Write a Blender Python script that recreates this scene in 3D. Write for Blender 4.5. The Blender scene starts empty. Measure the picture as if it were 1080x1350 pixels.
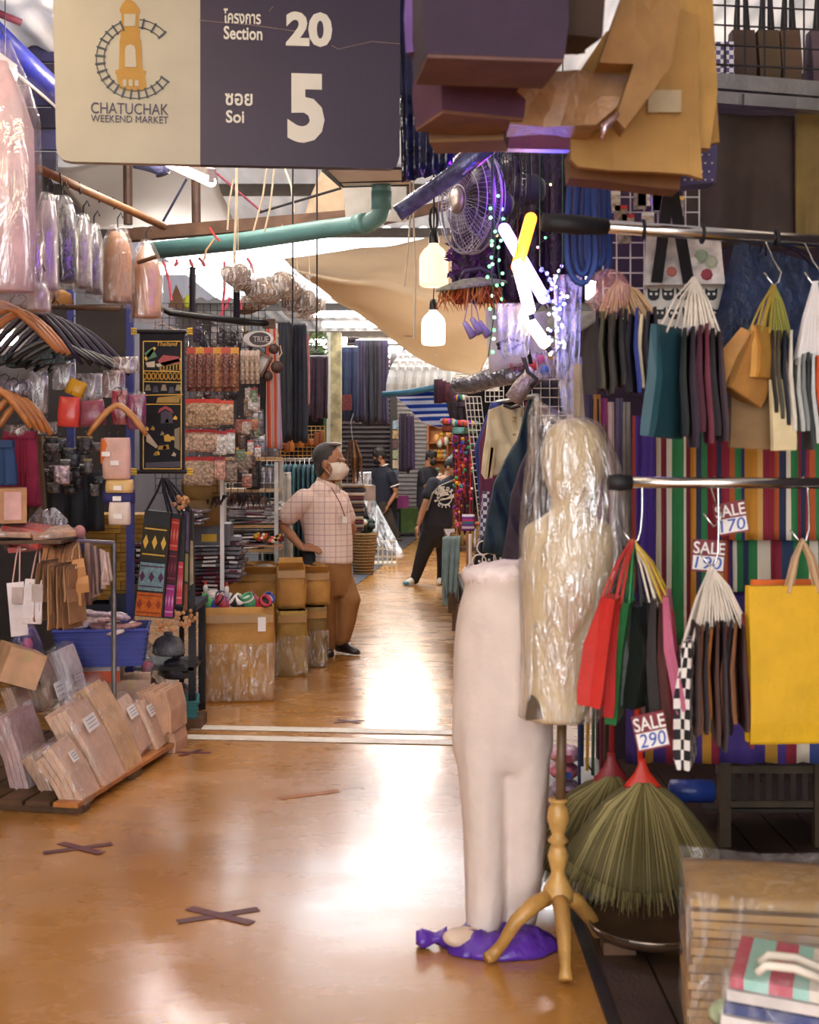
import bpy, bmesh, math, random
from mathutils import Vector as V, Matrix, Euler, noise as mnoise
random.seed(7)
R = random.Random(11)
scene = bpy.context.scene
COL = scene.collection
# ---------------------------------------------------------------- camera
FPX, CX, CY, EYE = 1700.0, 540.0, 592.0, 1.6      # focal length in px (1080x1350 frame), principal point, eye height
cam_d = bpy.data.cameras.new('camera'); cam = bpy.data.objects.new('camera', cam_d); COL.objects.link(cam)
cam.location = (0, 0, EYE); cam.rotation_euler = (math.pi/2, 0, 0)
cam_d.sensor_fit = 'VERTICAL'; cam_d.sensor_height = 36.0; cam_d.sensor_width = 28.8
cam_d.lens = FPX/1350*36.0
cam_d.shift_y = -(675-CY)/1350
cam_d.clip_end = 200
cam_d.dof.use_dof = True; cam_d.dof.focus_distance = 8.8; cam_d.dof.aperture_fstop = 4.5
scene.camera = cam
# ---------------------------------------------------------------- world: flat bright overcast sky
w = bpy.data.worlds.new('overcast_sky'); scene.world = w; w.use_nodes = True
bg = w.node_tree.nodes['Background']; bg.inputs[0].default_value = (0.93, 0.95, 1.0, 1); bg.inputs[1].default_value = 4.6
# ---------------------------------------------------------------- colour management
vs = scene.view_settings; vs.view_transform = 'Standard'; vs.look = 'None'; vs.exposure = 0.45; vs.gamma = 1.0; vs.use_curve_mapping = False
cy = scene.cycles
cy.use_denoising = True; cy.max_bounces = 6; cy.diffuse_bounces = 3; cy.glossy_bounces = 3; cy.transmission_bounces = 4; cy.transparent_max_bounces = 16
cy.sample_clamp_indirect = 6.0; cy.caustics_reflective = False; cy.caustics_refractive = False
# ---------------------------------------------------------------- helpers: space
def P(u, v, d): return V(((u-CX)/FPX*d, d, EYE-(v-CY)/FPX*d))
def FD(v): return FPX*EYE/(v-CY)
def F(u, v):
    d = FD(v); return P(u, v, d)
def S(n, d): return n*d/FPX
def lin(h):
    h = h.lstrip('#'); o = []
    for i in (0, 2, 4):
        c = int(h[i:i+2], 16)/255
        o.append(c/12.92 if c <= 0.04045 else ((c+0.055)/1.055)**2.4)
    return (o[0], o[1], o[2], 1)
# ---------------------------------------------------------------- helpers: materials
MC = {}
def _new(name):
    m = bpy.data.materials.new(name); m.use_nodes = True
    nt = m.node_tree; return m, nt, nt.nodes, nt.links, nt.nodes['Principled BSDF']
def mat(hexc, rough=0.65, metal=0.0, var=0.18, scale=9.0, bump=0.12, bscale=60.0, sheen=0, trans=0, name=None):
    key = (hexc, rough, metal, var, scale, bump, bscale, sheen, trans)
    if key in MC: return MC[key]
    m, nt, N, L, b = _new(name or 'surface_'+hexc.strip('#'))
    tc = N.new('ShaderNodeTexCoord')
    nz = N.new('ShaderNodeTexNoise'); nz.inputs['Scale'].default_value = scale; nz.inputs['Detail'].default_value = 5
    L.new(tc.outputs['Object'], nz.inputs['Vector'])
    mx = N.new('ShaderNodeMix'); mx.data_type = 'RGBA'; mx.blend_type = 'MIX'
    c = lin(hexc); k = 1-var*1.3; k2 = 1+var*0.9
    mx.inputs[6].default_value = (c[0]*k, c[1]*k, c[2]*k, 1); mx.inputs[7].default_value = (min(1, c[0]*k2), min(1, c[1]*k2), min(1, c[2]*k2), 1)
    mr = N.new('ShaderNodeMapRange'); mr.inputs[1].default_value = 0.3; mr.inputs[2].default_value = 0.7
    L.new(nz.outputs['Fac'], mr.inputs[0]); L.new(mr.outputs[0], mx.inputs[0]); L.new(mx.outputs[2], b.inputs['Base Color'])
    b.inputs['Roughness'].default_value = rough; b.inputs['Metallic'].default_value = metal
    if sheen: b.inputs['Sheen Weight'].default_value = sheen
    if bump:
        n2 = N.new('ShaderNodeTexNoise'); n2.inputs['Scale'].default_value = bscale; n2.inputs['Detail'].default_value = 3
        L.new(tc.outputs['Object'], n2.inputs['Vector'])
        bp = N.new('ShaderNodeBump'); bp.inputs['Strength'].default_value = bump; bp.inputs['Distance'].default_value = 0.02
        L.new(n2.outputs['Fac'], bp.inputs['Height']); L.new(bp.outputs[0], b.inputs['Normal'])
    if trans:
        t = N.new('ShaderNodeBsdfTranslucent'); t.inputs[0].default_value = c
        ms = N.new('ShaderNodeMixShader'); ms.inputs[0].default_value = trans
        L.new(b.outputs[0], ms.inputs[1]); L.new(t.outputs[0], ms.inputs[2]); L.new(ms.outputs[0], N['Material Output'].inputs[0])
    MC[key] = m; return m
def film(hexc='#ffffff', fac=0.22, rough=0.16, scale=14.0, bump=0.5):
    """thin clear plastic: mostly see-through, with wrinkled gloss"""
    key = ('film', hexc, fac, rough, scale, bump)
    if key in MC: return MC[key]
    m, nt, N, L, b = _new('clear_film')
    c = lin(hexc)
    b.inputs['Base Color'].default_value = c; b.inputs['Roughness'].default_value = rough
    b.inputs['Specular IOR Level'].default_value = 1.0
    gl = N.new('ShaderNodeBsdfGlossy'); gl.inputs['Color'].default_value = (1, 1, 1, 1); gl.inputs['Roughness'].default_value = rough
    tr = N.new('ShaderNodeBsdfTransparent'); tr.inputs[0].default_value = (0.97, 0.97, 0.97, 1)
    tc = N.new('ShaderNodeTexCoord'); nz = N.new('ShaderNodeTexNoise'); nz.inputs['Scale'].default_value = scale; nz.inputs['Detail'].default_value = 4; nz.inputs['Distortion'].default_value = 1.2
    L.new(tc.outputs['Object'], nz.inputs['Vector'])
    mr = N.new('ShaderNodeMapRange'); mr.inputs[1].default_value = 0.42; mr.inputs[2].default_value = 0.72; mr.inputs[3].default_value = fac*0.25; mr.inputs[4].default_value = min(1, fac*1.5)
    L.new(nz.outputs['Fac'], mr.inputs[0])
    bp = N.new('ShaderNodeBump'); bp.inputs['Strength'].default_value = bump; bp.inputs['Distance'].default_value = 0.03
    L.new(nz.outputs['Fac'], bp.inputs['Height']); L.new(bp.outputs[0], b.inputs['Normal']); L.new(bp.outputs[0], gl.inputs['Normal'])
    mp = N.new('ShaderNodeMapping'); mp.inputs['Scale'].default_value = (1.6, 1.6, 0.45); mp.inputs['Rotation'].default_value = (0.3, 0.25, 0); L.new(tc.outputs['Object'], mp.inputs[0]); L.new(mp.outputs[0], nz.inputs['Vector'])
    mg = N.new('ShaderNodeMixShader'); mg.inputs[0].default_value = 0.55 if fac < 0.45 else 0.3; L.new(b.outputs[0], mg.inputs[1]); L.new(gl.outputs[0], mg.inputs[2])
    ms = N.new('ShaderNodeMixShader'); L.new(mr.outputs[0], ms.inputs[0]); L.new(tr.outputs[0], ms.inputs[1]); L.new(mg.outputs[0], ms.inputs[2])
    L.new(ms.outputs[0], N['Material Output'].inputs[0]); MC[key] = m; return m
def glow(hexc, s):
    key = ('glow', hexc, s)
    if key in MC: return MC[key]
    m, nt, N, L, b = _new('lamp_glow'); b.inputs['Base Color'].default_value = lin(hexc)
    b.inputs['Emission Color'].default_value = lin(hexc); b.inputs['Emission Strength'].default_value = s
    MC[key] = m; return m
def ramp_mat(stops, axis=0, rough=0.8, coord='Generated', const=True, bump=0.2, bscale=120, rep=1.0, trans=0):
    """printed / woven bands across one axis; stops = [(pos, hex)...]"""
    key = ('ramp', tuple(stops), axis, rough, coord, const, rep, trans)
    if key in MC: return MC[key]
    m, nt, N, L, b = _new('banded_cloth')
    tc = N.new('ShaderNodeTexCoord'); sp = N.new('ShaderNodeSeparateXYZ'); L.new(tc.outputs[coord], sp.inputs[0])
    cr = N.new('ShaderNodeValToRGB'); cr.color_ramp.interpolation = 'CONSTANT' if const else 'LINEAR'
    el = cr.color_ramp.elements
    while len(el) > 1: el.remove(el[0])
    el[0].position = stops[0][0]; el[0].color = lin(stops[0][1])
    for p, h in stops[1:32]:
        e = el.new(p); e.color = lin(h)
    src = sp.outputs[axis]
    if rep != 1.0:
        mu = N.new('ShaderNodeMath'); mu.operation = 'MULTIPLY'; mu.inputs[1].default_value = rep; L.new(src, mu.inputs[0])
        fr = N.new('ShaderNodeMath'); fr.operation = 'FRACT'; L.new(mu.outputs[0], fr.inputs[0]); src = fr.outputs[0]
    L.new(src, cr.inputs[0]); L.new(cr.outputs[0], b.inputs['Base Color']); b.inputs['Roughness'].default_value = rough
    n2 = N.new('ShaderNodeTexNoise'); n2.inputs['Scale'].default_value = bscale; L.new(tc.outputs['Object'], n2.inputs['Vector'])
    bp = N.new('ShaderNodeBump'); bp.inputs['Strength'].default_value = bump; bp.inputs['Distance'].default_value = 0.01
    L.new(n2.outputs['Fac'], bp.inputs['Height']); L.new(bp.outputs[0], b.inputs['Normal'])
    if trans:
        t_ = N.new('ShaderNodeBsdfTranslucent'); L.new(cr.outputs[0], t_.inputs[0]); ms = N.new('ShaderNodeMixShader'); ms.inputs[0].default_value = trans
        L.new(b.outputs[0], ms.inputs[1]); L.new(t_.outputs[0], ms.inputs[2]); L.new(ms.outputs[0], N['Material Output'].inputs[0])
    MC[key] = m; return m
def stripes(cols, axis=0, jitter=0.4, n=None, seed=1, **k):
    r = random.Random(seed); n = n or len(cols); w_ = [1+r.uniform(-jitter, jitter) for _ in range(n)]; t = sum(w_); p = 0; st = []
    for i in range(n):
        st.append((round(p/t, 4), cols[i % len(cols)])); p += w_[i]
    return ramp_mat(st, axis, **k)
# ---------------------------------------------------------------- helpers: meshes
class MB:
    def __init__(s): s.v = []; s.f = []; s.m = []
    def add(s, vs_, fs, mi=0):
        o = len(s.v); s.v += [V(x) for x in vs_]; s.f += [tuple(i+o for i in f) for f in fs]; s.m += [mi]*len(fs); return s
    def hexa(s, p, mi=0):   # 8 corners: bottom loop 0-3, top loop 4-7
        return s.add(p, [(3, 2, 1, 0), (4, 5, 6, 7), (0, 1, 5, 4), (1, 2, 6, 5), (2, 3, 7, 6), (3, 0, 4, 7)], mi)
    def box(s, c, sz, rot=None, mi=0):
        c = V(c); h = V(sz)/2; q = [V((x*h.x, y*h.y, z*h.z)) for z in (-1, 1) for x, y in ((-1, -1), (1, -1), (1, 1), (-1, 1))]
        if rot is not None:
            M = Euler(rot).to_matrix(); q = [M @ p for p in q]
        return s.hexa([c+p for p in q], mi)
    def bar(s, a, b, wd, th, up=(0, 0, 1), mi=0):
        a, b = V(a), V(b); t = (b-a).normalized(); up = V(up)
        if abs(t.dot(up)) > 0.98: up = V((0, 1, 0))
        x = t.cross(up).normalized()*wd/2; y = x.cross(t).normalized()*th/2
        return s.hexa([a-x-y, a+x-y, a+x+y, a-x+y, b-x-y, b+x-y, b+x+y, b-x+y], mi)
    def tube(s, pts, r, n=8, mi=0, caps=True, closed=False):
        pts = [V(p) for p in pts]; k = len(pts); rr = r if isinstance(r, (list, tuple)) else [r]*k
        vs_, fs = [], []; prev = None
        for i, p in enumerate(pts):
            if closed: t = pts[(i+1) % k]-pts[i-1]
            else: t = pts[min(i+1, k-1)]-pts[max(i-1, 0)]
            if t.length < 1e-9: t = V((0, 0, 1))
            t.normalize()
            if prev is None:
                a = V((0, 0, 1)) if abs(t.z) < 0.9 else V((1, 0, 0)); x = t.cross(a).normalized()
            else:
                x = prev-t*prev.dot(t)
                if x.length < 1e-6: x = t.orthogonal()
                x.normalize()
            prev = x; y = t.cross(x)
            vs_ += [p+(x*math.cos(2*math.pi*j/n)+y*math.sin(2*math.pi*j/n))*rr[i] for j in range(n)]
        for i in range(k if closed else k-1):
            a, b = i*n, ((i+1) % k)*n
            for j in range(n):
                j2 = (j+1) % n; fs.append((a+j, a+j2, b+j2, b+j))
        if caps and not closed:
            fs.append(tuple(range(n-1, -1, -1))); fs.append(tuple((k-1)*n+j for j in range(n)))
        return s.add(vs_, fs, mi)
    def lathe(s, prof, n=16, c=(0, 0, 0), mi=0, sx=1.0, sy=1.0, ax=None):
        """prof = [(r, z)...]; closed with caps where r>0 at ends"""
        c = V(c); vs_, fs = [], []; k = len(prof)
        for r, z in prof:
            for j in range(n):
                a = 2*math.pi*j/n; vs_.append(V((r*math.cos(a)*sx, r*math.sin(a)*sy, z)))
        if ax is not None:
            q = V((0, 0, 1)).rotation_difference(V(ax).normalized()); vs_ = [q @ p for p in vs_]
        vs_ = [p+c for p in vs_]
        for i in range(k-1):
            for j in range(n):
                j2 = (j+1) % n; fs.append((i*n+j, i*n+j2, (i+1)*n+j2, (i+1)*n+j))
        fs.append(tuple(range(n-1, -1, -1))); fs.append(tuple((k-1)*n+j for j in range(n)))
        return s.add(vs_, fs, mi)
    def ell(s, c, r, n=10, mi=0, rot=None):
        r = V(r) if not isinstance(r, (int, float)) else V((r, r, r)); c = V(c); m_ = max(4, n//2+1); vs_, fs = [], []
        M = Euler(rot).to_matrix() if rot is not None else Matrix.Identity(3)
        for i in range(1, m_):
            th = math.pi*i/m_
            for j in range(n):
                a = 2*math.pi*j/n; vs_.append(c+M @ V((r.x*math.sin(th)*math.cos(a), r.y*math.sin(th)*math.sin(a), r.z*math.cos(th))))
        top = len(vs_); vs_.append(c+M @ V((0, 0, r.z))); bot = len(vs_); vs_.append(c+M @ V((0, 0, -r.z)))
        for i in range(m_-2):
            for j in range(n):
                j2 = (j+1) % n; fs.append((i*n+j, (i+1)*n+j, (i+1)*n+j2, i*n+j2))
        for j in range(n):
            j2 = (j+1) % n; fs.append((top, j, j2)); fs.append((bot, (m_-2)*n+j2, (m_-2)*n+j))
        return s.add(vs_, fs, mi)
    def rings(s, loops, mi=0, caps=True, closed=True):
        n = len(loops[0]); vs_ = [p for l in loops for p in l]; fs = []
        for i in range(len(loops)-1):
            for j in range(n if closed else n-1):
                j2 = (j+1) % n; fs.append((i*n+j, i*n+j2, (i+1)*n+j2, (i+1)*n+j))
        if caps and closed: fs.append(tuple(range(n-1, -1, -1))); fs.append(tuple((len(loops)-1)*n+j for j in range(n)))
        return s.add(vs_, fs, mi)
    def slab(s, poly, off, mi=0):
        """polygon (list of 3D pts) thickened by vector off"""
        poly = [V(p) for p in poly]; off = V(off); n = len(poly)
        vs_ = poly+[p+off for p in poly]
        fs = [tuple(range(n)), tuple(range(2*n-1, n-1, -1))]+[(i, (i+1) % n+0, (i+1) % n+n, i+n)[::-1] for i in range(n)]
        return s.add(vs_, fs, mi)
    def sheet(s, fn, nu, nv, th=0.004, mi=0):
        """closed double-sided sheet from fn(a,b) over [0,1]^2, thickness th along its normal"""
        g = [[V(fn(i/nu, j/nv)) for i in range(nu+1)] for j in range(nv+1)]
        fr, bk = [], []
        for j in range(nv+1):
            for i in range(nu+1):
                du = g[j][min(i+1, nu)]-g[j][max(i-1, 0)]; dv = g[min(j+1, nv)][i]-g[max(j-1, 0)][i]
                nn = du.cross(dv)
                nn = nn.normalized() if nn.length > 1e-12 else V((0, -1, 0))
                fr.append(g[j][i]+nn*th/2); bk.append(g[j][i]-nn*th/2)
        q = (nu+1)*(nv+1); fs = []; I = lambda i, j: j*(nu+1)+i
        for j in range(nv):
            for i in range(nu):
                a, b, c, d = I(i, j), I(i+1, j), I(i+1, j+1), I(i, j+1)
                fs.append((a, b, c, d)); fs.append((d+q, c+q, b+q, a+q))
        for i in range(nu):
            a, b = I(i, 0), I(i+1, 0); fs.append((b, a, a+q, b+q)); a, b = I(i, nv), I(i+1, nv); fs.append((a, b, b+q, a+q))
        for j in range(nv):
            a, b = I(0, j), I(0, j+1); fs.append((a, b, b+q, a+q)); a, b = I(nu, j), I(nu, j+1); fs.append((b, a, a+q, b+q))
        return s.add(fr+bk, fs, mi)
    def mesh(s, name, mats, smooth=False):
        me = bpy.data.meshes.new(name); me.from_pydata([tuple(p) for p in s.v], [], s.f)
        for m_ in (mats if isinstance(mats, (list, tuple)) else [mats]): me.materials.append(m_)
        if isinstance(mats, (list, tuple)) and len(mats) > 1: me.polygons.foreach_set('material_index', s.m)
        if smooth: me.polygons.foreach_set('use_smooth', [True]*len(me.polygons))
        me.update(); return me
    def build(s, name, mats, parent=None, loc=None, smooth=False, kind=None, label=None, rot=None):
        o = bpy.data.objects.new(name, s.mesh(name, mats, smooth)); COL.objects.link(o)
        if parent is not None: o.parent = parent
        if loc is not None: o.location = loc
        if rot is not None: o.rotation_euler = rot
        if kind: o['kind'] = kind
        if label: o['label'] = label
        return o
def tag(o, label, cat, group=None, kind=None):
    o['label'] = label; o['category'] = cat
    if group: o['group'] = group
    if kind: o['kind'] = kind
    return o
def T(name, label, cat, loc=(0, 0, 0), group=None, rz=0):
    o = bpy.data.objects.new(name, None); COL.objects.link(o); o.location = loc; o.rotation_euler = (0, 0, rz); o.empty_display_size = 0.05
    return tag(o, label, cat, group)
def struct(o): o['kind'] = 'structure'; return o
def rel(loc):
    loc = V(loc); return lambda u, v, d: P(u, v, d)-loc
def copy_tree(o, parent=None, loc=None, rz=None, label=None):
    c = o.copy(); COL.objects.link(c); c.parent = parent
    if loc is not None: c.location = loc
    if rz is not None: c.rotation_euler.z = rz
    if label: c['label'] = label
    for ch in list(o.children): copy_tree(ch, c)
    return c
def one(mb, name, mats, label, cat, loc=(0, 0, 0), group=None, smooth=False, kind=None):
    return tag(mb.build(name, mats, None, loc, smooth), label, cat, group, kind)
def wave(x, k=1.0): return mnoise.noise(V((x*k, 3.1*k, 7.7)))
def bil(tl, tr, br, bl):
    tl, tr, br, bl = V(tl), V(tr), V(br), V(bl)
    return lambda a, b: (tl*(1-a)+tr*a)*(1-b)+(bl*(1-a)+br*a)*b
def drape(tl, tr, br, bl, rip=5, amp=0.02, nu=24, nv=12, th=0.006, seed=0, sag=0.0, hem=0.0, fade=True):
    """hung cloth between four corners with vertical folds"""
    base = bil(tl, tr, br, bl); n_ = (V(tr)-V(tl)).cross(V(bl)-V(tl)).normalized(); ph = seed*1.7
    def fn(a, b):
        k = (0.25+0.75*b) if fade else 1
        p = base(a, b)+n_*amp*k*(math.sin(2*math.pi*rip*a+ph)+0.5*math.sin(2*math.pi*rip*2.3*a+ph*2+b*2))
        p = p+V((0, 0, -sag*math.sin(math.pi*a)*(1-b)))+V((0, 0, hem*mnoise.noise(V((a*4, seed, 0)))*b))
        return p
    return MB().sheet(fn, nu, nv, th)
def evaluated_mesh(ob):
    dg = bpy.context.evaluated_depsgraph_get(); dg.update()
    return bpy.data.meshes.new_from_object(ob.evaluated_get(dg))
def melt(mb, voxel, smooth=6, fac=0.6):
    """fuse overlapping closed volumes into one continuous skin"""
    me = mb.mesh('tmp', mat('#888888')); o = bpy.data.objects.new('tmp', me); COL.objects.link(o)
    r = o.modifiers.new('r', 'REMESH'); r.mode = 'VOXEL'; r.voxel_size = voxel
    if smooth: sm = o.modifiers.new('s', 'SMOOTH'); sm.factor = fac; sm.iterations = smooth
    out = evaluated_mesh(o); bpy.data.objects.remove(o); bpy.data.meshes.remove(me)
    out.polygons.foreach_set('use_smooth', [True]*len(out.polygons)); return out
def melted(mb, name, m, parent, voxel, smooth=6, fac=0.6):
    me = melt(mb, voxel, smooth, fac); me.materials.clear(); me.materials.append(m)
    o = bpy.data.objects.new(name, me); COL.objects.link(o); o.parent = parent; return o
def text_mesh(txt, size, depth, align='LEFT', bold=0.0, shear=0.0, spacing=1.0, xs=1.0):
    """lettering as a mesh lying in XZ, facing -Y"""
    c = bpy.data.curves.new('t', 'FONT'); c.body = txt; c.size = size; c.extrude = depth/2; c.offset = bold; c.align_x = align; c.shear = shear; c.space_character = spacing; c.resolution_u = 3
    o = bpy.data.objects.new('t', c); COL.objects.link(o); me = evaluated_mesh(o); bpy.data.objects.remove(o); bpy.data.curves.remove(c)
    for v_ in me.vertices: x, y, z = v_.co; v_.co = (x*xs, -z, y)
    me.materials.clear(); return me
def lettering(txt, size, pos, m, parent, name='lettering', rot=(0, 0, 0), **k):
    me = text_mesh(txt, size, k.pop('depth', 0.004), **k); me.materials.append(m)
    o = bpy.data.objects.new(name, me); COL.objects.link(o); o.parent = parent; o.location = pos; o.rotation_euler = rot; return o
# ---------------------------------------------------------------- shared materials
KRAFT = mat('#c49468', 0.75, var=0.12, bump=0.2); KRAFT2 = mat('#a8764a', 0.75, var=0.15, bump=0.2); CARD = mat('#b8853f', 0.7, var=0.2, bump=0.2, scale=5)
CARDD = mat('#8f6a34', 0.75, var=0.2, scale=5); PALEK = mat('#e0bda0', 0.7, var=0.1); CREAM = mat('#e9d9bd', 0.8, var=0.06)
BLACK = mat('#1c191d', 0.6, var=0.3); BLACKM = mat('#151418', 0.35, var=0.2); CHROME = mat('#d5d2cc', 0.18, 1.0, var=0.05, bump=0.02); STEEL = mat('#8e8c8c', 0.4, 0.8, var=0.15)
WHITE = mat('#ece6e2', 0.6, var=0.05); GREY = mat('#7e7c7e', 0.7); DGREY = mat('#3c3a40', 0.75, var=0.2); WOODD = mat('#5d4027', 0.6, var=0.3, scale=14); WOOD = mat('#b9773c', 0.42, var=0.25, scale=12)
WIRE = mat('#d9d6d2', 0.4, 0.2, var=0.05); DWIRE = mat('#2a282c', 0.5, 0.3); TWINE = mat('#c9a67e', 0.85); ROPEW = mat('#e2d6c4', 0.8); FILM = film(); FILM2 = film('#ffffff', 0.42, 0.2, 9); FILMT = film('#fbeee4', 0.24, 0.14, 22, 0.8)
NAVY = mat('#272c4a', 0.8); RED = mat('#c23a34', 0.6); ORANGE = mat('#e06a25', 0.6); PINK = mat('#d65a86', 0.6); BLUE = mat('#3443a0', 0.5); GREEN = mat('#2f8a4a', 0.6); GOLD = mat('#d1a43a', 0.45, 0.3); PURPLE = mat('#55327f', 0.6); TEAL = mat('#2b5c63', 0.7); MAROON = mat('#6a2038', 0.75); YELLOW = mat('#d9a80f', 0.6, var=0.08); PAPER = mat('#efe9e2', 0.7, var=0.04)
SKIN = mat('#a4704f', 0.5, var=0.08, bump=0.04); HAIRG = mat('#3b3636', 0.45, var=0.35, bump=0.6, bscale=160); HAIRB = mat('#17151a', 0.4, var=0.2, bump=0.6, bscale=160)
# ================================================================ SETTING
def floor_mat():
    m, nt, N, L, b = _new('ochre_painted_concrete')
    tc = N.new('ShaderNodeTexCoord')
    n1 = N.new('ShaderNodeTexNoise'); n1.inputs['Scale'].default_value = 0.9; n1.inputs['Detail'].default_value = 6; L.new(tc.outputs['Object'], n1.inputs['Vector'])
    mp = N.new('ShaderNodeMapping'); mp.inputs['Scale'].default_value = (0.7, 1.3, 1); L.new(tc.outputs['Object'], mp.inputs[0])
    n2 = N.new('ShaderNodeTexNoise'); n2.inputs['Scale'].default_value = 3.0; n2.inputs['Detail'].default_value = 8; n2.inputs['Roughness'].default_value = 0.65; L.new(mp.outputs[0], n2.inputs['Vector'])
    cr = N.new('ShaderNodeValToRGB'); e = cr.color_ramp.elements
    e[0].position = 0.3; e[0].color = lin('#a5702f'); e[1].position = 0.7; e[1].color = lin('#bf8640')
    L.new(n1.outputs['Fac'], cr.inputs[0])
    cr2 = N.new('ShaderNodeValToRGB'); e = cr2.color_ramp.elements; e[0].position = 0.28; e[0].color = (0.7, 0.66, 0.6, 1); e[1].position = 0.5; e[1].color = (1, 1, 1, 1); L.new(n2.outputs['Fac'], cr2.inputs[0])
    mx = N.new('ShaderNodeMix'); mx.data_type = 'RGBA'; mx.blend_type = 'MULTIPLY'; mx.inputs[0].default_value = 0.25
    L.new(cr.outputs[0], mx.inputs[6]); L.new(cr2.outputs[0], mx.inputs[7]); L.new(mx.outputs[2], b.inputs['Base Color'])
    mr = N.new('ShaderNodeMapRange'); mr.inputs[1].default_value = 0.3; mr.inputs[2].default_value = 0.7; mr.inputs[3].default_value = 0.2; mr.inputs[4].default_value = 0.34
    L.new(n2.outputs['Fac'], mr.inputs[0]); L.new(mr.outputs[0], b.inputs['Roughness'])
    b.inputs['Specular IOR Level'].default_value = 0.7; b.inputs['Coat Weight'].default_value = 0.55; b.inputs['Coat Roughness'].default_value = 0.16
    bp = N.new('ShaderNodeBump'); bp.inputs['Strength'].default_value = 0.07; bp.inputs['Distance'].default_value = 0.012
    n3 = N.new('ShaderNodeTexNoise'); n3.inputs['Scale'].default_value = 5.0; n3.inputs['Detail'].default_value = 4; L.new(mp.outputs[0], n3.inputs['Vector'])
    L.new(n3.outputs['Fac'], bp.inputs['Height']); L.new(bp.outputs[0], b.inputs['Normal'])
    return m
struct(MB().box((0, 16, -0.05), (12, 52, 0.1)).build('floor', floor_mat()))
# dark paving under the stalls on the far left, dark plank deck under the right stall
pv = MB().slab([F(470, 772)+V((0, 0, .004)), F(549, 711)+V((0, 0, .004)), V((0.06, 26, .004)), V((-3.2, 26, .004)), V((-3.2, 15.2, .004))], (0, 0, 0.004))
struct(pv.build('floor_paving', mat('#434248', 0.75, var=0.2, scale=3)))
dk = struct(MB().box((1.8, 4.75, 0.006), (2.5, 3.6, 0.012)).build('floor_deck', mat('#1f1812', 0.6, var=0.3)))
for i in range(16):
    MB().box((0.655+i*0.155, 4.75, 0.022), (0.146, 3.6, 0.02)).build('plank', mat('#3a2a1d', 0.5, var=0.35, scale=6), dk)
WALL = mat('#3a3136', 0.85, var=0.3, scale=2); WALLB = mat('#4a4246', 0.85, var=0.3, scale=2)
struct(MB().box((-3.25, 18, 2.0), (0.1, 38, 4.2)).build('wall_left', WALL))
struct(MB().box((3.05, 16, 2.0), (0.1, 46, 4.2)).build('wall_right', WALL))
struct(MB().box((0, 36.05, 2.2), (6.6, 0.1, 4.4)).build('wall_back', WALLB))
struct(MB().box((2.0, 6.55, 1.75), (2.1, 0.06, 3.5)).build('wall_stall', mat('#33262b', 0.85, var=0.3, scale=3)))
struct(MB().box((-2.6, 8.95, 1.3), (1.3, 0.06, 2.6)).build('wall_stall', mat('#2b2524', 0.85, var=0.3, scale=3)))
def corrugated(x0, x1, y0, y1, z, m, per=0.13, slope=0.0, name='ceiling'):
    n = int((x1-x0)/per*6); mb = MB()
    top = [V((x0+(x1-x0)*i/n, 0, 0.022*math.sin(2*math.pi*i/6))) for i in range(n+1)]
    vs_ = [V((p.x, y0, z+p.z)) for p in top]+[V((p.x, y1, z+slope*(y1-y0)+p.z)) for p in top]
    mb.add(vs_, [(i, i+1, n+2+i, n+1+i) for i in range(n)]); return struct(mb.build(name, m, smooth=True))
ROOF = mat('#bdbbba', 0.6, var=0.12, scale=2, trans=0.10)
corrugated(-4.5, 4.5, -3.0, 14.0, 4.0, ROOF, per=0.2)
corrugated(-4.5, 4.5, 17.6, 37.0, 3.65, mat('#a5a4a2', 0.6, var=0.2, scale=2, trans=0.08), per=0.2)
for i, y in enumerate((9.2, 11.6, 13.9, 17.8, 22.0, 27.0)):
    struct(MB().box((0, y, 3.93 if y < 15 else 3.56), (9, 0.06, 0.1)).build('trim_%d' % (i+1), mat('#4b443f', 0.6)))
# painted white double line across the aisle, red tape crosses
for v0, nm in ((963, 'upper'), (976, 'lower')):
    a, b = F(238, v0-4), F(612, v0+4); dy = 0.055
    one(MB().slab([a+V((0, -dy, .003)), b+V((0, -dy, .003)), b+V((0, dy, .003)), a+V((0, dy, .003))], (0, 0, .002)), 'floor_line', mat('#ebe2d2', 0.5, var=0.12, scale=20), 'white painted line across the aisle floor, %s of the pair' % ('farther' if nm == 'upper' else 'nearer'), 'floor marking', group='white lines across the aisle')
TAPE = mat('#5a2028', 0.55, var=0.25)
def tape_x(a0, a1, b0, b1, wd, label):
    c = (F(*a0)+F(*a1)+F(*b0)+F(*b1))/4; t = T('tape_cross', label, 'floor tape', c)
    for k, (p, q) in enumerate(((a0, a1), (b0, b1))):
        MB().bar(F(*p)-c+V((0, 0, .002+.001*k)), F(*q)-c+V((0, 0, .002+.001*k)), wd, .0015).build('tape_strip', TAPE, t)
tape_x((234, 1216), (341, 1199), (249, 1198), (332, 1218), 0.042, 'dark red tape cross alone on the open ochre floor')
tape_x((57, 1125), (148, 1113), (80, 1112), (134, 1126), 0.04, 'worn dark red tape cross in front of the wrapped bag pallet')
tape_x((228, 992), (278, 993), (238, 997), (265, 989), 0.03, 'small tape cross right beside the corner of the pallet')
tape_x((441, 953), (480, 950), (446, 949), (474, 954), 0.03, 'faint tape cross just past the white painted lines')
MB2 = MB().bar(F(368, 1053)+V((0, 0, .002)), F(446, 1043)+V((0, 0, .002)), 0.05, .0012)
one(MB2, 'tape_strip', mat('#a2632f', 0.6), 'faded single tape strip on the floor near the white lines', 'floor tape')
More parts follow.
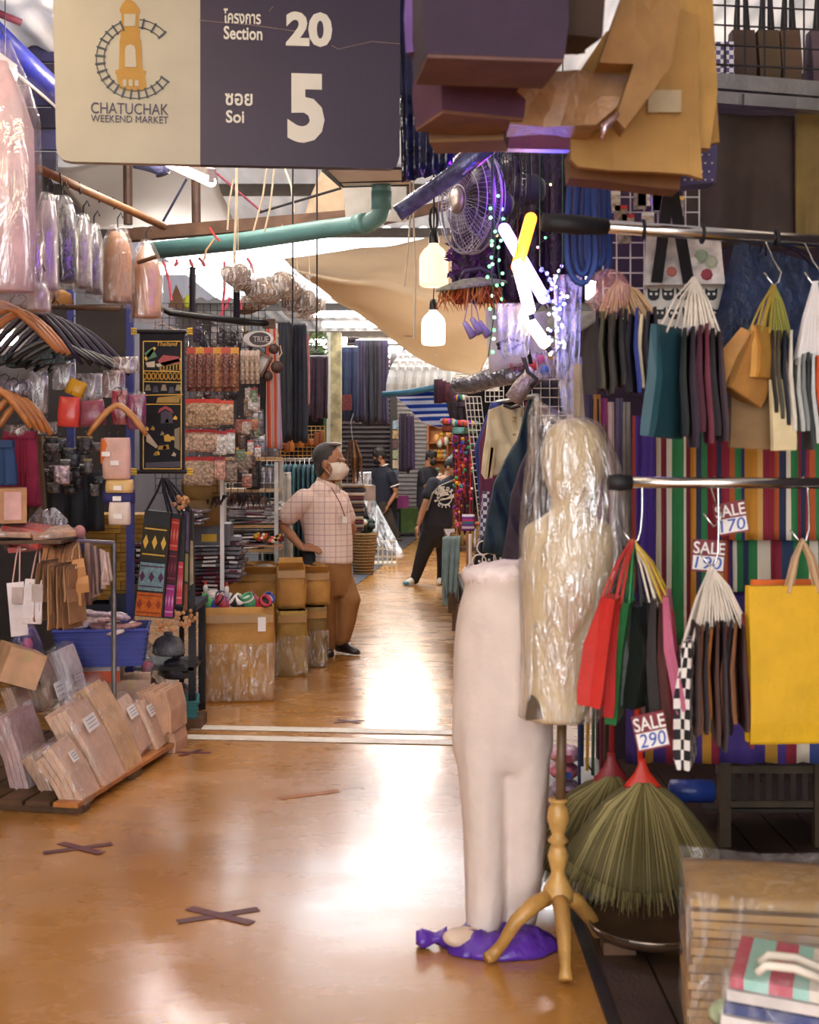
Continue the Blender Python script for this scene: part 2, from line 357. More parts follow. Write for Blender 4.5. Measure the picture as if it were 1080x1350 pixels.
# ================================================================ LAMPS
def tube_lamp(p0, p1, s, label, r=0.016, hexc='#fff4ea', hs=True, group=None, up=0.05):
    p0, p1 = V(p0), V(p1); c = (p0+p1)/2; t = T('fluorescent_lamp', label, 'lamp', c, group)
    MB().tube([p0-c, p1-c], r, 10).build('tube', glow(hexc, s), t, smooth=True)
    if hs:
        u_ = V((0, 0, up)); MB().bar(p0-c+u_, p1-c+u_, 0.05, 0.035).build('housing', WHITE, t)
        for q in (p0, p1): MB().box(q-c+u_*0.5, (0.03, 0.03, up*1.2)).build('end_socket', WHITE, t)
        zr = 3.99 if c.y < 14 else 3.64
        for f in (.2, .8):
            q = p0.lerp(p1, f)-c+u_
            if c.y < 14 or c.y > 17.6: MB().tube([q, V((q.x, q.y, zr-c.z))], .003, 5).build('hanger_wire', DWIRE, t)
    return t
LS = 28
tube_lamp(P(219, 213, 7.2), P(279, 240, 6.6), 30, 'glowing fluorescent tube slanting down from under the market sign', r=0.025)
tube_lamp(P(196, 356, 11.2), P(290, 357, 11.2), 110, 'long glowing tube behind the teal pipe, above the black rail', r=0.035)
tube_lamp(P(414, 414, 18.5), P(476, 413, 18.5), LS, 'fluorescent tube hung under the grey roof beside the bagged hats', r=0.05)
tube_lamp(P(401, 451, 19.2), P(457, 450, 19.2), LS, 'fluorescent tube in front of the top of the pale pillar', r=0.05)
tube_lamp(P(427, 461, 22.5), P(472, 461, 22.5), LS, 'fluorescent tube between the pillar and the dark hanging sarongs', r=0.055)
tube_lamp(P(503, 461, 23), P(530, 461, 23), LS, 'short fluorescent tube beside the white ribbed awning', r=0.055)
tube_lamp(P(-40, 62, 6.4), P(18, 104, 6.6), 40, 'blazing tube over the plastic-bagged pale garment', r=0.03)
tube_lamp(P(-20, 449, 8.8), P(22, 446, 8.8), 25, 'lamp shining between the clothes hangers and the black hanger stack', r=0.045)
# lamps over the crossing behind the photographer (out of view), then tubes added to brighten the stalls
for i, (x, y, z, s) in enumerate(((-1.6, 1.6, 3.7, 24), (0.7, 0.6, 3.75, 24), (-1.5, 3.4, 3.75, 34), (-2.6, 4.6, 3.7, 80), (2.1, 4.6, 3.4, 6), (0.2, -1.6, 3.75, 30))):
    tube_lamp((x-.6, y, z), (x+.6, y, z), s, 'ceiling fluorescent tube over the crossing', r=0.022, hexc='#ffe2bd', group='ceiling lamps over the crossing')
for i, (x, y, s) in enumerate(((-1.3, 7.0, 90), (-1.15, 8.3, 120), (1.5, 8.2, 110), (1.3, 11.0, 140), (1.6, 13.0, 110), (-0.6, 17.8, 150), (-0.2, 20.5, 190), (-0.2, 23.4, 190), (-0.4, 30.5, 40))):  # added fill tubes that brighten the middle and far stalls
    tube_lamp((x-.6, y, 3.86 if y < 8.4 and x < 0 else 3.3), (x+.6, y, 3.86 if y < 8.4 and x < 0 else 3.3), s, 'fluorescent fill tube added above the stall goods', r=0.02, hexc='#ffeedd', group='fill tubes added above the stalls')
# big frosted bulbs
def big_bulb(u0, u1, v0, v1, d, s, label, hexc='#ffe7c4'):
    c = P((u0+u1)/2, v1, d); r = S(u1-u0, d)/2; h = S(v1-v0, d); t = T('led_bulb', label, 'light bulb', c)
    MB().lathe([(r*.82, 0), (r*.97, h*.03), (r, h*.08), (r, h*.5), (r*.93, h*.58), (r*.7, h*.67), (r*.38, h*.74), (r*.3, h*.8)], 20).build('globe', glow(hexc, s), t, smooth=True)
    MB().lathe([(r*.33, h*.78), (r*.36, h*.8), (r*.34, h*.92), (r*.28, h*1.0), (r*.12, h*1.03)], 14).build('socket', BLACKM, t, smooth=True)
    MB().tube([(0, 0, h), (0.004, 0, h*1.3), (-.004, 0, 3.98-c.z)], 0.004, 6).build('cord', BLACK, t)
    return t
big_bulb(556, 587, 396, 455, 8.3, 5.0, 'frosted bulb glowing white low in front of the tan awning')
big_bulb(553, 591, 305, 378, 7.8, 1.1, 'large dim frosted bulb hung beside the fan guard', '#ffd9ae')
b = T('cable_coil', 'black cable coiled above the dim bulb', 'cable', P(572, 300, 7.8))
for k in range(4):
    a = 0.3*k; MB().tube([V((math.cos(a)*math.cos(t_)*0.028, math.sin(a)*math.cos(t_)*0.028, math.sin(t_)*0.075+.05)) for t_ in [2*math.pi*i/14 for i in range(14)]], 0.0035, 5, closed=True).build('cable_loop', BLACK, b)
# crossed colour-changing neon tubes
def neon(pts, d, hexc, s, label, r=8):
    pp = [P(u, v, d) for u, v in pts]; c = pp[-1]; t = T('neon_tube', label, 'neon lamp', c)
    MB().tube([p-c for p in pp], S(r, d), 12).ell(pp[0]-c, S(r, d), 12).ell(pp[-1]-c, S(r, d), 12).build('tube', glow(hexc, s), t, smooth=True)
    MB().tube([V((0, 0, 0)), (pp[-1]-pp[-2]).normalized()*(S(r, d)+.02)], S(r*.5, d), 10).build('end_cap', BLACKM, t); q = pp[0]-c+V((0, .03, 0)); MB().tube([pp[0]-c, q, V((q.x, q.y, 3.98-c.z))], .002, 4).build('hanger_wire', DWIRE, t)
neon([(700, 288), (682, 352)], 5.5, '#ff7a1c', 7, 'orange glowing neon tube leaning right in the crossed pair')
neon([(665, 302), (717, 393)], 5.6, '#b08cff', 8, 'violet-white neon tube leaning left in the crossed pair')
neon([(683, 350), (698, 408)], 5.45, '#ffd8f0', 9, 'white neon tube hanging below the crossed pair', 8)
neon([(692, 415), (718, 452)], 5.5, '#ffe6c8', 8, 'short warm neon tube under the crossed pair', 8)
def plight(name, loc, e, hexc, r=0.06):
    l = bpy.data.lights.new(name, 'POINT'); l.energy = e; l.color = lin(hexc)[:3]; l.shadow_soft_size = r
    o = bpy.data.objects.new(name, l); COL.objects.link(o); o.location = loc; return o
plight('purple_led_fill', P(690, 250, 5.9), 9, '#8a30ff'); plight('blue_led_fill', P(722, 385, 5.2), 5, '#4a4cff')  # unseen point lights added to spread the glow of the LED clusters
# ================================================================ SIGN
A = P(68, 213, 5.5); B_ = P(527, 222, 5.65); ang = math.atan2(B_.y-A.y, B_.x-A.x)
sign = T('market_sign', 'hanging cream and purple market sign reading Section 20 Soi 5', 'sign', A, rz=ang)
ex = V((math.cos(ang), math.sin(ang), 0)); ny = V((-math.sin(ang), math.cos(ang), 0))
def sl(u, v, off=0.0):
    o = V((0, 0, EYE)); dr = P(u, v, 1.0)-o; t_ = (A-o).dot(ny)/dr.dot(ny); q = o+dr*t_-A
    return V((q.dot(ex), off, q.z))
SIGNC = mat('#b6b09a', 0.5, var=0.05, scale=5, bump=0.03); SIGNP = mat('#2a1733', 0.45, var=0.12, scale=3, bump=0.03); SIGNW = mat('#dfdccb', 0.5, var=0.03, bump=0); SIGNG = mat('#b0842a', 0.55, var=0.08, bump=0.05)
def rounded(u0, v0, u1, v1, rad, corners):
    pts = []
    for (cx_, cy_, a0, k) in ((u0, v0, 180, 0), (u1, v0, 270, 1), (u1, v1, 0, 2), (u0, v1, 90, 3)):
        if k in corners:
            ox = cx_+rad*(1 if cx_ == u0 else -1); oy = cy_+rad*(1 if cy_ == v0 else -1)
            for i in range(6):
                a = math.radians(a0+18*i); pts.append((ox+rad*math.cos(a), oy+rad*math.sin(a)))
        else: pts.append((cx_, cy_))
    return pts
def sslab(pts, th, off, m, name, parent=sign): return MB().slab([sl(u, v, off) for u, v in pts], (0, th, 0)).build(name, m, parent)
sslab([(68, -80), (264, -80), (264, 217), (93, 213), (82, 210), (76, 203), (74, 192)], .05, 0, SIGNC, 'cream_panel')
sslab([(264, -80), (528, -80), (527, 205), (524, 216), (516, 222), (264, 217)], .05, 0, SIGNP, 'purple_panel')
MB().bar(sl(120, -78, .03), sl(120, -160, .03), .03, .02).build('hanger_strap', STEEL, sign); MB().bar(sl(470, -78, .03), sl(470, -160, .03), .03, .02).build('hanger_strap', STEEL, sign)
def fit_text(txt, u0, v0, u1, v1, m, name, bold=0.0, lft=None):
    me = text_mesh(txt, 1.0, 0.012, bold=bold); xs = [p.co.x for p in me.vertices]; zs = [p.co.z for p in me.vertices]
    a, b_ = sl(u0, v1, -.003), sl(u1, v0, -.003); kx = (b_.x-a.x)/(max(xs)-min(xs)); kz = (b_.z-a.z)/(max(zs)-min(zs))
    x0, z0 = min(xs), min(zs)
    for p in me.vertices: p.co = ((p.co.x-x0)*kx, p.co.y*.25, (p.co.z-z0)*kz)
    me.materials.append(m); o = bpy.data.objects.new(name, me); COL.objects.link(o); o.parent = sign; o.location = a
fit_text('CHATUCHAK', 120, 137.5, 222, 149.5, mat('#37304f', 0.5, bump=0), 'lettering', 0.0)
fit_text('WEEKEND MARKET', 120, 154, 222, 160.5, mat('#37304f', 0.5, bump=0), 'lettering', 0.0)
fit_text('โครงการ', 295, 13, 344, 31, SIGNW, 'lettering', 0.02); fit_text('Section', 295, 36, 346, 52, SIGNW, 'lettering', 0.02); fit_text('20', 377, 17, 438, 61, SIGNW, 'lettering', 0.045)
fit_text('ซอย', 297, 124, 333, 139, SIGNW, 'lettering', 0.02); fit_text('Soi', 298, 146, 322, 162, SIGNW, 'lettering', 0.02); fit_text('5', 379, 98, 428, 188, SIGNW, 'lettering', 0.045)
tw = sslab([(158, 12), (162, 4), (169, -2), (177, 3), (184, 12), (185, 16), (183, 17), (183, 38), (185, 40), (184, 48), (186, 54), (188, 92), (193, 94), (191, 100), (194, 118), (185, 121), (170, 121), (156, 116), (154, 100), (152, 97), (152, 93), (157, 92), (158, 54), (159, 48), (158, 40), (160, 38), (160, 17), (158, 16)], .003, -.003, SIGNG, 'clock_tower_emblem')
for pts in (rounded(164, 19, 179, 35, 1, ()), [(165, 89), (165, 66), (167, 61), (172, 59), (177, 61), (179, 66), (180, 89)], rounded(162, 105, 167, 114, 2, (0, 1)), rounded(170, 105, 175, 114, 2, (0, 1)), rounded(178, 106, 183, 114, 2, (0, 1))):
    sslab(pts, .002, -.006, SIGNC, 'tower_window', tw)
TRK = mat('#2f3a44', 0.5, bump=0); cu, cv = 179, 78
mbt = MB()
def arc(rr, a0, a1): return [sl(cu+rr*math.cos(math.radians(a0+(a1-a0)*i/24)), cv+rr*math.sin(math.radians(a0+(a1-a0)*i/24)), -.003) for i in range(25)]
for rr in (52, 42):
    mbt.tube(arc(rr, 35, 248), .0022, 5); mbt.tube(arc(rr, 276, 318), .0022, 5)
tr_o = mbt.build('railway_track_emblem', TRK, sign)
for a in [35+12.5*i for i in range(18)]+[282, 300, 318]:
    MB().bar(sl(cu+40*math.cos(math.radians(a)), cv+40*math.sin(math.radians(a)), -.004), sl(cu+54*math.cos(math.radians(a)), cv+54*math.sin(math.radians(a)), -.004), .008, .003, up=(0, 1, 0)).build('track_tie', TRK, tr_o)
for k, (pts) in enumerate(([(262, 27), (330, 33), (395, 42)], [(437, 60), (446, 65), (490, 55), (527, 58)], [(355, 15), (360, 9)])):
    MB().tube([sl(u, v, -.002) for u, v in pts], .0016, 4).build('scratch', mat('#9c8b80', 0.5), sign)
# ================================================================ OVERHEAD PIPES, POLES, ROPES
def pole(pts, rpx, m, name, label, cat, n=12, extra=None):
    pp = [P(*p) for p in pts]; c = pp[0]; t = T(name, label, cat, c)
    MB().tube([p-c for p in pp], S(rpx, pts[0][2]), n).build('shaft', m, t, smooth=True)
    if extra: extra(t, c, pp)
    return t
TEALP = mat('#5d8c8c', 0.45, var=0.12, scale=6, bump=0.05)
tp = [(196, 331, 8.7), (320, 318, 8.4), (420, 303, 8.1), (468, 297, 7.95), (488, 293, 7.9), (499, 285, 7.88), (503, 272, 7.87), (503, 250, 7.86), (502, 215, 7.85)]
def tp_x(t, c, pp):
    for a, b_ in (((470, 296, 7.95), (484, 294, 7.9)), ((503, 276, 7.87), (503, 252, 7.86))):
        MB().tube([P(*a)-c, P(*b_)-c], S(13.5, 8), 14).build('coupling', TEALP, t, smooth=True)
pole(tp, 11.5, TEALP, 'drain_pipe', 'teal plastic drain pipe with an elbow under the market sign', 'pipe', extra=tp_x)
BAM = mat('#8a5a30', 0.5, var=0.3, scale=20)
def bam_x(t, c, pp):
    for u, v, d in ((80, 236, 6.2), (105, 248, 6.5), (130, 259, 6.8), (150, 268, 7.0)): MB().tube([P(u-1, v-8, d)-c, P(u+1, v+8, d)-c], .005, 6).build('hook_wire', BLACK, t)
pole([(50, 222, 6.0), (110, 250, 6.6), (168, 276, 7.1), (216, 299, 7.5)], 6, BAM, 'bamboo_pole', 'bamboo pole sloping over the row of bagged garments', 'pole', extra=bam_x)
BEAM = mat('#5f4535', 0.7, var=0.3, scale=8)
one(MB().bar(P(150, 312, 9.6), P(505, 283, 9.2), .1, .09), 'roof_beam', BEAM, 'rough brown timber beam behind the teal drain pipe', 'beam')
one(MB().bar(P(505, 290, 10.5), P(600, 268, 10.5), .1, .07), 'roof_beam', BEAM, 'short timber beam crossing behind the dangling bulb cables', 'beam')
for u, v0, v1, lb in ((168, 190, 296, 'beside the bamboo pole end'), (258, 215, 303, 'behind the slanting lamp tube')):
    one(MB().tube([P(u, v0, 9.5), P(u+1, v1, 9.5)], S(6, 9.5), 10), 'iron_post', mat('#4a342a', 0.6, var=0.3), 'rusty iron hanger post dropping from the roof %s' % lb, 'post')
for a, b_, m, rp, lb in (((278, 222, 9), (345, 279, 9), MAROON, 1.6, 'thin red-brown tie rod slanting to the teal pipe'), ((342, 280, 9), (450, 248, 9), BLACK, 1.8, 'black tie rod rising to the framed hatch'), ((246, 236, 8.5), (215, 292, 8.5), NAVY, 1.6, 'navy cord tied to the bamboo pole end'), ((425, 224, 8.5), (450, 246, 8.5), BLACK, 2.2, 'short black tie rod under the purple sign panel')):
    one(MB().tube([P(*a), P(*b_)], S(rp, 9), 6), 'tie_rod', m, lb, 'rod')
STR = mat('#d8c9ae', 0.8)
def rope(pts, d, m, label, rp=1.3, name='hanging_string'):
    pp = [P(u, v, d) for u, v in pts]; c = pp[-1]; return one(MB().tube([p-c for p in pp], S(rp, d), 5), name, m, label, 'string', c)
rope([(312, 215), (312, 270), (309, 340), (310, 352)], 8.2, STR, 'cream twine from sign down to the bagged hats', 2)
rope([(308, 236), (302, 268), (300, 303)], 8.1, STR, 'frayed twine loop beside the long cream twine'); rope([(352, 222), (346, 262), (334, 306)], 8.1, STR, 'pale string knotted to the red-brown tie rod'); rope([(362, 222), (356, 275), (349, 305)], 8.1, STR, 'second pale string hung to the right of the knotted one'); rope([(375, 220), (384, 245), (388, 280)], 8.6, STR, 'thin slack string near the framed hatch')
for i, (a, b_) in enumerate((((216, 345), (226, 396)), ((233, 342), (230, 352)), ((250, 342), (254, 360)), ((296, 345), (292, 420)), ((303, 392), (290, 418)), ((312, 392), (318, 408)), ((252, 366), (250, 380)), ((326, 340), (334, 360)), ((262, 340), (270, 352)))):
    rope([a, ((a[0]+b_[0])/2+2, (a[1]+b_[1])/2), b_], 8.6, mat('#e0687c', 0.6), 'pink plastic ribbon tied along the black rail', 2, 'plastic_ribbon')['group'] = 'pink plastic ribbons'
rope([(283, 315), (272, 330), (268, 345)], 8.0, TWINE, 'brown twine lashed round the teal pipe', 1.6); rope([(290, 318), (284, 312), (276, 300)], 8.0, RED, 'red cord lashed at the iron post foot', 1.6)
rope([(541, 60), (541, 286), (537, 340), (533, 378)], 7.6, STR, 'loose pale string in front of the tan awning'); rope([(545, 60), (545, 284), (548, 360), (546, 447)], 7.6, STR, 'long pale string hanging beside the glowing bulb')
# framed hatch under the sign, far right corner
h = T('roof_hatch', 'white roof hatch panel in a thin black frame', 'hatch', P(450, 245, 7.6))
q = [P(428, 222, 7.0), P(530, 222, 7.0), P(545, 243, 7.9), P(452, 246, 7.9)]; c = V(h.location)
MB().slab([p-c for p in q], (0, 0, .02)).build('panel', WHITE, h)
for i in range(4): MB().tube([q[i]-c, q[(i+1) % 4]-c], .008, 6).build('frame_bar', BLACK, h)
MB().tube([q[0].lerp(q[3], .75)-c, q[1].lerp(q[2], .75)-c], .006, 6).build('frame_bar', BLACK, h)
one(MB().slab([P(452, 246, 8.2), P(536, 246, 8.2), P(536, 292, 8.2), P(456, 290, 8.2)], (0, .02, 0)), 'plastic_sheet', mat('#f0ede8', 0.5, trans=0.4), 'white plastic sheet behind the drain pipe elbow', 'sheet')
# white tarpaulins under the roof
def tarp(name, label, rows, m, nu=20, nv=14, amp=0.05, th=.006, cat='tarpaulin', seed=0):
    pr = [[P(*p) for p in r] for r in rows]
    def ev(r, a):
        x = a*(len(r)-1); i = min(int(x), len(r)-2); return r[i].lerp(r[i+1], x-i)
    def fn(a, b):
        x = b*(len(pr)-1); i = min(int(x), len(pr)-2); t_ = x-i; p = ev(pr[i], a).lerp(ev(pr[i+1], a), t_)
        return p+V((0, amp*mnoise.noise(p*1.6+V((seed, 0, 0))), amp*mnoise.noise(p*2.1+V((0, seed, 5)))))
    return one(MB().sheet(fn, nu, nv, th), name, m, label, cat, smooth=True)
TARPW = mat('#dcdad8', 0.6, var=0.06, scale=3, trans=0.45, bump=0.2, bscale=8); TARPT = mat('#efe0c8', 0.7, var=0.08, scale=4, trans=0.55, bump=0.15, bscale=12)
tarp('white_tarpaulin', 'white tarpaulin slung under the roof left of the lamp tube', [[(60, 216, 10), (160, 210, 10), (282, 210, 10)], [(90, 262, 10.5), (190, 260, 10.5), (292, 258, 10.5)], [(120, 300, 11), (210, 298, 11), (312, 294, 11)]], TARPW)
tarp('white_tarpaulin', 'crumpled cream tarpaulin scrap hung by the framed hatch', [[(424, 222, 9.4), (446, 234, 9.4)], [(408, 262, 9.4), (454, 250, 9.4)], [(402, 284, 9.4), (456, 286, 9.4)]], mat('#d9c6ac', 0.6, trans=0.4), seed=4)
AWN = tarp('tan_awning', 'big tan canvas awning sagging across the aisle with pale patches', [[(374, 338, 10.2), (480, 324, 10.6), (590, 312, 11), (668, 298, 11)], [(380, 344, 10.0), (480, 352, 10.2), (600, 352, 10.4), (672, 345, 10.5)], [(392, 360, 9.6), (480, 376, 9.7), (600, 394, 9.8), (672, 396, 9.9)], [(410, 374, 9.9), (490, 406, 10.0), (592, 440, 10.0), (660, 440, 10.1)], [(432, 386, 10.4), (500, 430, 10.4), (586, 482, 10.4), (634, 486, 10.4)], [(440, 392, 10.6), (506, 440, 10.6), (584, 490, 10.5), (626, 495, 10.4)]], TARPT, nu=40, nv=30, amp=0.07, cat='awning')
hg = mat('#fff8ef', 0.5, trans=0.7)
MBH = [(560, 357, 14, 3), (478, 369, 10, 2), (612, 428, 18, 3), (628, 441, 16, 4), (598, 462, 8, 3), (612, 468, 10, 3), (640, 452, 8, 5), (537, 443, 14, 3), (575, 468, 8, 2.5)]
for u, v, a, b_ in MBH:
    bpy.context.view_layer.update(); q4 = []
    for uu, vv in ((u-a/2, v), (u, v+b_/2), (u+a/2, v+1), (u, v-b_/2)):
        dr = (P(uu, vv, 1)-V((0, 0, EYE))).normalized(); hit, lo_, nn, ix = AWN.ray_cast(V((0, 0, EYE)), dr)
        if hit: q4.append(lo_-dr*.006)
    if len(q4) == 4: MB().slab(q4, (0, .004, 0)).build('pale_patch', hg, AWN)  # near-white translucent slabs laid on the awning
# blue beams top left
pole([(-20, 34, 6.8), (30, 82, 7.2), (80, 130, 7.6)], 19, mat('#3038a0', 0.35, var=0.15), 'roof_pipe', 'thick blue painted pipe slanting behind the sign corner', 'pipe')
pole([(-20, 62, 6.8), (30, 104, 7.2), (80, 146, 7.6)], 2.6, WHITE, 'roof_pipe', 'thin white pipe running under the thick blue one', 'pipe')
pole([(-20, 10, 6.8), (28, 30, 6.9)], 5, MAROON, 'roof_pipe', 'short dark red pipe above the thick blue one', 'pipe')
one(MB().slab([P(24, -20, 7.4), P(72, -20, 7.4), P(72, 26, 7.4), P(28, 18, 7.4)], (0, .2, 0)), 'ceiling_box', mat('#b99d58', 0.6, var=0.4, scale=14), 'stained yellow box tucked above the sign corner', 'box')
for i in range(7):
    one(MB().box(P(18, 40+i*29, 7.75), (.52, .04, S(26, 7.75))), 'wall_plank', mat('#2c2a55' if i % 2 else '#221f3a', 0.7, var=0.3), 'dark blue board high up behind the sign corner', 'board', group='dark blue boards behind the sign corner')
# clear plastic sheets and hose beside the sign
def filmsheet(tl, tr, br, bl, label, m=FILM2, rip=3, amp=.02, name='plastic_sheet'):
    return one(drape(tl, tr, br, bl, rip, amp, 20, 12, .003, seed=len(label)), name, m, label, 'plastic sheet', smooth=True)
NFILM = mat('#1c2046', .15, var=.5, scale=6, bump=.6, bscale=10)
filmsheet(P(524, -30, 5.9), P(606, -30, 5.9), P(598, 226, 5.9), P(530, 240, 5.9), 'dark shiny plastic sheet hanging beside the sign edge', NFILM, 4)
pole([(650, 188, 5.4), (600, 228, 5.5), (560, 256, 5.6), (538, 272, 5.7), (524, 282, 5.7)], 12, mat('#565a80', 0.2, 0.3, var=0.3, scale=20, bump=0.4, bscale=30), 'plastic_roll', 'rolled blue-grey plastic sleeve slanting under the purple bags', 'plastic roll')
pole([(178, 212, 7.8), (196, 216, 7.8), (212, 222, 7.8), (215, 230, 7.8)], 10, mat('#6a6e9a', 0.2, 0.2, var=0.3, bump=0.4), 'plastic_roll', 'rolled shiny plastic tucked under the sign above the bamboo', 'plastic roll')
# ================================================================ RIGHT STALL (front facing the crossing)
def rack(name, label, a, b, rpx, grip, posts):
    pa, pb = P(*a), P(*b); pb2 = pa+(pb-pa)*1.35; c = V((pb2.x, pb2.y, 0.032)); t = T(name, label, 'rail', c)
    MB().tube([pa-c, pb2-c], S(rpx, a[2]), 14).build('rail', CHROME, t, smooth=True)
    g0, g1 = P(*grip[0]), P(*grip[1]); MB().tube([g0-c, g0.lerp(g1, .5)-c, g1-c], [S(rpx*1.35, a[2]), S(rpx*1.5, a[2]), S(rpx*1.25, a[2])], 12).build('end_grip', BLACK, t, smooth=True)
    MB().tube([pb2-c+V((0, 0, .02)), V((0, 0, 0))], .016, 10).build('post', CHROME, t, smooth=True)
    MB().lathe([(.16, 0), (.16, .012), (.02, .03)], 16).build('foot', BLACKM, t)
    return t
RU = lambda u: P(u, 295+(u-730)*.066, 3.9+(u-730)/350*.3)       # points along the upper rail
RL = lambda u: P(u, 637, 3.85+(u-815)/265*.1)                    # and along the lower one
rack('display_rail', 'upper chrome display rail hung with dark paper bags', (728, 294, 3.9), (1080, 318, 4.2), 9, ((716, 293, 3.9), (800, 299, 3.95)), 1)
rack('display_rail', 'lower chrome display rail hung with bright paper bags', (815, 636, 3.85), (1080, 637, 3.95), 7.5, ((803, 636, 3.85), (832, 636, 3.86)), 1)
def bag(label, hook, top, bot, d, W, t, yaw, mb_, mh, name='paper_bag', group=None, hooked=True, d2=None, handles=2, hr=0.0035, gus=0.35, spread=0.28, flat=False):
    tp_, bt = P(top[0], top[1], d), P(bot[0], bot[1], d2 or d); dn = bt-tp_; H_ = dn.length; dn.normalize()
    wv = V((math.cos(yaw), math.sin(yaw), 0)); wv = (wv-dn*wv.dot(dn)).normalized(); n_ = wv.cross(dn).normalized()
    T_ = T(name, label, 'bag', bt, group); o = bt
    mb = MB(); loops = []
    for k, (f, wk, tk) in enumerate(((0, 1, .55), (.04, 1, .6), (.45, .985, 1), (.86, 1.0, 1.05), (.985, 1.0, .95), (1, .99, .8))):
        cc = tp_+dn*H_*f-o+n_*(0.006*math.sin(f*5+yaw*9)); hw, ht = W*wk/2, t*tk/2
        loops.append([cc-wv*hw-n_*ht, cc-n_*ht*1.1, cc+wv*hw-n_*ht, cc+wv*hw*(1-gus*t/W*1.5), cc+wv*hw+n_*ht, cc+n_*ht*1.1, cc-wv*hw+n_*ht, cc-wv*hw*(1-gus*t/W*1.5)])
    mb.rings(loops); mb.build('bag_body', mb_, T_)
    if hook is not None:
        hk = (hook if isinstance(hook, V) else P(*hook))-o
        for s_ in ((-1, 1) if handles == 2 else (1,)):
            x = tp_-o+n_*s_*t*.3
            l, r_ = x-wv*W*spread, x+wv*W*spread
            apex = hk+n_*s_*.004
            pts = [l+dn*.02, l.lerp(apex, .5)+V((0, 0, .012)), l.lerp(apex, .9), apex, r_.lerp(apex, .9), r_.lerp(apex, .5)+V((0, 0, .012)), r_+dn*.02]
            MB().tube(pts, hr, 5).build('handle', mh, T_)
    return T_
def s_hook(label, top, low, name='wire_hook', m=CHROME, r=.0035):
    a, b = V(top), V(low); c = b; x = V((.02, 0, 0)); pts = [a+V((-.018, 0, -.012)), a+V((-.012, 0, .012)), a+V((.004, 0, .018)), a+V((.016, 0, .004)), a.lerp(b, .5)+x, b+V((.02, 0, .03)), b+V((.012, 0, 0)), b+V((-.005, 0, -.01)), b+V((-.035, 0, .03))]
    return one(MB().tube([p-c for p in pts], r, 6), name, m, label, 'hook', c, smooth=True)
def P3(hexc, **k): return mat(hexc, k.pop('rough', .55), var=k.pop('var', .12), **k)
# ---- lower rail
s_hook('chrome hook carrying the red and green bags', RL(840), P(836, 712, 3.85)); s_hook('chrome hook carrying the checked and dark bags', RL(940), P(938, 742, 3.87)); s_hook('straight chrome hook carrying the yellow bag', RL(1058), P(1058, 712, 3.9))
hk = (834, 712, 3.83)
fan = [('#c8372f', (806, 786), (782, 926), 3.74, .07, 72, RED, 'glossy red paper bag at the outer edge of the lower cluster'), ('#a92b2a', (815, 790), (800, 938), 3.77, .03, 80, RED, 'darker red folded bag tucked behind the glossy red one'), ('#2d6d3c', (828, 792), (808, 948), 3.79, .035, 74, GREEN, 'emerald green folded bag beside the red ones'), ('#1f2320', (842, 796), (834, 928), 3.81, .1, 62, BLACK, 'wide black folded bag between green and pink bags'), ('#1a181b', (852, 790), (852, 944), 3.84, .03, 84, BLACK, 'narrow black bag with a black cord handle'), ('#3b3635', (862, 786), (862, 950), 3.82, .03, 78, ROPEW, 'charcoal bag hung with white cord handles'), ('#5a3430', (872, 790), (876, 962), 3.83, .025, 80, ROPEW, 'dark brown slim bag beside the pink one'), ('#c06a86', (878, 782), (898, 932), 3.80, .03, 76, mat('#c9a93a'), 'dusty pink slim bag on the outer side of the cluster'), ('#a03040', (884, 800), (894, 960), 3.85, .02, 82, RED, 'wine red slim bag hanging behind the dusty pink one')]
for hx, tpx, bpx, d, t_, yw, hm, lb in fan: bag(lb, hk, tpx, bpx, d, .2, t_, math.radians(yw), P3(hx, rough=.4), hm, group='bags on the lower rail')
hk = (938, 748, 3.86)
chk = None
def checker(a, b_, sc):
    m, nt, N, L, b = _new('checked_paper'); tc = N.new('ShaderNodeTexCoord'); c = N.new('ShaderNodeTexChecker'); c.inputs['Scale'].default_value = sc; c.inputs['Color1'].default_value = lin(a); c.inputs['Color2'].default_value = lin(b_)
    L.new(tc.outputs['Object'], c.inputs['Vector']); L.new(c.outputs[0], b.inputs['Base Color']); return m
bag('black and white checked bag at the front of the white-handled cluster', hk, (908, 842), (903, 1006), 3.79, .2, .045, math.radians(72), checker('#ece4dc', '#1d1a1e', 34), ROPEW)
cl = ['#43302b', '#6b4430', '#2c2426', '#9a5f2c', '#51362f', '#38282a', '#7a4a34', '#2b2327', '#8b5b3c', '#472d2c']
for i, hx in enumerate(cl):
    bag(['chocolate', 'russet', 'near-black', 'amber', 'cocoa', 'dark plum', 'chestnut', 'ink black', 'tan', 'dark maroon'][i]+' folded bag in the white-handled cluster on lower rail', hk, (918+i*6.5, 820+R.uniform(-6, 6)), (912+i*7.2, 955+R.uniform(-20, 28)), 3.8+.012*i, .2, .012, math.radians(78+R.uniform(-5, 8)), P3(hx), ROPEW, group='white-handled bags on the lower rail', hr=.0032)
bag('small red-topped bag at the edge of the white-handled cluster', hk, (978, 806), (986, 980), 3.9, .15, .012, math.radians(82), P3('#7c2a30'), ROPEW)
bag('big plain yellow paper bag with twine handles', (1058, 712, 3.88), (1058, 772), (1058, 978), 3.84, .335, .05, math.radians(4), YELLOW, TWINE, hr=.007, spread=.14)
bag('orange paper bag showing just above the yellow one', (1058, 712, 3.9), (1064, 764), (1064, 965), 3.95, .345, .03, math.radians(5), ORANGE, TWINE, hr=.006, spread=.14)
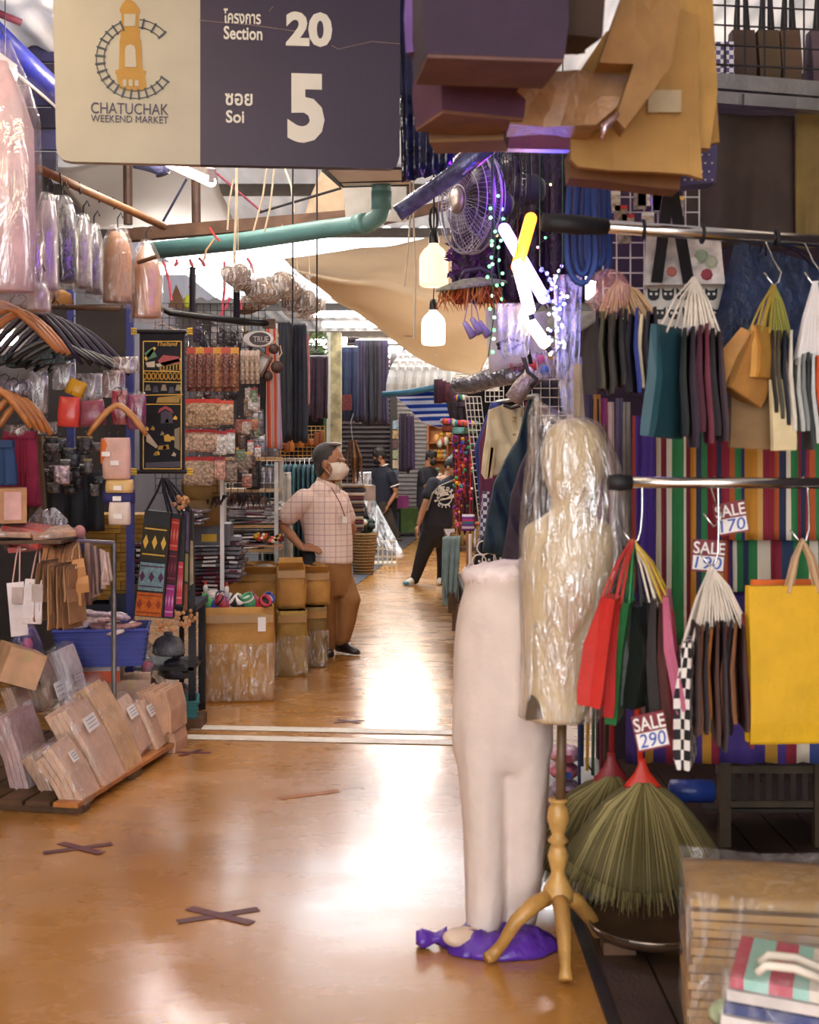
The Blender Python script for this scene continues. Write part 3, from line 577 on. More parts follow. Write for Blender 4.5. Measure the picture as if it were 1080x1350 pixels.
# sale tags
def sale(u, v, w_, h_, d, rot, num, label):
    c = P(u, v, d); t = T('sale_tag', label, 'price tag', c); t.rotation_euler = (0, -math.radians(rot), 0)
    W, H_ = S(w_, d), S(h_, d)
    MB().box((0, 0, 0), (W, .004, H_)).build('tag_card', mat('#7e2530', 0.5, bump=0), t)
    MB().box((0, -.003, -H_*.22), (W*.92, .003, H_*.44)).build('price_panel', PAPER, t)
    for s_, z, k, m in (('SALE', H_*.06, .94, PAPER), (num, -H_*.4, .8, mat('#2a4fa8', 0.5, bump=0))):
        me = text_mesh(s_, 1, .01, bold=.012 if s_ == 'SALE' else 0, shear=0 if s_ == 'SALE' else .12); xs = [p.co.x for p in me.vertices]; zs = [p.co.z for p in me.vertices]
        kx = W*k/(max(xs)-min(xs)); kz = H_*.38/(max(zs)-min(zs))
        for p in me.vertices: p.co = ((p.co.x-min(xs))*kx-W*k/2, p.co.y*.2-.0065, (p.co.z-min(zs))*kz+z)
        me.materials.append(m); o = bpy.data.objects.new('lettering', me); COL.objects.link(o); o.parent = t
    return t
sale(964, 683, 42, 42, 3.95, 10, '170', 'red SALE tag priced 170 below the lower rail'); sale(934, 733, 44, 42, 4.0, -4, '190', 'red SALE tag behind the white bag handles'); sale(858, 964, 44, 48, 3.6, 12, '290', 'red SALE tag priced 290 at the foot of the bag cluster')
s_hook('bent wire hook holding the top SALE tag', RL(928), P(943, 690, 3.92))
# ---- upper rail clusters
for u, lb in ((848, 'black'), (926, 'dark'), (1024, 'bent')): one(MB().tube([RU(u)+V((math.cos(a)*0, math.sin(a)*.028, math.cos(a)*.028)) for a in [2*math.pi*i/12 for i in range(12)]], .006, 6, closed=True), 'rail_ring', BLACK, '%s ring clipped round the upper chrome rail %s' % (lb, {848: 'next to the blue loops', 926: 'over the tote straps', 1024: 'over the denim bag'}[u]), 'ring')
hk = (815, 370, 4.0)
dk_ = ['#2a2328', '#5a5648', '#3a3532', '#4a4540', '#2b2728', '#1e1b20', '#2c2a35', '#31408a', '#e0d2b0', '#3a3440', '#2a2730']
nm = ['black', 'olive grey', 'dark taupe', 'mole grey', 'soft black', 'jet black', 'slate', 'royal blue', 'cream', 'dusk grey', 'graphite']
for i, hx in enumerate(dk_):
    bag(nm[i]+' slim bag in the pink-wrapped bunch on the upper rail', hk, (790+i*7.2, 410+R.uniform(-3, 8)), (788+i*7.6, 514+R.uniform(-6, 6)), 3.98+.01*i, .18, .014, math.radians(80+R.uniform(-6, 6)), P3(hx), TWINE, group='slim bags on the upper rail')
one(MB().ell((0, 0, 0), (S(30, 4), .06, S(32, 4)), 14), 'plastic_wrap', film('#ff9aa4', 0.5, 0.15, 30, 1.0), 'pink plastic wrap round the handles of the slim bag bunch', 'plastic wrap', P(802, 386, 3.97), smooth=True)
hk = (915, 366, 4.05)
tl_ = [('#27525e', (884, 432), (874, 577), .05, 55, 'deep teal paper bag on the upper rail'), ('#1f2528', (902, 436), (900, 575), .02, 80, 'black slim bag beside the deep teal one'), ('#2e2430', (912, 434), (912, 590), .02, 82, 'aubergine slim bag on white cord handles'), ('#4a2030', (922, 432), (922, 570), .02, 80, 'wine slim bag on white cord handles'), ('#6a2c3c', (930, 430), (932, 585), .016, 82, 'burgundy slim bag on white cord handles'), ('#231d24', (938, 436), (942, 575), .02, 80, 'inky slim bag on white cord handles'), ('#3a2a32', (946, 440), (950, 582), .018, 84, 'dull plum slim bag on white cord handles')]
for hx, a, b_, t_, yw, lb in tl_: bag(lb, hk, a, b_, 3.98, .21 if 'teal' in lb else .2, t_, math.radians(yw), P3(hx), ROPEW, group='white-handled bags on the upper rail', hr=.0036)
s_hook('bent wire hook carrying the brown kraft bags', RU(1000), P(1022, 372, 4.08)); s_hook('wire hook carrying the grey and orange bags', RU(1052), P(1075, 372, 4.1))
hk = (1020, 376, 4.05)
bag('large open kraft bag tilted on the upper rail', hk, (1004, 448), (968, 520), 3.98, .17, .09, math.radians(35), mat('#b98545', .7), mat('#b59a3a'), spread=.2)
bag('golden-brown kraft bag folded beside the tilted one', hk, (1006, 430), (1004, 498), 3.94, .1, .03, math.radians(50), mat('#c8923f', .7), mat('#b59a3a'))
bag('grey-brown kraft bag hanging lowest on the upper rail', hk, (1000, 512), (996, 592), 4.05, .17, .02, math.radians(2), mat('#8a6c46', .75), TWINE)
bag('small cream bag with its bottom fold facing out', hk, (1031, 500), (1033, 594), 3.96, .075, .02, math.radians(6), mat('#e0cda0', .7), TWINE)
for i, (hx, lb) in enumerate((('#262320', 'black'), ('#4b4a3a', 'olive'), ('#1d2233', 'midnight blue'), ('#d8d2c6', 'off-white'))):
    bag(lb+' slim bag sandwiched behind the small cream bag', hk, (1016+i*8, 438), (1018+i*8, 545+8*i), 4.02, .16, .012, math.radians(80), P3(hx), mat('#8d8a3a'), group='bags hung with the kraft bags')
hk = (1075, 372, 4.1)
for i, (hx, lb) in enumerate((('#b9bdb8', 'silver grey'), ('#8a8d8a', 'mid grey'), ('#3a3f40', 'charcoal'), ('#cdd0cc', 'pale grey'), ('#d95a22', 'bright orange'), ('#e8e2d8', 'white'), ('#5a3a70', 'violet'))):
    bag(lb+' slim bag in the bunch beside the kraft bags', hk, (1050+i*6, 470+R.uniform(-4, 6)), (1052+i*6.5, 585+R.uniform(-20, 15)), 4.02+.008*i, .18, .012, math.radians(80), P3(hx), WHITE, group='grey bunch on the upper rail', hr=.005)
# ---- behind the upper rail: denim bag, tote, cat panel
bag('large crinkled navy denim-blue bag behind the kraft bags', RU(1010), (1050, 342), (1006, 525), 4.5, .44, .1, math.radians(8), mat('#23304f', .5, var=.35, scale=20, bump=.6, bscale=25), NAVY, name='carry_bag')
t = T('tote_bag', 'floral cream tote with wide black straps over the rail', 'bag', P(905, 376, 4.55)); L_ = rel(t.location)
MB().hexa([L_(848, 376, 4.5), L_(956, 374, 4.5), L_(956, 374, 4.62), L_(848, 376, 4.62), L_(852, 312, 4.5), L_(950, 312, 4.5), L_(950, 312, 4.62), L_(852, 312, 4.62)]).build('bag_body', mat('#cfc5bf', .7, var=.35, scale=16), t)
for a, b_ in (((866, 372), (884, 235)), ((908, 372), (884, 235))): MB().bar(L_(a[0], a[1], 4.48), L_(b_[0], b_[1], 4.3), S(15, 4.4), .008, up=(0, 1, 0)).build('strap', BLACK, t)
for u, v, r_, hx in ((925, 338, 10, '#8f9a84'), (938, 345, 9, '#a8ab94'), (915, 345, 7, '#e8e2da'), (932, 362, 8, '#8a3440'), (872, 340, 8, '#9aa0a8'), (886, 358, 7, '#b86a5a')):
    MB().lathe([(S(r_, 4.5), 0), (S(r_*.6, 4.5), .004)], 8, L_(u, v, 4.495), ax=(0, -1, 0)).build('flower_print', mat(hx, .7), t)
t = T('cat_print_bag', 'cloth panel bag printed with rows of black cat faces', 'bag', P(905, 480, 4.6)); L_ = rel(t.location)
MB().hexa([L_(850, 482, 4.6), L_(962, 482, 4.6), L_(962, 482, 4.66), L_(850, 482, 4.66), L_(850, 374, 4.6), L_(964, 374, 4.6), L_(964, 374, 4.66), L_(850, 374, 4.66)]).build('bag_body', mat('#d8cfc2', .8), t)
for r_ in range(4):
    for c_ in range(6):
        u, v = 862+c_*19+(r_ % 2)*8, 388+r_*25
        if u > 956: continue
        f_ = MB().slab([L_(u+dx, v+dy, 4.597) for dx, dy in ((-8, -2), (-8, -9), (-4, -5), (4, -5), (8, -9), (8, -2), (7, 5), (3, 8), (-3, 8), (-7, 5))], (0, .003, 0)).build('cat_face', BLACK, t)
        for e in (-3.5, 3.5): MB().lathe([(S(2, 4.6), 0), (S(1.2, 4.6), .002)], 8, L_(u+e, v-.5, 4.595), ax=(0, -1, 0)).build('cat_eye', PAPER, f_)
# blue looped bag handles
for i, (x0, x1, yb) in enumerate(((748, 786, 374), (758, 778, 362), (774, 796, 352), (768, 804, 368))):
    xm, hw = (x0+x1)/2, (x1-x0)/2; pts = [(x0+4, 236), (x0, 300)]+[(xm-hw*math.cos(a), 335+(yb-335)*math.sin(a)) for a in [math.pi*q/8 for q in range(9)]]+[(x1-1, 300), (x1-3, 236)]
    pp = [P(u, v, 4.2+.04*i) for u, v in pts]; c = pp[6]
    one(MB().tube([p-c for p in pp], S(4.2, 4.2), 8), 'cord_loop', mat('#2c4a96', .6), 'thick blue cord loop hanging beside the neon lamps', 'cord', c, group='thick blue cord loops', smooth=True)
# ---- striped blankets behind the lower rail
STRP = ['#8f2436', '#d9c7a6', '#2f7d46', '#e8dcc6', '#7c2032', '#3a2f6a', '#c98a2a', '#8f2436', '#b85a2c', '#27304f']
def blanket(u0, u1, v0, v1, d, m, label, rip=3, amp=.015, sk=0):
    tl, tr, br, bl = P(u0, v0, d), P(u1, v0, d), P(u1+sk, v1, d), P(u0+sk, v1, d); c = (bl+br)/2
    return one(drape(tl-c, tr-c, br-c, bl-c, rip, amp, 30, 12, .008, seed=u0), 'striped_blanket', m, label, 'blanket', c, smooth=True)
blanket(826, 1120, 770, 1006, 4.95, stripes(['#45307a', '#45307a', '#b8862e', '#45307a', '#8f2436', '#e0d0b8', '#33407a', '#45307a', '#c28a2a', '#8f2436', '#45307a', '#45307a'], n=22, seed=3), 'purple striped blanket forming the lowest layer behind the bags', 6)
blanket(858, 966, 540, 850, 4.85, stripes(['#8f2436', '#d9c7a6', '#7c2032', '#e8dcc6', '#2f7d46', '#2f7d46', '#e8dcc6', '#7c2032', '#c98a2a', '#27304f', '#2f7d46', '#8f2436', '#a02a3a', '#a02a3a', '#d9a860', '#b85a2c', '#8f2436', '#3a2f6a'], seed=5), 'red and green striped blanket hanging beside the purple strip', 4)
blanket(946, 1120, 545, 712, 4.78, stripes(['#27304f', '#8f2436', '#b85a2c', '#2f7d46', '#33336a', '#c98a2a', '#c98a2a', '#d9a860', '#8f2436', '#a02a3a', '#b85a2c', '#27304f', '#e8dcc6', '#2f7d46', '#8f2436'], seed=8, n=24), 'orange and red multicolour striped blanket behind the 170 tag', 5)
blanket(942, 1120, 700, 780, 4.88, stripes(['#2f7d46', '#2f7d46', '#e8dcc6', '#2a7040', '#27304f', '#2f7d46', '#e0d0b8', '#8f2436', '#27405f'], n=16, seed=4), 'green striped blanket edge above the yellow bag', 5)
blanket(834, 864, 548, 780, 4.8, stripes(['#8f3030', '#4a2f86', '#4a2f86', '#4a2f86', '#4a2f86', '#4a2f86', '#3c2870'], seed=2, jitter=0), 'plain purple hanging strip with a red edge', 1)
# purple boxy bag hem and hanging cords behind the bust
for i, (u, hx, lb) in enumerate(((768, '#26242a', 'black'), (776, '#c99a30', 'golden yellow'), (783, '#31503a', 'dark green'), (790, '#7a2438', 'wine red'), (762, '#2c3c66', 'navy blue'), (798, '#5b3f2c', 'brown'))):
    pp = [P(u, 560, 4.75), P(u+2, 760, 4.75), P(u+R.uniform(-3, 3), 1010+i*6, 4.75)]
    one(MB().tube(pp, S(2.4, 4.75), 6), 'strap_cord', mat(hx, .7), lb+' cord hanging behind the plastic-covered bust', 'cord')
for i, (u, v0, hx) in enumerate(((757, 480, '#b7a58a'), (772, 520, '#3a3150'), (783, 520, '#a06a30'), (792, 525, '#7a2d60'), (800, 530, '#c2a7a0'), (812, 525, '#57506a'), (822, 530, '#8a857c'), (780, 526, '#26222a'))):
    one(drape(P(u, v0, 5.1), P(u+9, v0, 5.1), P(u+10, 720, 5.1), P(u, 720, 5.1), 1, .006, 6, 6, .01, seed=i), 'hanging_scarf', mat(hx, .75), ['beige', 'indigo', 'amber', 'magenta', 'blush', 'grey violet', 'stone', 'black'][i]+' narrow scarf hanging beyond the bust head', 'scarf')
for i, (u0, u1, v0, v1, hx, lb) in enumerate(((722, 764, 1004, 1026, '#e58aa2', 'pink'), (720, 768, 982, 1004, '#d8a8b8', 'pale pink'), (726, 766, 1026, 1052, '#c7b9e0', 'lilac'))):
    c = P((u0+u1)/2, v1, 4.9); t = T('foil_packet', lb+' shiny packet in the pile behind the stand pole', 'packet', c)
    MB().ell((0, 0, S((v1-v0)/2, 4.9)), (S((u1-u0)/2, 4.9), .09, S((v1-v0)/2, 4.9)), 12).build('packet_body', mat(hx, .25, var=.4, scale=30, bump=.5), t, smooth=True)
    MB().box((0, -.085, S((v1-v0)/2, 4.9)), (S(14, 4.9), .01, S(8, 4.9))).build('label_patch', mat('#a02c46' if i else '#3b59b0', .5), t)
t = T('packet_shelf', 'low dark wooden shelf under the shiny packets', 'shelf', P(745, 1052, 4.9)*1.0)
zz = t.location.z-.032; MB().box((.05, .05, -.02), (.5, .3, .03)).build('board', WOODD, t)
for x in (-.17, .27): MB().box((x, .05, -zz/2-.02), (.04, .26, zz-.03)).build('leg', WOODD, t)
# ---- big bags hung high in the foreground
def boxbag(label, u0, u1, v0, v1, d, dep, yaw, m, mside=None, straps=True, roll=0.0):
    c = P((u0+u1)/2, v1, d); W, H_ = S(u1-u0, d), S(v1-v0, d); t = T('carry_bag', label, 'bag', c, rz=yaw); t.rotation_euler.y = roll
    h = W/2; mb = MB(); mb.rings([[V((-h*.94, -.0, 0)), V((h*.94, 0, 0)), V((h*.94, dep, 0)), V((-h*.94, dep, 0))], [V((-h, -.005, H_*.25)), V((h, -.005, H_*.25)), V((h, dep+.005, H_*.25)), V((-h, dep+.005, H_*.25))], [V((-h, dep*.25, H_)), V((h, dep*.25, H_)), V((h, dep*.75, H_)), V((-h, dep*.75, H_))]])
    mb.build('bag_body', m, t)
    MB().box((0, dep/2, -.004), (W*.93, dep*.98, .008)).build('base_panel', mside or m, t)
    if straps:
        for y in (.3, .7): MB().tube([V((-h*.45, dep*y, H_)), V((-h*.3, dep*.5, H_+.2)), V((0, dep*.5, H_+.3)), V((h*.3, dep*.5, H_+.2)), V((h*.45, dep*y, H_))], .008, 6).build('strap', BLACK, t)
    return t
boxbag('large black-purple fabric bag hanging highest beside the sign', 556, 752, -130, 74, 2.9, .22, .12, mat('#35263a', .8), mat('#6b4c48', .8))  # fabric bag colours made more purple to carry the purple light
boxbag('violet fabric bag hung behind the black-purple one', 532, 590, -100, 62, 3.05, .16, -.3, mat('#6f5290', .8))
boxbag('maroon fabric bag with an open violet side', 576, 700, -30, 150, 3.3, .2, .35, mat('#553048', .8), mat('#7b5440', .8))
boxbag('violet lining bag tucked into the maroon one', 574, 642, -40, 100, 3.28, .12, .1, mat('#5c4f94', .8))
boxbag('brown kraft bag hung under the maroon fabric bag', 562, 668, 0, 182, 3.5, .14, -.15, mat('#6f5038', .75), mat('#8a6a42', .75))
boxbag('dark brown bag hung behind the tan kraft ones', 730, 800, -150, 42, 3.0, .14, .3, mat('#3a2a20', .8))
boxbag('olive-brown bag high beside the dark brown bag', 722, 770, -120, 52, 3.2, .1, -.2, mat('#6a5432', .75))
one(MB().bar(P(580, 186, 4.2), P(760, 190, 4.2), .05, .05), 'display_bar', mat('#7a2f78', .35), 'magenta metal bar under the hanging fabric bags', 'bar')  # magenta set in the bar's material colour
def crumple(label, pts, d, th, m, name='kraft_bag', amp=.03, seed=0):
    """creased paper bag: outline with its own distance, real thickness and dents"""
    c = P(sum(p[0] for p in pts)/len(pts), max(p[1] for p in pts), d); t = T(name, label, 'bag', c)
    L_ = rel(c); bm = bmesh.new(); vs_ = [bm.verts.new(L_(u, v, d)) for u, v in pts]; f_ = bm.faces.new(vs_)
    r_ = bmesh.ops.extrude_face_region(bm, geom=[f_]); ev = [x for x in r_['geom'] if isinstance(x, bmesh.types.BMVert)]
    for x in ev: x.co += V((0, th, 0))
    bmesh.ops.triangulate(bm, faces=bm.faces); bmesh.ops.subdivide_edges(bm, edges=bm.edges, cuts=2, use_grid_fill=True)
    for x in bm.verts: x.co.y += amp*mnoise.noise(x.co*7+V((seed, seed, 0)))
    bmesh.ops.recalc_face_normals(bm, faces=bm.faces)
    me = bpy.data.meshes.new('bag_body'); bm.to_mesh(me); bm.free(); me.materials.append(m); o = bpy.data.objects.new('bag_body', me); COL.objects.link(o); o.parent = t
    return t
KB = mat('#a98246', .75, var=.1, bump=.15); KB2 = mat('#8a6338', .75, var=.12)
crumple('crumpled shiny kraft bag between the fabric bags and tan bags', [(676, 130), (700, 96), (760, 92), (828, 100), (838, 118), (806, 150), (784, 168), (740, 164), (672, 164)], 3.35, .12, mat('#a07a55', .4, var=.25, scale=10, bump=.3), amp=.08, seed=2)
CHEV = crumple('stiff brown kraft bag bent like a chevron', [(840, -60), (905, -60), (896, 20), (886, 86), (824, 170), (812, 156), (836, 84), (790, 82)], 3.2, .08, mat('#8f6a3c', .75), amp=.03, seed=3)
FLATK = crumple('large tan kraft bag hanging flat in front', [(754, 110), (800, 40), (896, 10), (918, 20), (926, 236), (908, 230), (762, 220), (752, 210)], 3.5, .03, KB, amp=.02, seed=5)
crumple('tall tan kraft bag just behind the flat one', [(880, -60), (938, -60), (946, 120), (936, 196), (890, 192)], 3.56, .04, mat('#b58c4a', .75), amp=.02, seed=6)
crumple('narrow tan kraft bag outermost behind the tall one', [(900, -60), (936, -60), (948, 188), (936, 190), (906, 186)], 3.66, .03, mat('#a57f3f', .75), amp=.02, seed=7)
crumple('brown kraft bag base hanging below the flat tan bag', [(750, 200), (900, 210), (896, 250), (752, 234)], 3.64, .1, mat('#7b5434', .8), amp=.02, seed=8)
t = crumple('purple dotted gift bag behind the tan kraft bags', [(884, 150), (948, 150), (944, 240), (884, 246)], 3.9, .1, mat('#3a2f62', .6), amp=.0, name='gift_bag')
L_ = rel(t.location)
for i in range(5):
    for j in range(4): MB().lathe([(.003, 0), (.002, .003)], 6, L_(899+i*9+(j % 2)*4, 204+j*11, 3.895), ax=(0, -1, 0)).build('dot', PAPER, t)
MB().box(P(876, 134, 3.48)-V(FLATK.location), (.09, .012, .06)).build('paper_tag', mat('#b6a888', .7), FLATK)
MB().tube([P(794, 182, 3.19)-V(CHEV.location), P(797, 168, 3.19)-V(CHEV.location), P(816, 150, 3.21)-V(CHEV.location)], [.003, .012, .006], 8).build('metal_clip', mat('#d8b8c0', .2, .8), CHEV, smooth=True)
# ---- mesh shelf, steel beam, brown panel top right
t = T('mesh_shelf', 'dark wire mesh shelf front high on the right stall', 'wire mesh', P(930, 100, 4.9)); L_ = rel(t.location)
for i in range(8): MB().tube([L_(930+i*26, -40, 4.9), L_(930+i*26, 112, 4.9)], .004, 5).build('mesh_wire', DWIRE, t)
for j in range(6): MB().tube([L_(925, -20+j*26, 4.9), L_(1130, -10+j*26, 4.9)], .004, 5).build('mesh_wire', DWIRE, t)
t = T('shelf_beam', 'grey steel double beam under the mesh shelf', 'beam', P(925, 140, 4.85)); L_ = rel(t.location)
MB().bar(L_(915, 106, 4.85), L_(1160, 126, 4.95), .05, S(20, 4.85)).build('flange', STEEL, t); MB().bar(L_(915, 128, 4.85), L_(1160, 146, 4.95), .05, S(16, 4.85)).build('flange', STEEL, t); MB().box(L_(980, 132, 4.82), (.006, .01, .045)).build('joint', BLACK, t)
for i, (u0, u1, lb, hx) in enumerate(((968, 998, 'brown', '#4b3a30'), (1002, 1030, 'olive-brown', '#54442f'), (1032, 1058, 'umber', '#5a4433'), (1072, 1110, 'purple and tan', '#5b4a55'))):
    boxbag(lb+' canvas bag stored behind the mesh shelf', u0, u1, 36, 104, 5.05, .12, 0, mat(hx, .8))
for i, u in enumerate((946, 960)): one(MB().box(P(u, 84, 4.94), (S(10, 5), .07, S(50, 5))), 'folded_bag', checker('#d8d2d8', '#4a4278', 60), 'purple and white printed folded bag behind the mesh', 'bag', group='printed folded bags behind the mesh')
one(drape(P(905, 150, 5.2), P(1046, 154, 5.2), P(1046, 330, 5.2), P(900, 326, 5.2), 2, .02, 16, 8, .02), 'brown_curtain', mat('#41332c', .8, var=.15), 'plain dark brown cloth panel behind the upper rail', 'cloth panel', smooth=True)
one(drape(P(1050, 150, 5.15), P(1130, 154, 5.15), P(1130, 330, 5.15), P(1050, 326, 5.15), 2, .02, 16, 8, .02), 'olive_curtain', mat('#7a6534', .8, var=.15), 'olive cloth panel beside the dark brown one', 'cloth panel', smooth=True)
# wire grid with small goods behind the totes
def grid_panel(label, u0, u1, v0, v1, d, nu, nv, m, sk=0, r=.003, d1=None):
    d1 = d1 or d; c = P((u0+u1)/2, v1, d); t = T('wire_grid', label, 'wire grid', c); L_ = rel(c)
    for i in range(nu+1):
        a = i/nu; dd = d+(d1-d)*a; MB().tube([L_(u0+(u1-u0)*a, v0, dd), L_(u0+(u1-u0)*a+sk, v1, dd)], r, 5).build('wire', m, t)
    for j in range(nv+1):
        b_ = j/nv; MB().tube([L_(u0+sk*b_, v0+(v1-v0)*b_, d), L_(u1+sk*b_, v0+(v1-v0)*b_, d1)], r, 5).build('wire', m, t)
    return t
grid_panel('grey wire grid behind the cat print bag', 795, 922, 240, 420, 4.75, 7, 9, WIRE)
for i in range(14):
    u, v = R.uniform(805, 905), R.uniform(262, 330); c = P(u, v+9, 4.72); t = T('charm_packet', 'tiny clear packet of charms hung on the grey grid', 'packet', c, 'charm packets on the grey grid')
    MB().box((0, 0, .03), (.045, .012, .06)).build('packet_body', mat(R.choice(['#b9a890', '#8d7d6a', '#cfc4b4', '#75695f']), .25, var=.5, scale=60), t); MB().box((0, -.003, .066), (.045, .006, .014)).build('header_card', R.choice([PAPER, RED, GOLD]), t); MB().tube([(0, 0, .07), (0, .035, .072)], .003, 4).build('peg', WIRE, t)
# ================================================================ MANNEQUINS, BROOMS, FLOOR GOODS
def section_body(rows, o, n=24, ripple=None):
    """rows: (u, v, halfwidth_px, halfdepth_m, d) -> closed loops"""
    loops = []
    for k, (u, v, hw, hd, d) in enumerate(rows):
        c = P(u, v, d)-o; l = []
        for j in range(n):
            a = 2*math.pi*j/n; q = 1+(ripple(a, k) if ripple else 0); l.append(c+V((math.cos(a)*S(hw, d)*q, math.sin(a)*hd*q, 0)))
        loops.append(l)
    return MB().rings(loops)
def smooth_rows(rows, m=4):
    out = []
    for i in range(len(rows)-1):
        p0, p1, p2, p3 = rows[max(i-1, 0)], rows[i], rows[i+1], rows[min(i+2, len(rows)-1)]
        for k in range(m):
            t = k/m; out.append(tuple(0.5*((2*b)+(-a+c)*t+(2*a-5*b+4*c-e)*t*t+(-a+3*b-3*c+e)*t**3) for a, b, c, e in zip(p0, p1, p2, p3)))
    return out+[rows[-1]]
D = 4.05; base = V((P(738, 1275, D).x, D, 0))
bust = T('bust_mannequin', 'cream dressmaker bust with egg head on a turned wooden tripod', 'mannequin', base)
FL = mat('#dcc49a', .55, var=.08, scale=6, bump=.05)
rows = smooth_rows([(757, 551, 4, .012, D), (757, 556, 22, .05, D), (757, 570, 36, .085, D), (757, 600, 43, .10, D), (756, 632, 38, .09, D), (754, 655, 28, .07, D), (752, 672, 26, .06, D), (750, 684, 40, .065, D), (750, 694, 56, .08, D), (750, 712, 61, .1, D), (749, 750, 60, .115, D), (746, 790, 56, .12, D), (742, 830, 51, .1, D), (738, 870, 46, .1, D), (735, 910, 44, .11, D), (732, 938, 43, .11, D), (732, 946, 40, .105, D)])
section_body(rows, base).build('torso', FL, bust, smooth=True)
MB().slab([P(694, 950, D-.1)-base, P(697, 926, D-.1)-base, P(703, 918, D-.1)-base, P(711, 926, D-.1)-base, P(716, 948, D-.1)-base], (0, .05, 0)).build('leg_notch', mat('#5d4a36', .8), bust)
L_ = rel(base)
MB().tube([L_(741, 945, D), L_(739, 1060, D)], S(6.5, D), 12).build('pole', mat('#6b5136', .45, var=.3), bust, smooth=True)
MB().lathe([(S(13, D), 0)]+[(S(r_, D), S(1190-v, D)) for r_, v in ((20, 1186), (20, 1172), (13, 1160), (9, 1150), (11, 1140), (14, 1128), (11, 1118), (9, 1112), (14, 1108), (8, 1100), (11, 1092), (15, 1078), (13, 1066), (9, 1060), (13, 1056), (13, 1053))], 20, L_(736, 1190, D)).build('turned_post', mat('#c79a55', .35, var=.15, scale=20), bust, smooth=True)
LEG = mat('#b88a48', .35, var=.2, scale=14)
for pts in ([(728, 1180, D), (705, 1192, D-.06), (680, 1215, D-.08), (662, 1245, D-.06), (650, 1262, 4.02), (642, 1270, 4.0)], [(737, 1182, D), (741, 1200, D-.1), (744, 1235, D-.17), (746, 1275, 3.86), (746, 1302, 3.83)], [(745, 1180, D), (762, 1190, D+.04), (780, 1212, D+.08), (788, 1240, D+.1), (796, 1252, 4.16), (804, 1260, 4.12)]):
    pp = [P(*p) for p in pts]
    for p in pp: p.z = max(p.z, .034 if p.x > .53 else .022)
    MB().tube([p-base for p in pp], [S(r_, D) for r_ in (11, 11, 9.5, 7.5, 9, 7)[:len(pp)]], 10).build('leg', LEG, bust, smooth=True)
# clear plastic cover over the bust
rows = smooth_rows([(708, 520, 4, .012, D), (710, 533, 9, .03, D), (722, 545, 24, .07, D), (742, 556, 44, .1, D), (752, 590, 54, .13, D), (757, 640, 64, .14, D), (757, 700, 69, .15, D), (754, 770, 65, .155, D), (748, 840, 58, .14, D), (742, 900, 54, .14, D), (738, 944, 52, .135, D)])
cov = section_body(rows, base, 48, lambda a, k: (.06*abs(math.sin(a*7.5+k*.06))+.03*math.sin(a*23+k*.25))*min(1, k/12))
tag(cov.build('plastic_cover', film('#fff4ea', .42, .1, 16, 1.0), None, base, True), 'clear crinkled plastic bag pulled over the cream bust', 'plastic cover')
# trousers mannequin
D = 4.2; base = V((P(660, 1245, D).x, D, 0)); pants = T('trouser_mannequin', 'leg mannequin dressed in loose white elastic-waist trousers', 'mannequin', base)
PW = mat('#e9d8cc', .85, var=.05, scale=12, bump=.25, bscale=25, trans=.1)
rp = lambda a, k: .02*math.sin(a*9+k*.3)+.012*math.sin(a*17+k*.2)
hip = smooth_rows([(658, 752, 45, .115, D), (658, 760, 48, .125, D), (657, 775, 45, .115, D), (657, 795, 50, .13, D), (659, 830, 58, .14, D), (661, 880, 64, .145, D), (662, 940, 66, .14, D), (663, 985, 66, .12, D), (663, 1010, 58, .1, D)], 5)
lA = smooth_rows([(632, 930, 33, .12, D), (634, 980, 34, .12, D), (638, 1040, 32, .11, D), (640, 1100, 29, .1, D), (640, 1160, 27, .09, D), (639, 1205, 25, .085, D), (638, 1226, 22, .08, D)], 5)
lB = smooth_rows([(692, 930, 33, .12, D+.02), (692, 980, 34, .12, D+.02), (691, 1040, 32, .11, D+.02), (690, 1100, 30, .1, D+.03), (688, 1160, 27, .09, D+.04), (686, 1205, 23, .08, D+.05), (684, 1222, 20, .07, D+.05)], 5)
mb = MB()
for rws in (hip, lA, lB):
    s2 = section_body(rws, base, 28, rp); mb.add(s2.v, s2.f)
melted(mb, 'trousers', PW, pants, .012, 3, .5)
wb = MB(); lo = []
for k, (v, hw, hd) in enumerate(((744, 45, .115), (750, 48, .125), (756, 49, .125), (764, 46, .117))):
    lo.append([P(658, v, D)-base+V((math.cos(2*math.pi*j/72)*S(hw, D)*(1+.03*math.sin(j*2.6)), math.sin(2*math.pi*j/72)*hd*(1+.03*math.sin(j*2.6)), .006*math.sin(j*.9)+.012*math.cos(2*math.pi*j/72))) for j in range(72)])
wb.rings(lo); wb.build('waistband', mat('#efdfd8', .85, bump=.3, bscale=40), pants, smooth=True)
for u, d in ((632, 4.16), (682, 4.24)):
    c = P(u, 1228, d)-base; MB().ell(c+V((-.045, -.04, -.005)), (.085, .05, .032), 14, rot=(0, .15, .5)).build('foot', mat('#d9bfa8', .5), pants, smooth=True)
pp = MB(); PB = [(588, 1228), (600, 1250), (650, 1257), (735, 1248), (736, 1240), (718, 1222), (690, 1216), (640, 1222), (600, 1222)]
cc = P(660, 1252, 4.12)
def fb(a, b_):
    th = a*2*math.pi; r_ = .19*(1+.12*mnoise.noise(V((math.cos(th)*2, math.sin(th)*2, 1)))); k = 1-.8*b_
    return V((math.cos(th)*r_*k*1.0, math.sin(th)*r_*k*.62, .0+.05*math.sin(b_*math.pi*.75)+.025*mnoise.noise(V((math.cos(th)*5, math.sin(th)*5, b_*5)))))
lo = [[fb(j/40, i/6)+V((0, 0, .012)) for j in range(40)] for i in range(7)]
pl = MB().rings([[p-V((0, 0, p.z-.002)) for p in lo[0]]]+lo)
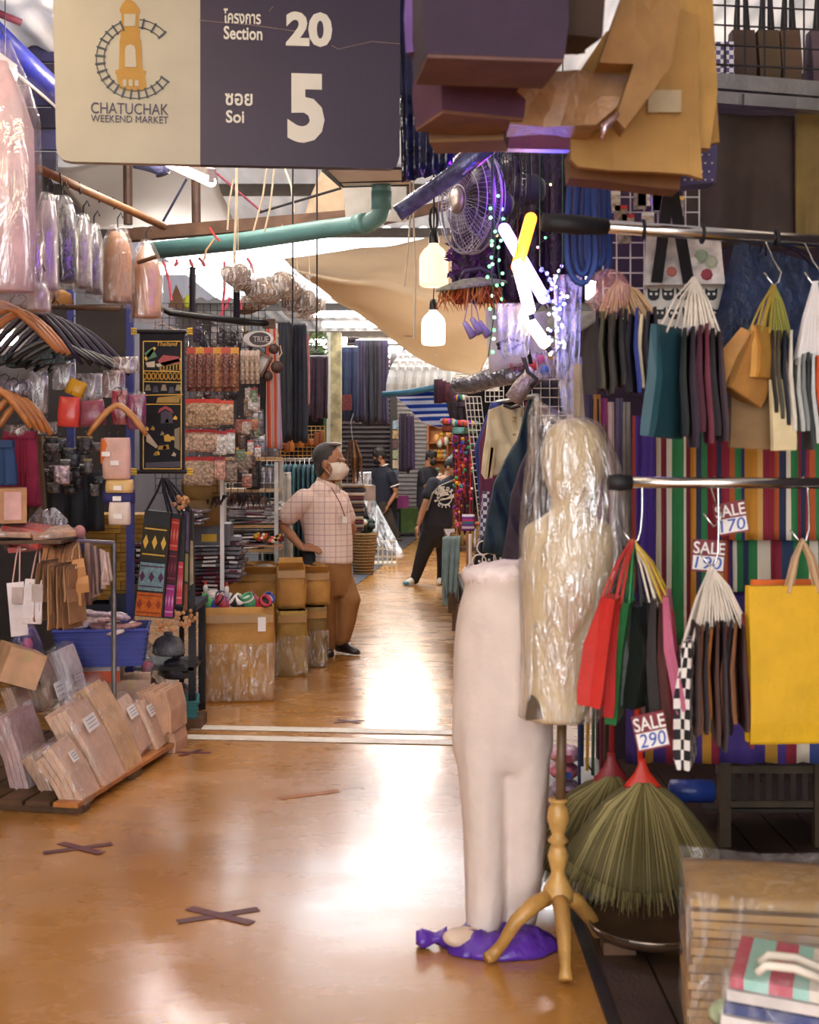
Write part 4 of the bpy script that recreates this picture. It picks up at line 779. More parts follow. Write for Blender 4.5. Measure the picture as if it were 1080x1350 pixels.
o = one(pl, 'purple_bag', mat('#5a2f9e', .3, var=.2, bump=.6, bscale=18), 'crumpled purple plastic bag spread under the trouser mannequin feet', 'plastic bag', (cc.x, 4.14, 0.0), smooth=True)
MB().rings([[V((-.17-.02*i, math.cos(a)*.03*k*(1+.3*math.sin(a*3+i)), .03+math.sin(a)*.028*k*(1+.3*math.cos(a*4+i)))) for a in [2*math.pi*j/10 for j in range(10)]] for i, k in enumerate((1.2, .7, .5, .9, 1.1, .7))]).build('tied_knot', mat('#5a2f9e', .3, var=.2, bump=.6, bscale=18), o, smooth=True)
# brooms
def broom(u, v, d, spread, length, tilt, label, capm, hs):
    c = P(u, v+length, d); t = T('grass_broom', label, 'broom', c); top = P(u, v, d)-c; r_ = random.Random(int(u))
    GR = mat('#75683a', .8, var=.1, scale=6); GR2 = mat('#a59560', .8, var=.1, scale=6); GRC = mat('#5c5230', .85, var=.1, scale=6)
    core = MB(); lo = []
    for k in range(9):
        f = k/8; l = []
        for j in range(32):
            a = 2*math.pi*j/32; hw = S(9+spread*f**.72, d); z = top.z-S(length*.68, d)*f**1.15
            bow = S(length*.16, d)*f*(1-abs(math.cos(a))**2*1.6); l.append(V((tilt*f+top.x+math.cos(a)*hw, top.y+math.sin(a)*(.02+.05*f), z-bow)))
        lo.append(l)
    core.rings(lo).build('bristle_core', GRC, t, smooth=True)
    mb = MB()
    for i in range(900):
        x = r_.uniform(-1, 1); y = r_.uniform(-1, 1)*math.sqrt(max(0, 1-x*x)); e = r_.uniform(.86, 1.06); pts = []
        for f in (0, .3, .65, 1.0):
            ff = f*e; hw = S(9+(spread+4)*ff**.72, d); z = top.z-S(length, d)*ff**1.12*(.72+.28*(1-abs(x)**2))
            pts.append(V((tilt*f+top.x+x*hw, top.y+y*(.02+.06*f)-(.012 if y < 0 else -.01), z)))
        mb.tube(pts, [.0022, .0024, .002, .0007], 3, mi=i % 2)
    mb.build('bristles', [GR, GR2], t, kind='stuff')
    MB().lathe([(S(24, d), -S(14, d)), (S(26, d), -S(8, d)), (S(20, d), 0), (S(10, d), S(12, d)), (S(6, d), S(22, d)), (S(5, d), S(30, d))], 18, top, sy=.4).build('cap', capm, t, smooth=True)
    for k in range(2): MB().tube([top+V((S(25, d)*math.cos(a), S(10, d)*math.sin(a), -S(6+k*5, d))) for a in [2*math.pi*i/20 for i in range(20)]], .0025, 5, closed=True).build('stitch_band', mat('#8f1f18', .5), t)
    MB().tube([top, top+V((hs, .06, S(230, d)))], .011, 8).build('handle', capm, t, smooth=True)
broom(847, 1030, 4.22, 96, 165, 0, 'dry grass broom with a bright red cap hung lowest in front', mat('#d0341c', .45), -.03)
broom(806, 1022, 4.5, 98, 160, -.06, 'second grass broom with a dark red cap half behind the first', mat('#8f2326', .45), .02)
# low turntable on blocks
t = T('round_tray', 'shallow round metal-rimmed tray on blocks under the brooms', 'tray', P(860, 1226, 4.1)); L_ = rel(t.location)
MB().lathe([(.19, 0), (.2, .015), (.205, .03), (.2, .034), (.19, .02)], 36).build('tray_disc', mat('#4a3526', .4, var=.3), t, smooth=True); MB().tube([V((.204*math.cos(a), .204*math.sin(a), .031)) for a in [2*math.pi*i/36 for i in range(36)]], .004, 6, closed=True).build('rim', CHROME, t)
zt = t.location.z
for i, (x, y, w_) in enumerate(((-.12, -.06, .1), (.09, -.04, .14), (-.02, .1, .12))): one(MB().box((0, 0, 0), (w_, .09, zt-.034)), 'wood_block', WOOD if i else WOODD, ['dark wooden block', 'pale wooden block', 'hidden wooden block'][i]+' propping up the round tray', 'block', (t.location.x+x, t.location.y+y, .032+(zt-.034)/2))
# dark slatted crate behind
t = T('slatted_crate', 'dark slatted wooden crate standing under the striped blankets', 'crate', (P(1012, 1115, 5.0).x, 5.3, .032)); x0, x1 = P(948, 1, 5.1).x-t.location.x, P(1080, 1, 5.1).x-t.location.x+.15
cw = mat('#4a3a28', .7, var=.3)
for x in (x0+.02, x1-.15): MB().box((x, -.2, .24), (.045, .045, .48)).build('post', cw, t)
for z in (.16, .3, .44): MB().box(((x0+x1)/2-.06, -.19, z), (x1-x0-.1, .02, .03)).build('rail', cw, t)
for i in range(9): MB().box((x0+.06+i*.048, -.175, .3), (.022, .012, .3)).build('slat', mat('#33271c', .7), t)
MB().box(((x0+x1)/2-.06, .0, .14), (x1-x0, .4, .02)).build('floor_board', mat('#2a2018', .7), t)
one(MB().lathe([(.02, -.09), (.045, -.08), (.045, .08), (.02, .09)], 14, ax=(1, 0, 0)), 'blue_bottle', mat('#27408c', .3), 'blue cylinder lying behind the grass brooms', 'bottle', P(920, 1052, 4.9)+V((0, .1, 0)), smooth=True)
one(MB().box((0, 0, 0), (.055, .02, .1)), 'blue_card', mat('#2d4a86', .5), 'small blue card behind the tripod leg', 'card', P(776, 1180, 4.5))
# wrapped kraft stack, bottom right
x0 = P(930, 1, 3.3).x
t = T('paper_bag_stack', 'tall plastic-wrapped stack of kraft bags on the dark deck', 'bag stack', (x0+.2, 3.45, .032), rz=-.16)
for k in range(17): MB().box((R.uniform(-.006, .006), R.uniform(-.006, .006), .012+k*.0225), (.42+R.uniform(-.01, .01), .36, .0185)).build('folded_bag', mat(R.choice(['#b98e56', '#a87e48', '#c49a62']), .75, var=.15), t)
MB().sheet(lambda a, b_: V(((a-.5)*.425, (b_-.5)*.37, .4+.02*math.sin(a*3.1)*math.sin(b_*3.1))), 8, 8, .012).build('top_sheet', mat('#b9925a', .7), t, smooth=True)
mb = MB().rings([[V((x*.222, y*.192, z+.008*math.sin(z*40+x*3))) for x, y in ((-1, -1), (0, -1.03), (1, -1), (1.02, 0), (1, 1), (0, 1.03), (-1, 1), (-1.02, 0))] for z in (.0, .1, .2, .3, .4, .432)]); mb.build('plastic_wrap', FILM, t, smooth=False)
t = T('striped_gift_bag', 'bundle of pink and mint striped gift bags in clear film', 'bag', (P(1040, 1300, 2.95).x, 2.95, .24), rz=-.35)
PM = stripes(['#c24a5c', '#9fd0c0', '#c24a5c', '#9fd0c0', '#e8dccb', '#c24a5c', '#9fd0c0'], axis=0)
for k, m in enumerate((mat('#d9c9c0', .6), mat('#b84455', .6), mat('#e6dcd2', .6), mat('#2f3c74', .6), mat('#e0d4cc', .6), PM)): MB().box((.006*k, .004*k, .02+k*.028), (.3, .26, .024), (0.0, .04, 0)).build('folded_bag', m, t)
for s_ in (-1, 1): MB().tube([V((-.06, s_*.03-.08, .195)), V((-.04, s_*.03-.08, .215)), V((.02, s_*.03-.09, .22)), V((.08, s_*.03-.08, .2))], .01, 6).build('handle', ROPEW, t, smooth=True)
MB().rings([[V((x*.165, y*.145, z)) for x, y in ((-1, -1), (1, -1), (1, 1), (-1, 1))] for z in (.0, .1, .2)]).build('plastic_wrap', film('#ffffff', .15), t)
t2 = T('carton', 'cardboard carton carrying the striped gift bags', 'box', (t.location.x, 2.97, .032), rz=-.35); MB().box((0, 0, .1), (.34, .3, .2)).build('carton_body', CARDD, t2); MB().box((0, 0, .201), (.06, .3, .003)).build('packing_tape', mat('#c9a46a', .3), t2)
t = T('green_pouch', 'shiny pale green pouch leaning on the kraft bag stack', 'pouch', P(962, 1352, 3.02)); MB().ell((0, 0, .03), (.05, .03, .035), 12).build('pouch_body', mat('#b9c79a', .25, var=.4, scale=40), t, smooth=True); MB().box((0, -.028, .03), (.04, .006, .02)).build('label_patch', PAPER, t)
# ================================================================ LEFT STALL: PALLET OF WRAPPED BAG BUNDLES
E0, E1 = F(110, 1072), F(241, 986); ed = (E1-E0); ed.z = 0; edn = ed.normalized(); en = V((-edn.y, edn.x, 0))
mid = (E0+E1)/2+en*.45; pal = T('pallet', 'low wooden pallet under the wrapped bag bundles', 'pallet', (mid.x, mid.y, 0), rz=math.atan2(edn.y, edn.x))
for i in range(7): MB().box((0, .39-i*.13, .045), (1.36, .115, .02)).build('plank', WOOD, pal) if i == 6 else MB().box((0, .39-i*.13, .045), (1.36, .115, .02)).build('plank', WOODD, pal)
for x in (-.6, 0, .6): MB().box((x, 0, .0175), (.09, .9, .033)).build('bearer', WOODD, pal)
def bundle(label, top, bot, d, W, t, m, wdir=edn, d2=None, wrap=FILMT, card=None, layers=4, cardm=PAPER, group=None, name='wrapped_bundle', cat='bag bundle'):
    """leaning bundle of folded paper bags inside a clear sleeve"""
    tp_, bt = P(*top, d), P(*bot, d2 or d); o = bt; dn = tp_-bt; H_ = dn.length; up = dn.normalized(); wv = (wdir-up*wdir.dot(up)).normalized(); n_ = wv.cross(up).normalized()
    if n_.y > 0: n_ = -n_
    T_ = T(name, label, cat, o, group); r_ = random.Random(int(top[0]*7+top[1]))
    for k in range(layers):
        z0 = -t/2+t*k/layers; th = t/layers*.9; j = r_.uniform(-.012, .012)
        lo = []
        for f in (.0, .03, .5, .95, .985):
            e = .96 if f in (0, .985) else 1; cc = up*(H_*f+j)+n_*(z0+th/2+.012*math.sin(f*3.1)); lo.append([cc-wv*W/2*e-n_*th/2, cc+wv*W/2*e-n_*th/2, cc+wv*W/2*e+n_*th/2, cc-wv*W/2*e+n_*th/2])
        MB().rings(lo).build('folded_bags', m, T_)
    if wrap:
        lo = []
        for f in (-.03, 0, .2, .5, .8, 1.0, 1.06, 1.12):
            e = .7 if f in (-.03, 1.12) else 1.04; tt = t*(.2 if f in (-.03, 1.12) else 1.12)
            l = []
            for k in range(16):
                a = 2*math.pi*k/16; x = max(-1, min(1, math.cos(a)*1.35)); y = max(-1, min(1, math.sin(a)*1.35)); q = 1+.05*mnoise.noise(V((k*.9, f*6, d)))
                l.append(up*H_*f+wv*x*W/2*e*q+n_*(y*tt/2*q+.012*math.sin(max(0, min(1, f))*3.1)))
            lo.append(l)
        MB().rings(lo).build('clear_sleeve', wrap, T_, smooth=True)
    if card:
        f, cw, ch = card; cc = up*H_*f+n_*(t*.56+.014); sgn = 1
        MB().slab([cc-wv*cw/2-up*ch/2, cc+wv*cw/2-up*ch/2, cc+wv*cw/2+up*ch/2, cc-wv*cw/2+up*ch/2], n_*.003).build('paper_label', cardm, T_)
        for q in (-.25, 0, .25): MB().slab([cc+n_*.0035-wv*cw*.36+up*(ch*q-.0015), cc+n_*.0035+wv*cw*.36+up*(ch*q-.0015), cc+n_*.0035+wv*cw*.36+up*(ch*q+.0015), cc+n_*.0035-wv*cw*.36+up*(ch*q+.0015)], n_*.001).build('printed_line', GREY, T_)
    return T_
K1, K2, K3 = mat('#e0b99c', .7, var=.1), mat('#cba184', .7, var=.12), mat('#e6c09e', .7, var=.1)
bundle('wrapped kraft bundle at the pallet front with a rolled open top', (68, 985), (112, 1060), 5.78, .2, .1, K1, card=(.72, .06, .05))
bundle('slim wrapped bundle squeezed behind the rolled-top one', (45, 992), (78, 1052), 5.92, .17, .06, K2)
bundle('wide wrapped bundle with a violet sheen at the pallet end', (15, 940), (48, 1050), 6.0, .26, .09, mat('#c09a98', .7))
bundle('largest wrapped bundle with a printed white label on its front', (86, 930), (140, 1034), 6.05, .25, .11, K1, card=(.7, .13, .07))
bundle('tall golden wrapped bundle in the middle of the pallet', (116, 905), (167, 1014), 6.3, .22, .09, mat('#dcb07e', .6))
bundle('wrapped bundle with a tilted label beside the golden one', (150, 925), (184, 992), 6.55, .2, .09, K1, card=(.7, .1, .06))
bundle('wrapped bundle with a grey label next to the upright stack', (178, 925), (207, 985), 6.72, .19, .09, K3, card=(.72, .1, .06))
bundle('upright stack of kraft bags at the pallet corner', (210, 906), (218, 962), 6.85, .24, .16, mat('#c99f80', .7), wrap=None, layers=14)
bundle('short kraft bundle under the upright stack', (224, 955), (227, 992), 6.88, .18, .1, K2, wrap=None, layers=5)
bundle('brown wrapped bundle in the upper row with a dark cut-out', (48, 870), (68, 930), 6.5, .22, .1, mat('#a88468', .6), card=(.25, .1, .09))
bundle('white wrapped bundle leaning in the upper row', (80, 856), (100, 925), 6.6, .17, .07, mat('#ddd2d6', .6), card=(.42, .1, .08), cardm=mat('#c7bcc2', .6))
bundle('small wrapped bundle between the two rows with a white label', (18, 905), (32, 955), 6.35, .17, .06, K2, card=(.3, .09, .1))
def kbox(label, u0, u1, v0, v1, d, dep, rz=0.1, m=KRAFT, tape=True, name='carton', lid=None):
    c = P((u0+u1)/2, v1, d); W, H_ = S(u1-u0, d), S(v1-v0, d); t = T(name, label, 'box', (c.x, d+dep/2, c.z), rz=rz)
    MB().box((0, 0, H_/2), (W, dep, H_)).build('carton_body', m, t)
    if tape: MB().box((0, -.001, H_+.001), (.05, dep, .003)).build('packing_tape', mat('#d2b182', .3), t); MB().box((0, -dep/2-.001, H_*.85), (.05, .003, H_*.3)).build('packing_tape', mat('#d2b182', .3), t)
    if lid: MB().box((0, -dep/2-.002, H_*lid[1]), (W*lid[2], .004, H_*lid[3])).build('paper_label', mat(lid[0], .5), t)
    return t
t = kbox('tilted pale kraft carton at the very end of the bundle heap', -20, 30, 858, 905, 6.2, .25, .5, mat('#dcae86', .7)); t.rotation_euler.y = .35
kbox('low kraft carton showing behind the golden bundle', 143, 192, 897, 935, 7.0, .25, .2, mat('#d2ab90', .7))
kbox('white and orange printed carton under the blue basket', 102, 154, 876, 900, 6.95, .25, .12, mat('#cdbfc0', .6), False, lid=('#e5561f', .32, 1.0, .62))
kbox('plain kraft carton below the orange printed one', 104, 152, 900, 976, 6.98, .25, .12, KRAFT)
def basket(label, u0, u1, v0, v1, d, dep, m, name='plastic_basket', taper=.9, rz=.15, slots=9):
    c = P((u0+u1)/2, v1, d); W, H_ = S(u1-u0, d), S(v1-v0, d); t = T(name, label, 'basket', (c.x, d+dep/2, c.z), rz=rz); h, k = W/2, dep/2; th = .006
    for sx, sy, wl in ((0, -1, W), (0, 1, W), (-1, 0, dep), (1, 0, dep)):
        n = slots if sx == 0 else 6
        a = [V((x*h*taper, y*k*taper, 0)) for x, y in ((-1, -1), (1, -1), (1, 1), (-1, 1))]; b_ = [V((x*h, y*k, H_)) for x, y in ((-1, -1), (1, -1), (1, 1), (-1, 1))]
        i0, i1 = {(0, -1): (0, 1), (1, 0): (1, 2), (0, 1): (2, 3), (-1, 0): (3, 0)}[(sx, sy)]; n_ = V((sx, sy, 0))*th
        mb = MB().slab([a[i0], a[i1], b_[i1], b_[i0]], -n_)
        for q in range(6): f = (q+.8)/7; mb.bar(a[i0].lerp(b_[i0], f)+n_*.5, a[i1].lerp(b_[i1], f)+n_*.5, .006, .006)
        mb.build('side_panel', m, t)
    MB().box((0, 0, .004), (W*taper, dep*taper, .008)).build('bottom', m, t)
    MB().tube([V((x*h*1.02, y*k*1.02, H_)) for x, y in ((-1, -1), (1, -1), (1, 1), (-1, 1))], .011, 6, closed=True).build('rim', m, t)
    return t
basket('blue plastic basket heaped with small wrapped packets', 66, 186, 832, 880, 6.85, .34, mat('#3d489c', .5))
basket('small teal plastic basket beside the upright bag stack', 228, 256, 926, 966, 7.35, .22, mat('#2f7f83', .5), slots=4)
one(MB().box((0, 0, .03), (.2, .22, .06)), 'floor_block', WOODD, 'dark block under the small teal basket', 'block', (P(242, 966, 7.35).x, 7.46, 0.0))
for i in range(16):
    u, v = R.uniform(80, 172), R.uniform(806, 830); d = R.uniform(6.87, 7.1); c = P(u, v+6, d); t = T('small_packet', 'small flat packet in clear wrap piled in the blue basket', 'packet', c, 'packets in the blue basket'); t.rotation_euler = (R.uniform(-.3, .3), R.uniform(-.25, .25), R.uniform(0, 3))
    MB().ell((0, 0, .012), (.085, .06, .018), 10).build('packet_body', mat(R.choice(['#d8b8b4', '#c99a94', '#e0cdc6', '#b88a86', '#d6c0cc']), .2, var=.4, scale=30, bump=.6), t, smooth=True); MB().box((.03, 0, .028), (.03, .04, .004)).build('label_patch', PAPER, t)
# purple/green plastic bags on the ground behind the basket
for lb, c_, r_, m in (('translucent plastic bag with maroon packets behind the blue basket', P(190, 880, 7.6), (.13, .1, .2), film('#b8c4b8', .5, .15, 12, .8)), ('violet tinted plastic bag between the hanging bags and basket', P(34, 850, 6.5), (.09, .07, .16), film('#8f86d8', .6, .15, 12, .8))):
    t = T('plastic_bag', lb, 'plastic bag', c_); MB().lathe([(r_[0]*.6, -r_[2]), (r_[0], -r_[2]*.5), (r_[0]*.9, .0), (r_[0]*.5, r_[2]*.6), (r_[0]*.12, r_[2]*.85), (r_[0]*.3, r_[2])], 16).build('bag_film', m, t, smooth=True)
    MB().ell((0, 0, -r_[2]*.5), (r_[0]*.6, r_[1]*.6, r_[2]*.3), 10).build('bag_contents', MAROON, t, smooth=True); MB().ell((r_[0]*.2, -.03, 0), (r_[0]*.3, .03, r_[2]*.25), 10).build('bag_contents', PINK, t, smooth=True)
# ---- hanging kraft bags on a bar, d ~ 6
HB = [P(-30, 706, 6.0), P(150, 716, 6.5)]; HBf = lambda u: HB[0].lerp(HB[1], (u+30)/180)
t = T('bag_rack', 'low iron rack carrying the hanging kraft bags', 'rack', (HB[1].x, HB[1].y, .056)); c = V(t.location); MB().tube([HB[0]-c, HB[1]-c], .012, 8).build('bar', STEEL, t); MB().tube([HB[1]-c, V((0, 0, 0))], .014, 8).build('post', STEEL, t); MB().box((0, 0, .01), (.05, .4, .02)).build('foot', STEEL, t)
wt = mat('#e6dcdc', .6)
for lb, tp_, bt, W, tk, yw, m in (('white gift bag with a printed label and twisted handles', (46, 764), (42, 822), .085, .04, 10, wt), ('tall white gift bag sliding behind the printed one', (20, 768), (26, 838), .075, .04, 18, wt)):
    t = bag(lb, HBf(tp_[0]+4), tp_, bt, 5.85, W, tk, math.radians(yw), m, mat('#d9a9a0', .6), name='gift_bag', spread=.22, hr=.003)
    p = P(tp_[0]+6, tp_[1]+16, 5.85)-V(t.location); MB().box(p+V((0, -.034, 0)), (.05, .004, .075)).build('paper_label', mat('#bfae a8'.replace(' ', ''), .6), t)
for i in range(15):
    u = 60+i*2.9; bag('brown folded kraft bag in the edge-on bunch over the blue basket', HBf(u), (62+i*2.8, 742+R.uniform(-5, 8)), (58+i*3.1, 800+R.uniform(-10, 28)), 5.9+.01*i, .16, .008, math.radians(78+R.uniform(-8, 8)), mat(R.choice(['#8f6a46', '#a57d54', '#77563a', '#b08a60']), .75), KRAFT2, group='edge-on kraft bags over the blue basket', hr=.0025)
for i, (a, b_, lb) in enumerate((((98, 738), (102, 762), 'small tan kraft bag with a white sticker'), ((104, 760), (106, 782), 'small tan kraft bag below the stickered one'), ((92, 750), (96, 800), 'slim tan kraft bag beside the stickered one'))):
    t = bag(lb, HBf(100), a, b_, 6.05, .085, .02, math.radians(15), mat('#c58d56', .7), TWINE)
    if not i: MB().box(P(98, 750, 6.05)-V(t.location)+V((0, -.02, 0)), (.025, .003, .035)).build('sticker', PAPER, t)
for i, hx in enumerate(('#8a7068', '#6d5650', '#a58a80', '#54423f', '#c2a79a', '#d9bfb2', '#b0968c')):
    one(drape(P(112+i*4, 716+i*2, 6.2+.02*i), P(118+i*4, 716+i*2, 6.2+.02*i), P(122+i*4.4, 796-i*5, 6.25), P(113+i*4, 798-i*5, 6.25), 1, .01, 8, 10, .012, seed=i), 'folded_cloth', mat(hx, .8), ['taupe', 'cocoa', 'mushroom', 'umber', 'sand', 'ivory', 'fawn'][i]+' cloth folded over the end of the bag rack', 'cloth', smooth=True)
for i in range(9):
    u = R.uniform(0, 75); v = R.uniform(692, 724); c = P(u, v, 6.1+R.uniform(0, .25)); t = T('film_packet', 'flat pack of kraft bags in glossy film on top of the bag rack', 'packet', c, 'glossy packs on top of the bag rack'); t.rotation_euler = (R.uniform(-.2, .2), R.uniform(-.15, .15), R.uniform(-.5, .5))
    MB().box((0, 0, 0), (.2, .14, .025)).build('packet_body', mat(R.choice(['#c9a084', '#b98a68', '#c8524a', '#d8b8a0']), .3, var=.3, scale=20), t); MB().ell((0, 0, 0), (.13, .09, .026), 12).build('film', FILM, t, smooth=True)
one(MB().box(P(30, 712, 6.2), (.45, .3, .015)), 'rack_shelf', WOODD, 'thin board under the glossy packs on the bag rack', 'shelf')
# big crumpled grey plastic bag and a kraft display carton
cr = MB()
def fc(a, b_):
    th = a*2*math.pi; p = V((math.cos(th), math.sin(th), 0)); q = 1+.25*mnoise.noise(p*2.2+V((0, 0, b_*3))); return V((p.x*.19*q*(1-.75*b_), p.y*.14*q*(1-.75*b_), b_*.17+.03*mnoise.noise(p*4+V((0, 0, b_*4)))))
cr.rings([[fc(j/28, i/8) for j in range(28)] for i in range(9)]); one(cr, 'plastic_bag', film('#cfd0d8', .6, .14, 14, 1.0), 'large crumpled clear plastic bag behind the hanging kraft bags', 'plastic bag', P(62, 716, 6.5), smooth=True)
kbox('open kraft display carton beside the pink trousers', -10, 26, 644, 690, 6.1, .2, .3, mat('#b98a62', .7), False, lid=('#d8a8a0', .5, .6, .8))
t = T('cloth_doll', 'small cloth doll with a pink head on the plastic bag', 'doll', P(105, 728, 6.4)); MB().ell((0, 0, .1), (.03, .03, .035), 10).build('head', mat('#cf8f8f', .7), t, smooth=True); MB().lathe([(.035, -.0), (.03, .04), (.015, .075)], 10).build('body', mat('#3a3f66', .7), t, smooth=True); MB().tube([(-.06, 0, .03), (0, 0, .06), (.04, 0, .05)], .006, 6).build('arms', mat('#d8d0c8', .7), t)
# pink and blue trousers on a clip hanger
def pants_hung(label, u0, u1, v0, v1, d, m, split=.35):
    c = P((u0+u1)/2, v1, d); t = T('hung_trousers', label, 'trousers', c); L_ = rel(c); um = (u0+u1)/2
    for k, (a, b_) in enumerate(((u0, um+1), (um-1, u1))): 
        o_ = (um-u0)*.12*(1 if k else -1); drape(L_(a, v0, d), L_(b_, v0, d), L_(b_+o_, v1-(6 if k == 0 else 0), d), L_(a+o_, v1-(6 if k == 0 else 0), d), 1.5, .012, 10, 12, .03, seed=k+u0).build('trouser_leg', m, t, smooth=True)
    MB().box(L_(um, v0-1, d), (S(u1-u0, d), .05, .035)).build('waistband', m, t); MB().tube([L_(um, v0-2, d), L_(um, v0-16, d), L_(um+4, v0-22, d), L_(um+8, v0-18, d)], .003, 5).build('hanger_hook', DWIRE, t)
pants_hung('crimson trousers clipped up beside the dark shelves', 6, 48, 574, 668, 6.5, mat('#8f1f42', .8)); pants_hung('dark blue trousers half hidden by the crimson ones', -24, 18, 586, 640, 6.2, mat('#24406a', .8)); pants_hung('olive brown trousers behind the crimson pair', 20, 56, 580, 690, 6.7, mat('#6a553a', .8))
# ---- hangers
def hanger(label, c, span, drop, m, yaw=0.0, d=6.2, curve=.4, hook=True, rpx=4, group=None, roll=0):
    cc = P(c[0], c[1], d); w_ = S(span, d)/2; h_ = S(drop, d); t = T('clothes_hanger', label, 'hanger', cc, group, rz=yaw); t.rotation_euler.y = roll
    pts = [V((w_*x, 0, -h_*abs(x)**1.5)) for x in (-1, -.8, -.55, -.3, -.1, 0, .1, .3, .55, .8, 1)]
    MB().tube(pts, [S(rpx*k, d) for k in (.7, 1, 1.1, 1, 1, 1, 1, 1, 1.1, 1, .7)], 8).build('arms', m, t, smooth=True)
    MB().tube([V((0, 0, 0)), V((0, 0, .04)), V((.018, 0, .055)), V((.02, 0, .075)), V((0, 0, .088)), V((-.018, 0, .075))], .003, 6).build('hook', DWIRE, t)
    return t
for i in range(4): hanger('curved golden wooden hanger in the nested set by the trousers', (-6+i*12, 512+i*5), 90-i*6, 52-i*2, WOOD, .3, 6.1+.05*i, rpx=4.5, group='nested golden wooden hangers')
hanger('single arched wooden hanger over the cloth pouches', (155, 534), 76, 40, mat('#c08448', .4), .1, 6.2, rpx=4)
for i in range(3): hanger('orange-brown wooden hanger sticking out under the bagged garments', (0+i*14, 400+i*6), 150-i*14, 62-i*4, mat('#c4824e', .4), .35, 6.0+.06*i, rpx=5, group='orange-brown wooden hangers')
for i in range(6): hanger('dark plum plastic hanger in the packed row', (36+i*12, 404+i*5), 140, 76-i*4, mat('#2d2334', .4), .25, 6.25+.08*i, rpx=3.6, group='dark plum hangers')
for i in range(5): hanger('black flat hanger stacked under the plum ones', (66+i*12, 448+i*4), 112, 30, BLACKM, .1, 6.3+.07*i, rpx=4, group='black flat hangers')
t = T('black_jacket_stack', 'folded shiny black jacket shape hung under the hangers', 'jacket', P(40, 480, 6.5)); L_ = rel(t.location)
for k, (a, b_, e, f) in enumerate((((-10, 472), (62, 452), (70, 472), (-8, 480)), ((5, 480), (80, 462), (86, 478), (8, 484)))): MB().slab([L_(*a, 6.4+.05*k), L_(*b_, 6.4+.05*k), L_(*e, 6.4+.05*k), L_(*f, 6.4+.05*k)], (0, .12, 0)).build('folded_sleeve' if k else 'jacket_body', mat('#25292b', .4, var=.3, bump=.4), t)
t = T('hanger_rail', 'dark wooden rail above the hanger rows', 'rail', P(95, 405, 6.6)); L_ = rel(t.location); MB().tube([L_(60, 404, 6.6), L_(158, 407, 6.7)], .014, 8).build('shaft', WOODD, t)
for u, v0, v1 in ((94, 382, 900), (172, 398, 800)):
    one(MB().box(((P(u, v0, 7.4)+P(u, 592, 7.4))/2*0+V((P(u, 1, 7.4).x, 7.4, P(u, v0, 7.4).z/2))), (.04, .04, P(u, v0, 7.4).z)), 'blue_post', mat('#28307a', .5), 'blue square stall post %s' % ('behind the packed hangers' if u < 100 else 'beside the black and gold wall hanging'), 'post')
# ---- wall of clear bags and pouches, d ~ 6.4
def pouch(label, u0, u1, v0, v1, d, m, name='zip_pouch', wrap=False, group=None, cat='pouch', top=None, rot=0):
    c = P((u0+u1)/2, v1, d); W, H_ = S(u1-u0, d), S(v1-v0, d); t = T(name, label, cat, c, group); t.rotation_euler.y = rot
    lo = []
    for f, e, k in ((0, .9, .3), (.06, .98, .8), (.35, 1.0, 1.0), (.7, .99, .8), (.93, .97, .4), (1, .95, .15)):
        lo.append([V((math.copysign(min(1, abs(math.cos(a))*1.3), math.cos(a))*W/2*e, math.sin(a)*.035*k*(W/.15)**.5, H_*f)) for a in [2*math.pi*i/12 for i in range(12)]])
    MB().rings(lo).build('pouch_body', m, t, smooth=True)
    if top: MB().box((0, -.003, H_*.94), (W, .012, H_*.14)).build('header_card', mat(top, .5), t)
    if wrap: MB().rings([[p*1.06 for p in l] for l in lo]).build('film', FILM, t, smooth=True)
    MB().tube([(0, 0, H_*.98), (0, .01, H_+.02), (0, .03, H_+.03)], .002, 4).build('hang_loop', DWIRE, t)
    return t
pouch('bright red vinyl pouch hanging with a row of holes', 76, 104, 523, 563, 6.3, mat('#d0453c', .3, var=.2), rot=.06); pouch('dusky mauve vinyl pouch beside the red one', 100, 140, 528, 562, 6.35, mat('#8a4656', .3, var=.2), rot=-.1); pouch('yellow mesh pouch pinned above the red vinyl', 84, 108, 500, 522, 6.4, mat('#d8a024', .4), rot=.4)
pouch('glossy magenta pouch behind the arched hanger', 168, 192, 520, 566, 6.4, mat('#8a2a5c', .2, var=.4, scale=30), wrap=True); pouch('glossy ruby pouch behind the arched hanger', 148, 168, 515, 560, 6.42, mat('#a02c44', .2, var=.4, scale=30), wrap=True)
for lb, a in (('orange batik pouch at the top of the pouch chain', (133, 152, 578, 612, '#d8702c')), ('pale pink striped pouch in the pouch chain', (136, 172, 577, 632, '#e0b4a4')), ('cream pouch with a ring pull below the pink one', (140, 176, 632, 650, '#dcb878')), ('navy pouch with a white label in the pouch chain', (136, 178, 646, 664, '#2c2c66')), ('white torn-edged pouch at the foot of the chain', (144, 172, 662, 692, '#e2d0c0'))):
    t = pouch(lb, a[0], a[1], a[2], a[3], 6.15+.001*a[2] % .05, mat(a[4], .7), group='cloth pouch chain'); MB().box((0, -.045, S(a[3]-a[2], 6.15)*.4), (.04, .004, .022)).build('paper_label', PAPER, t)
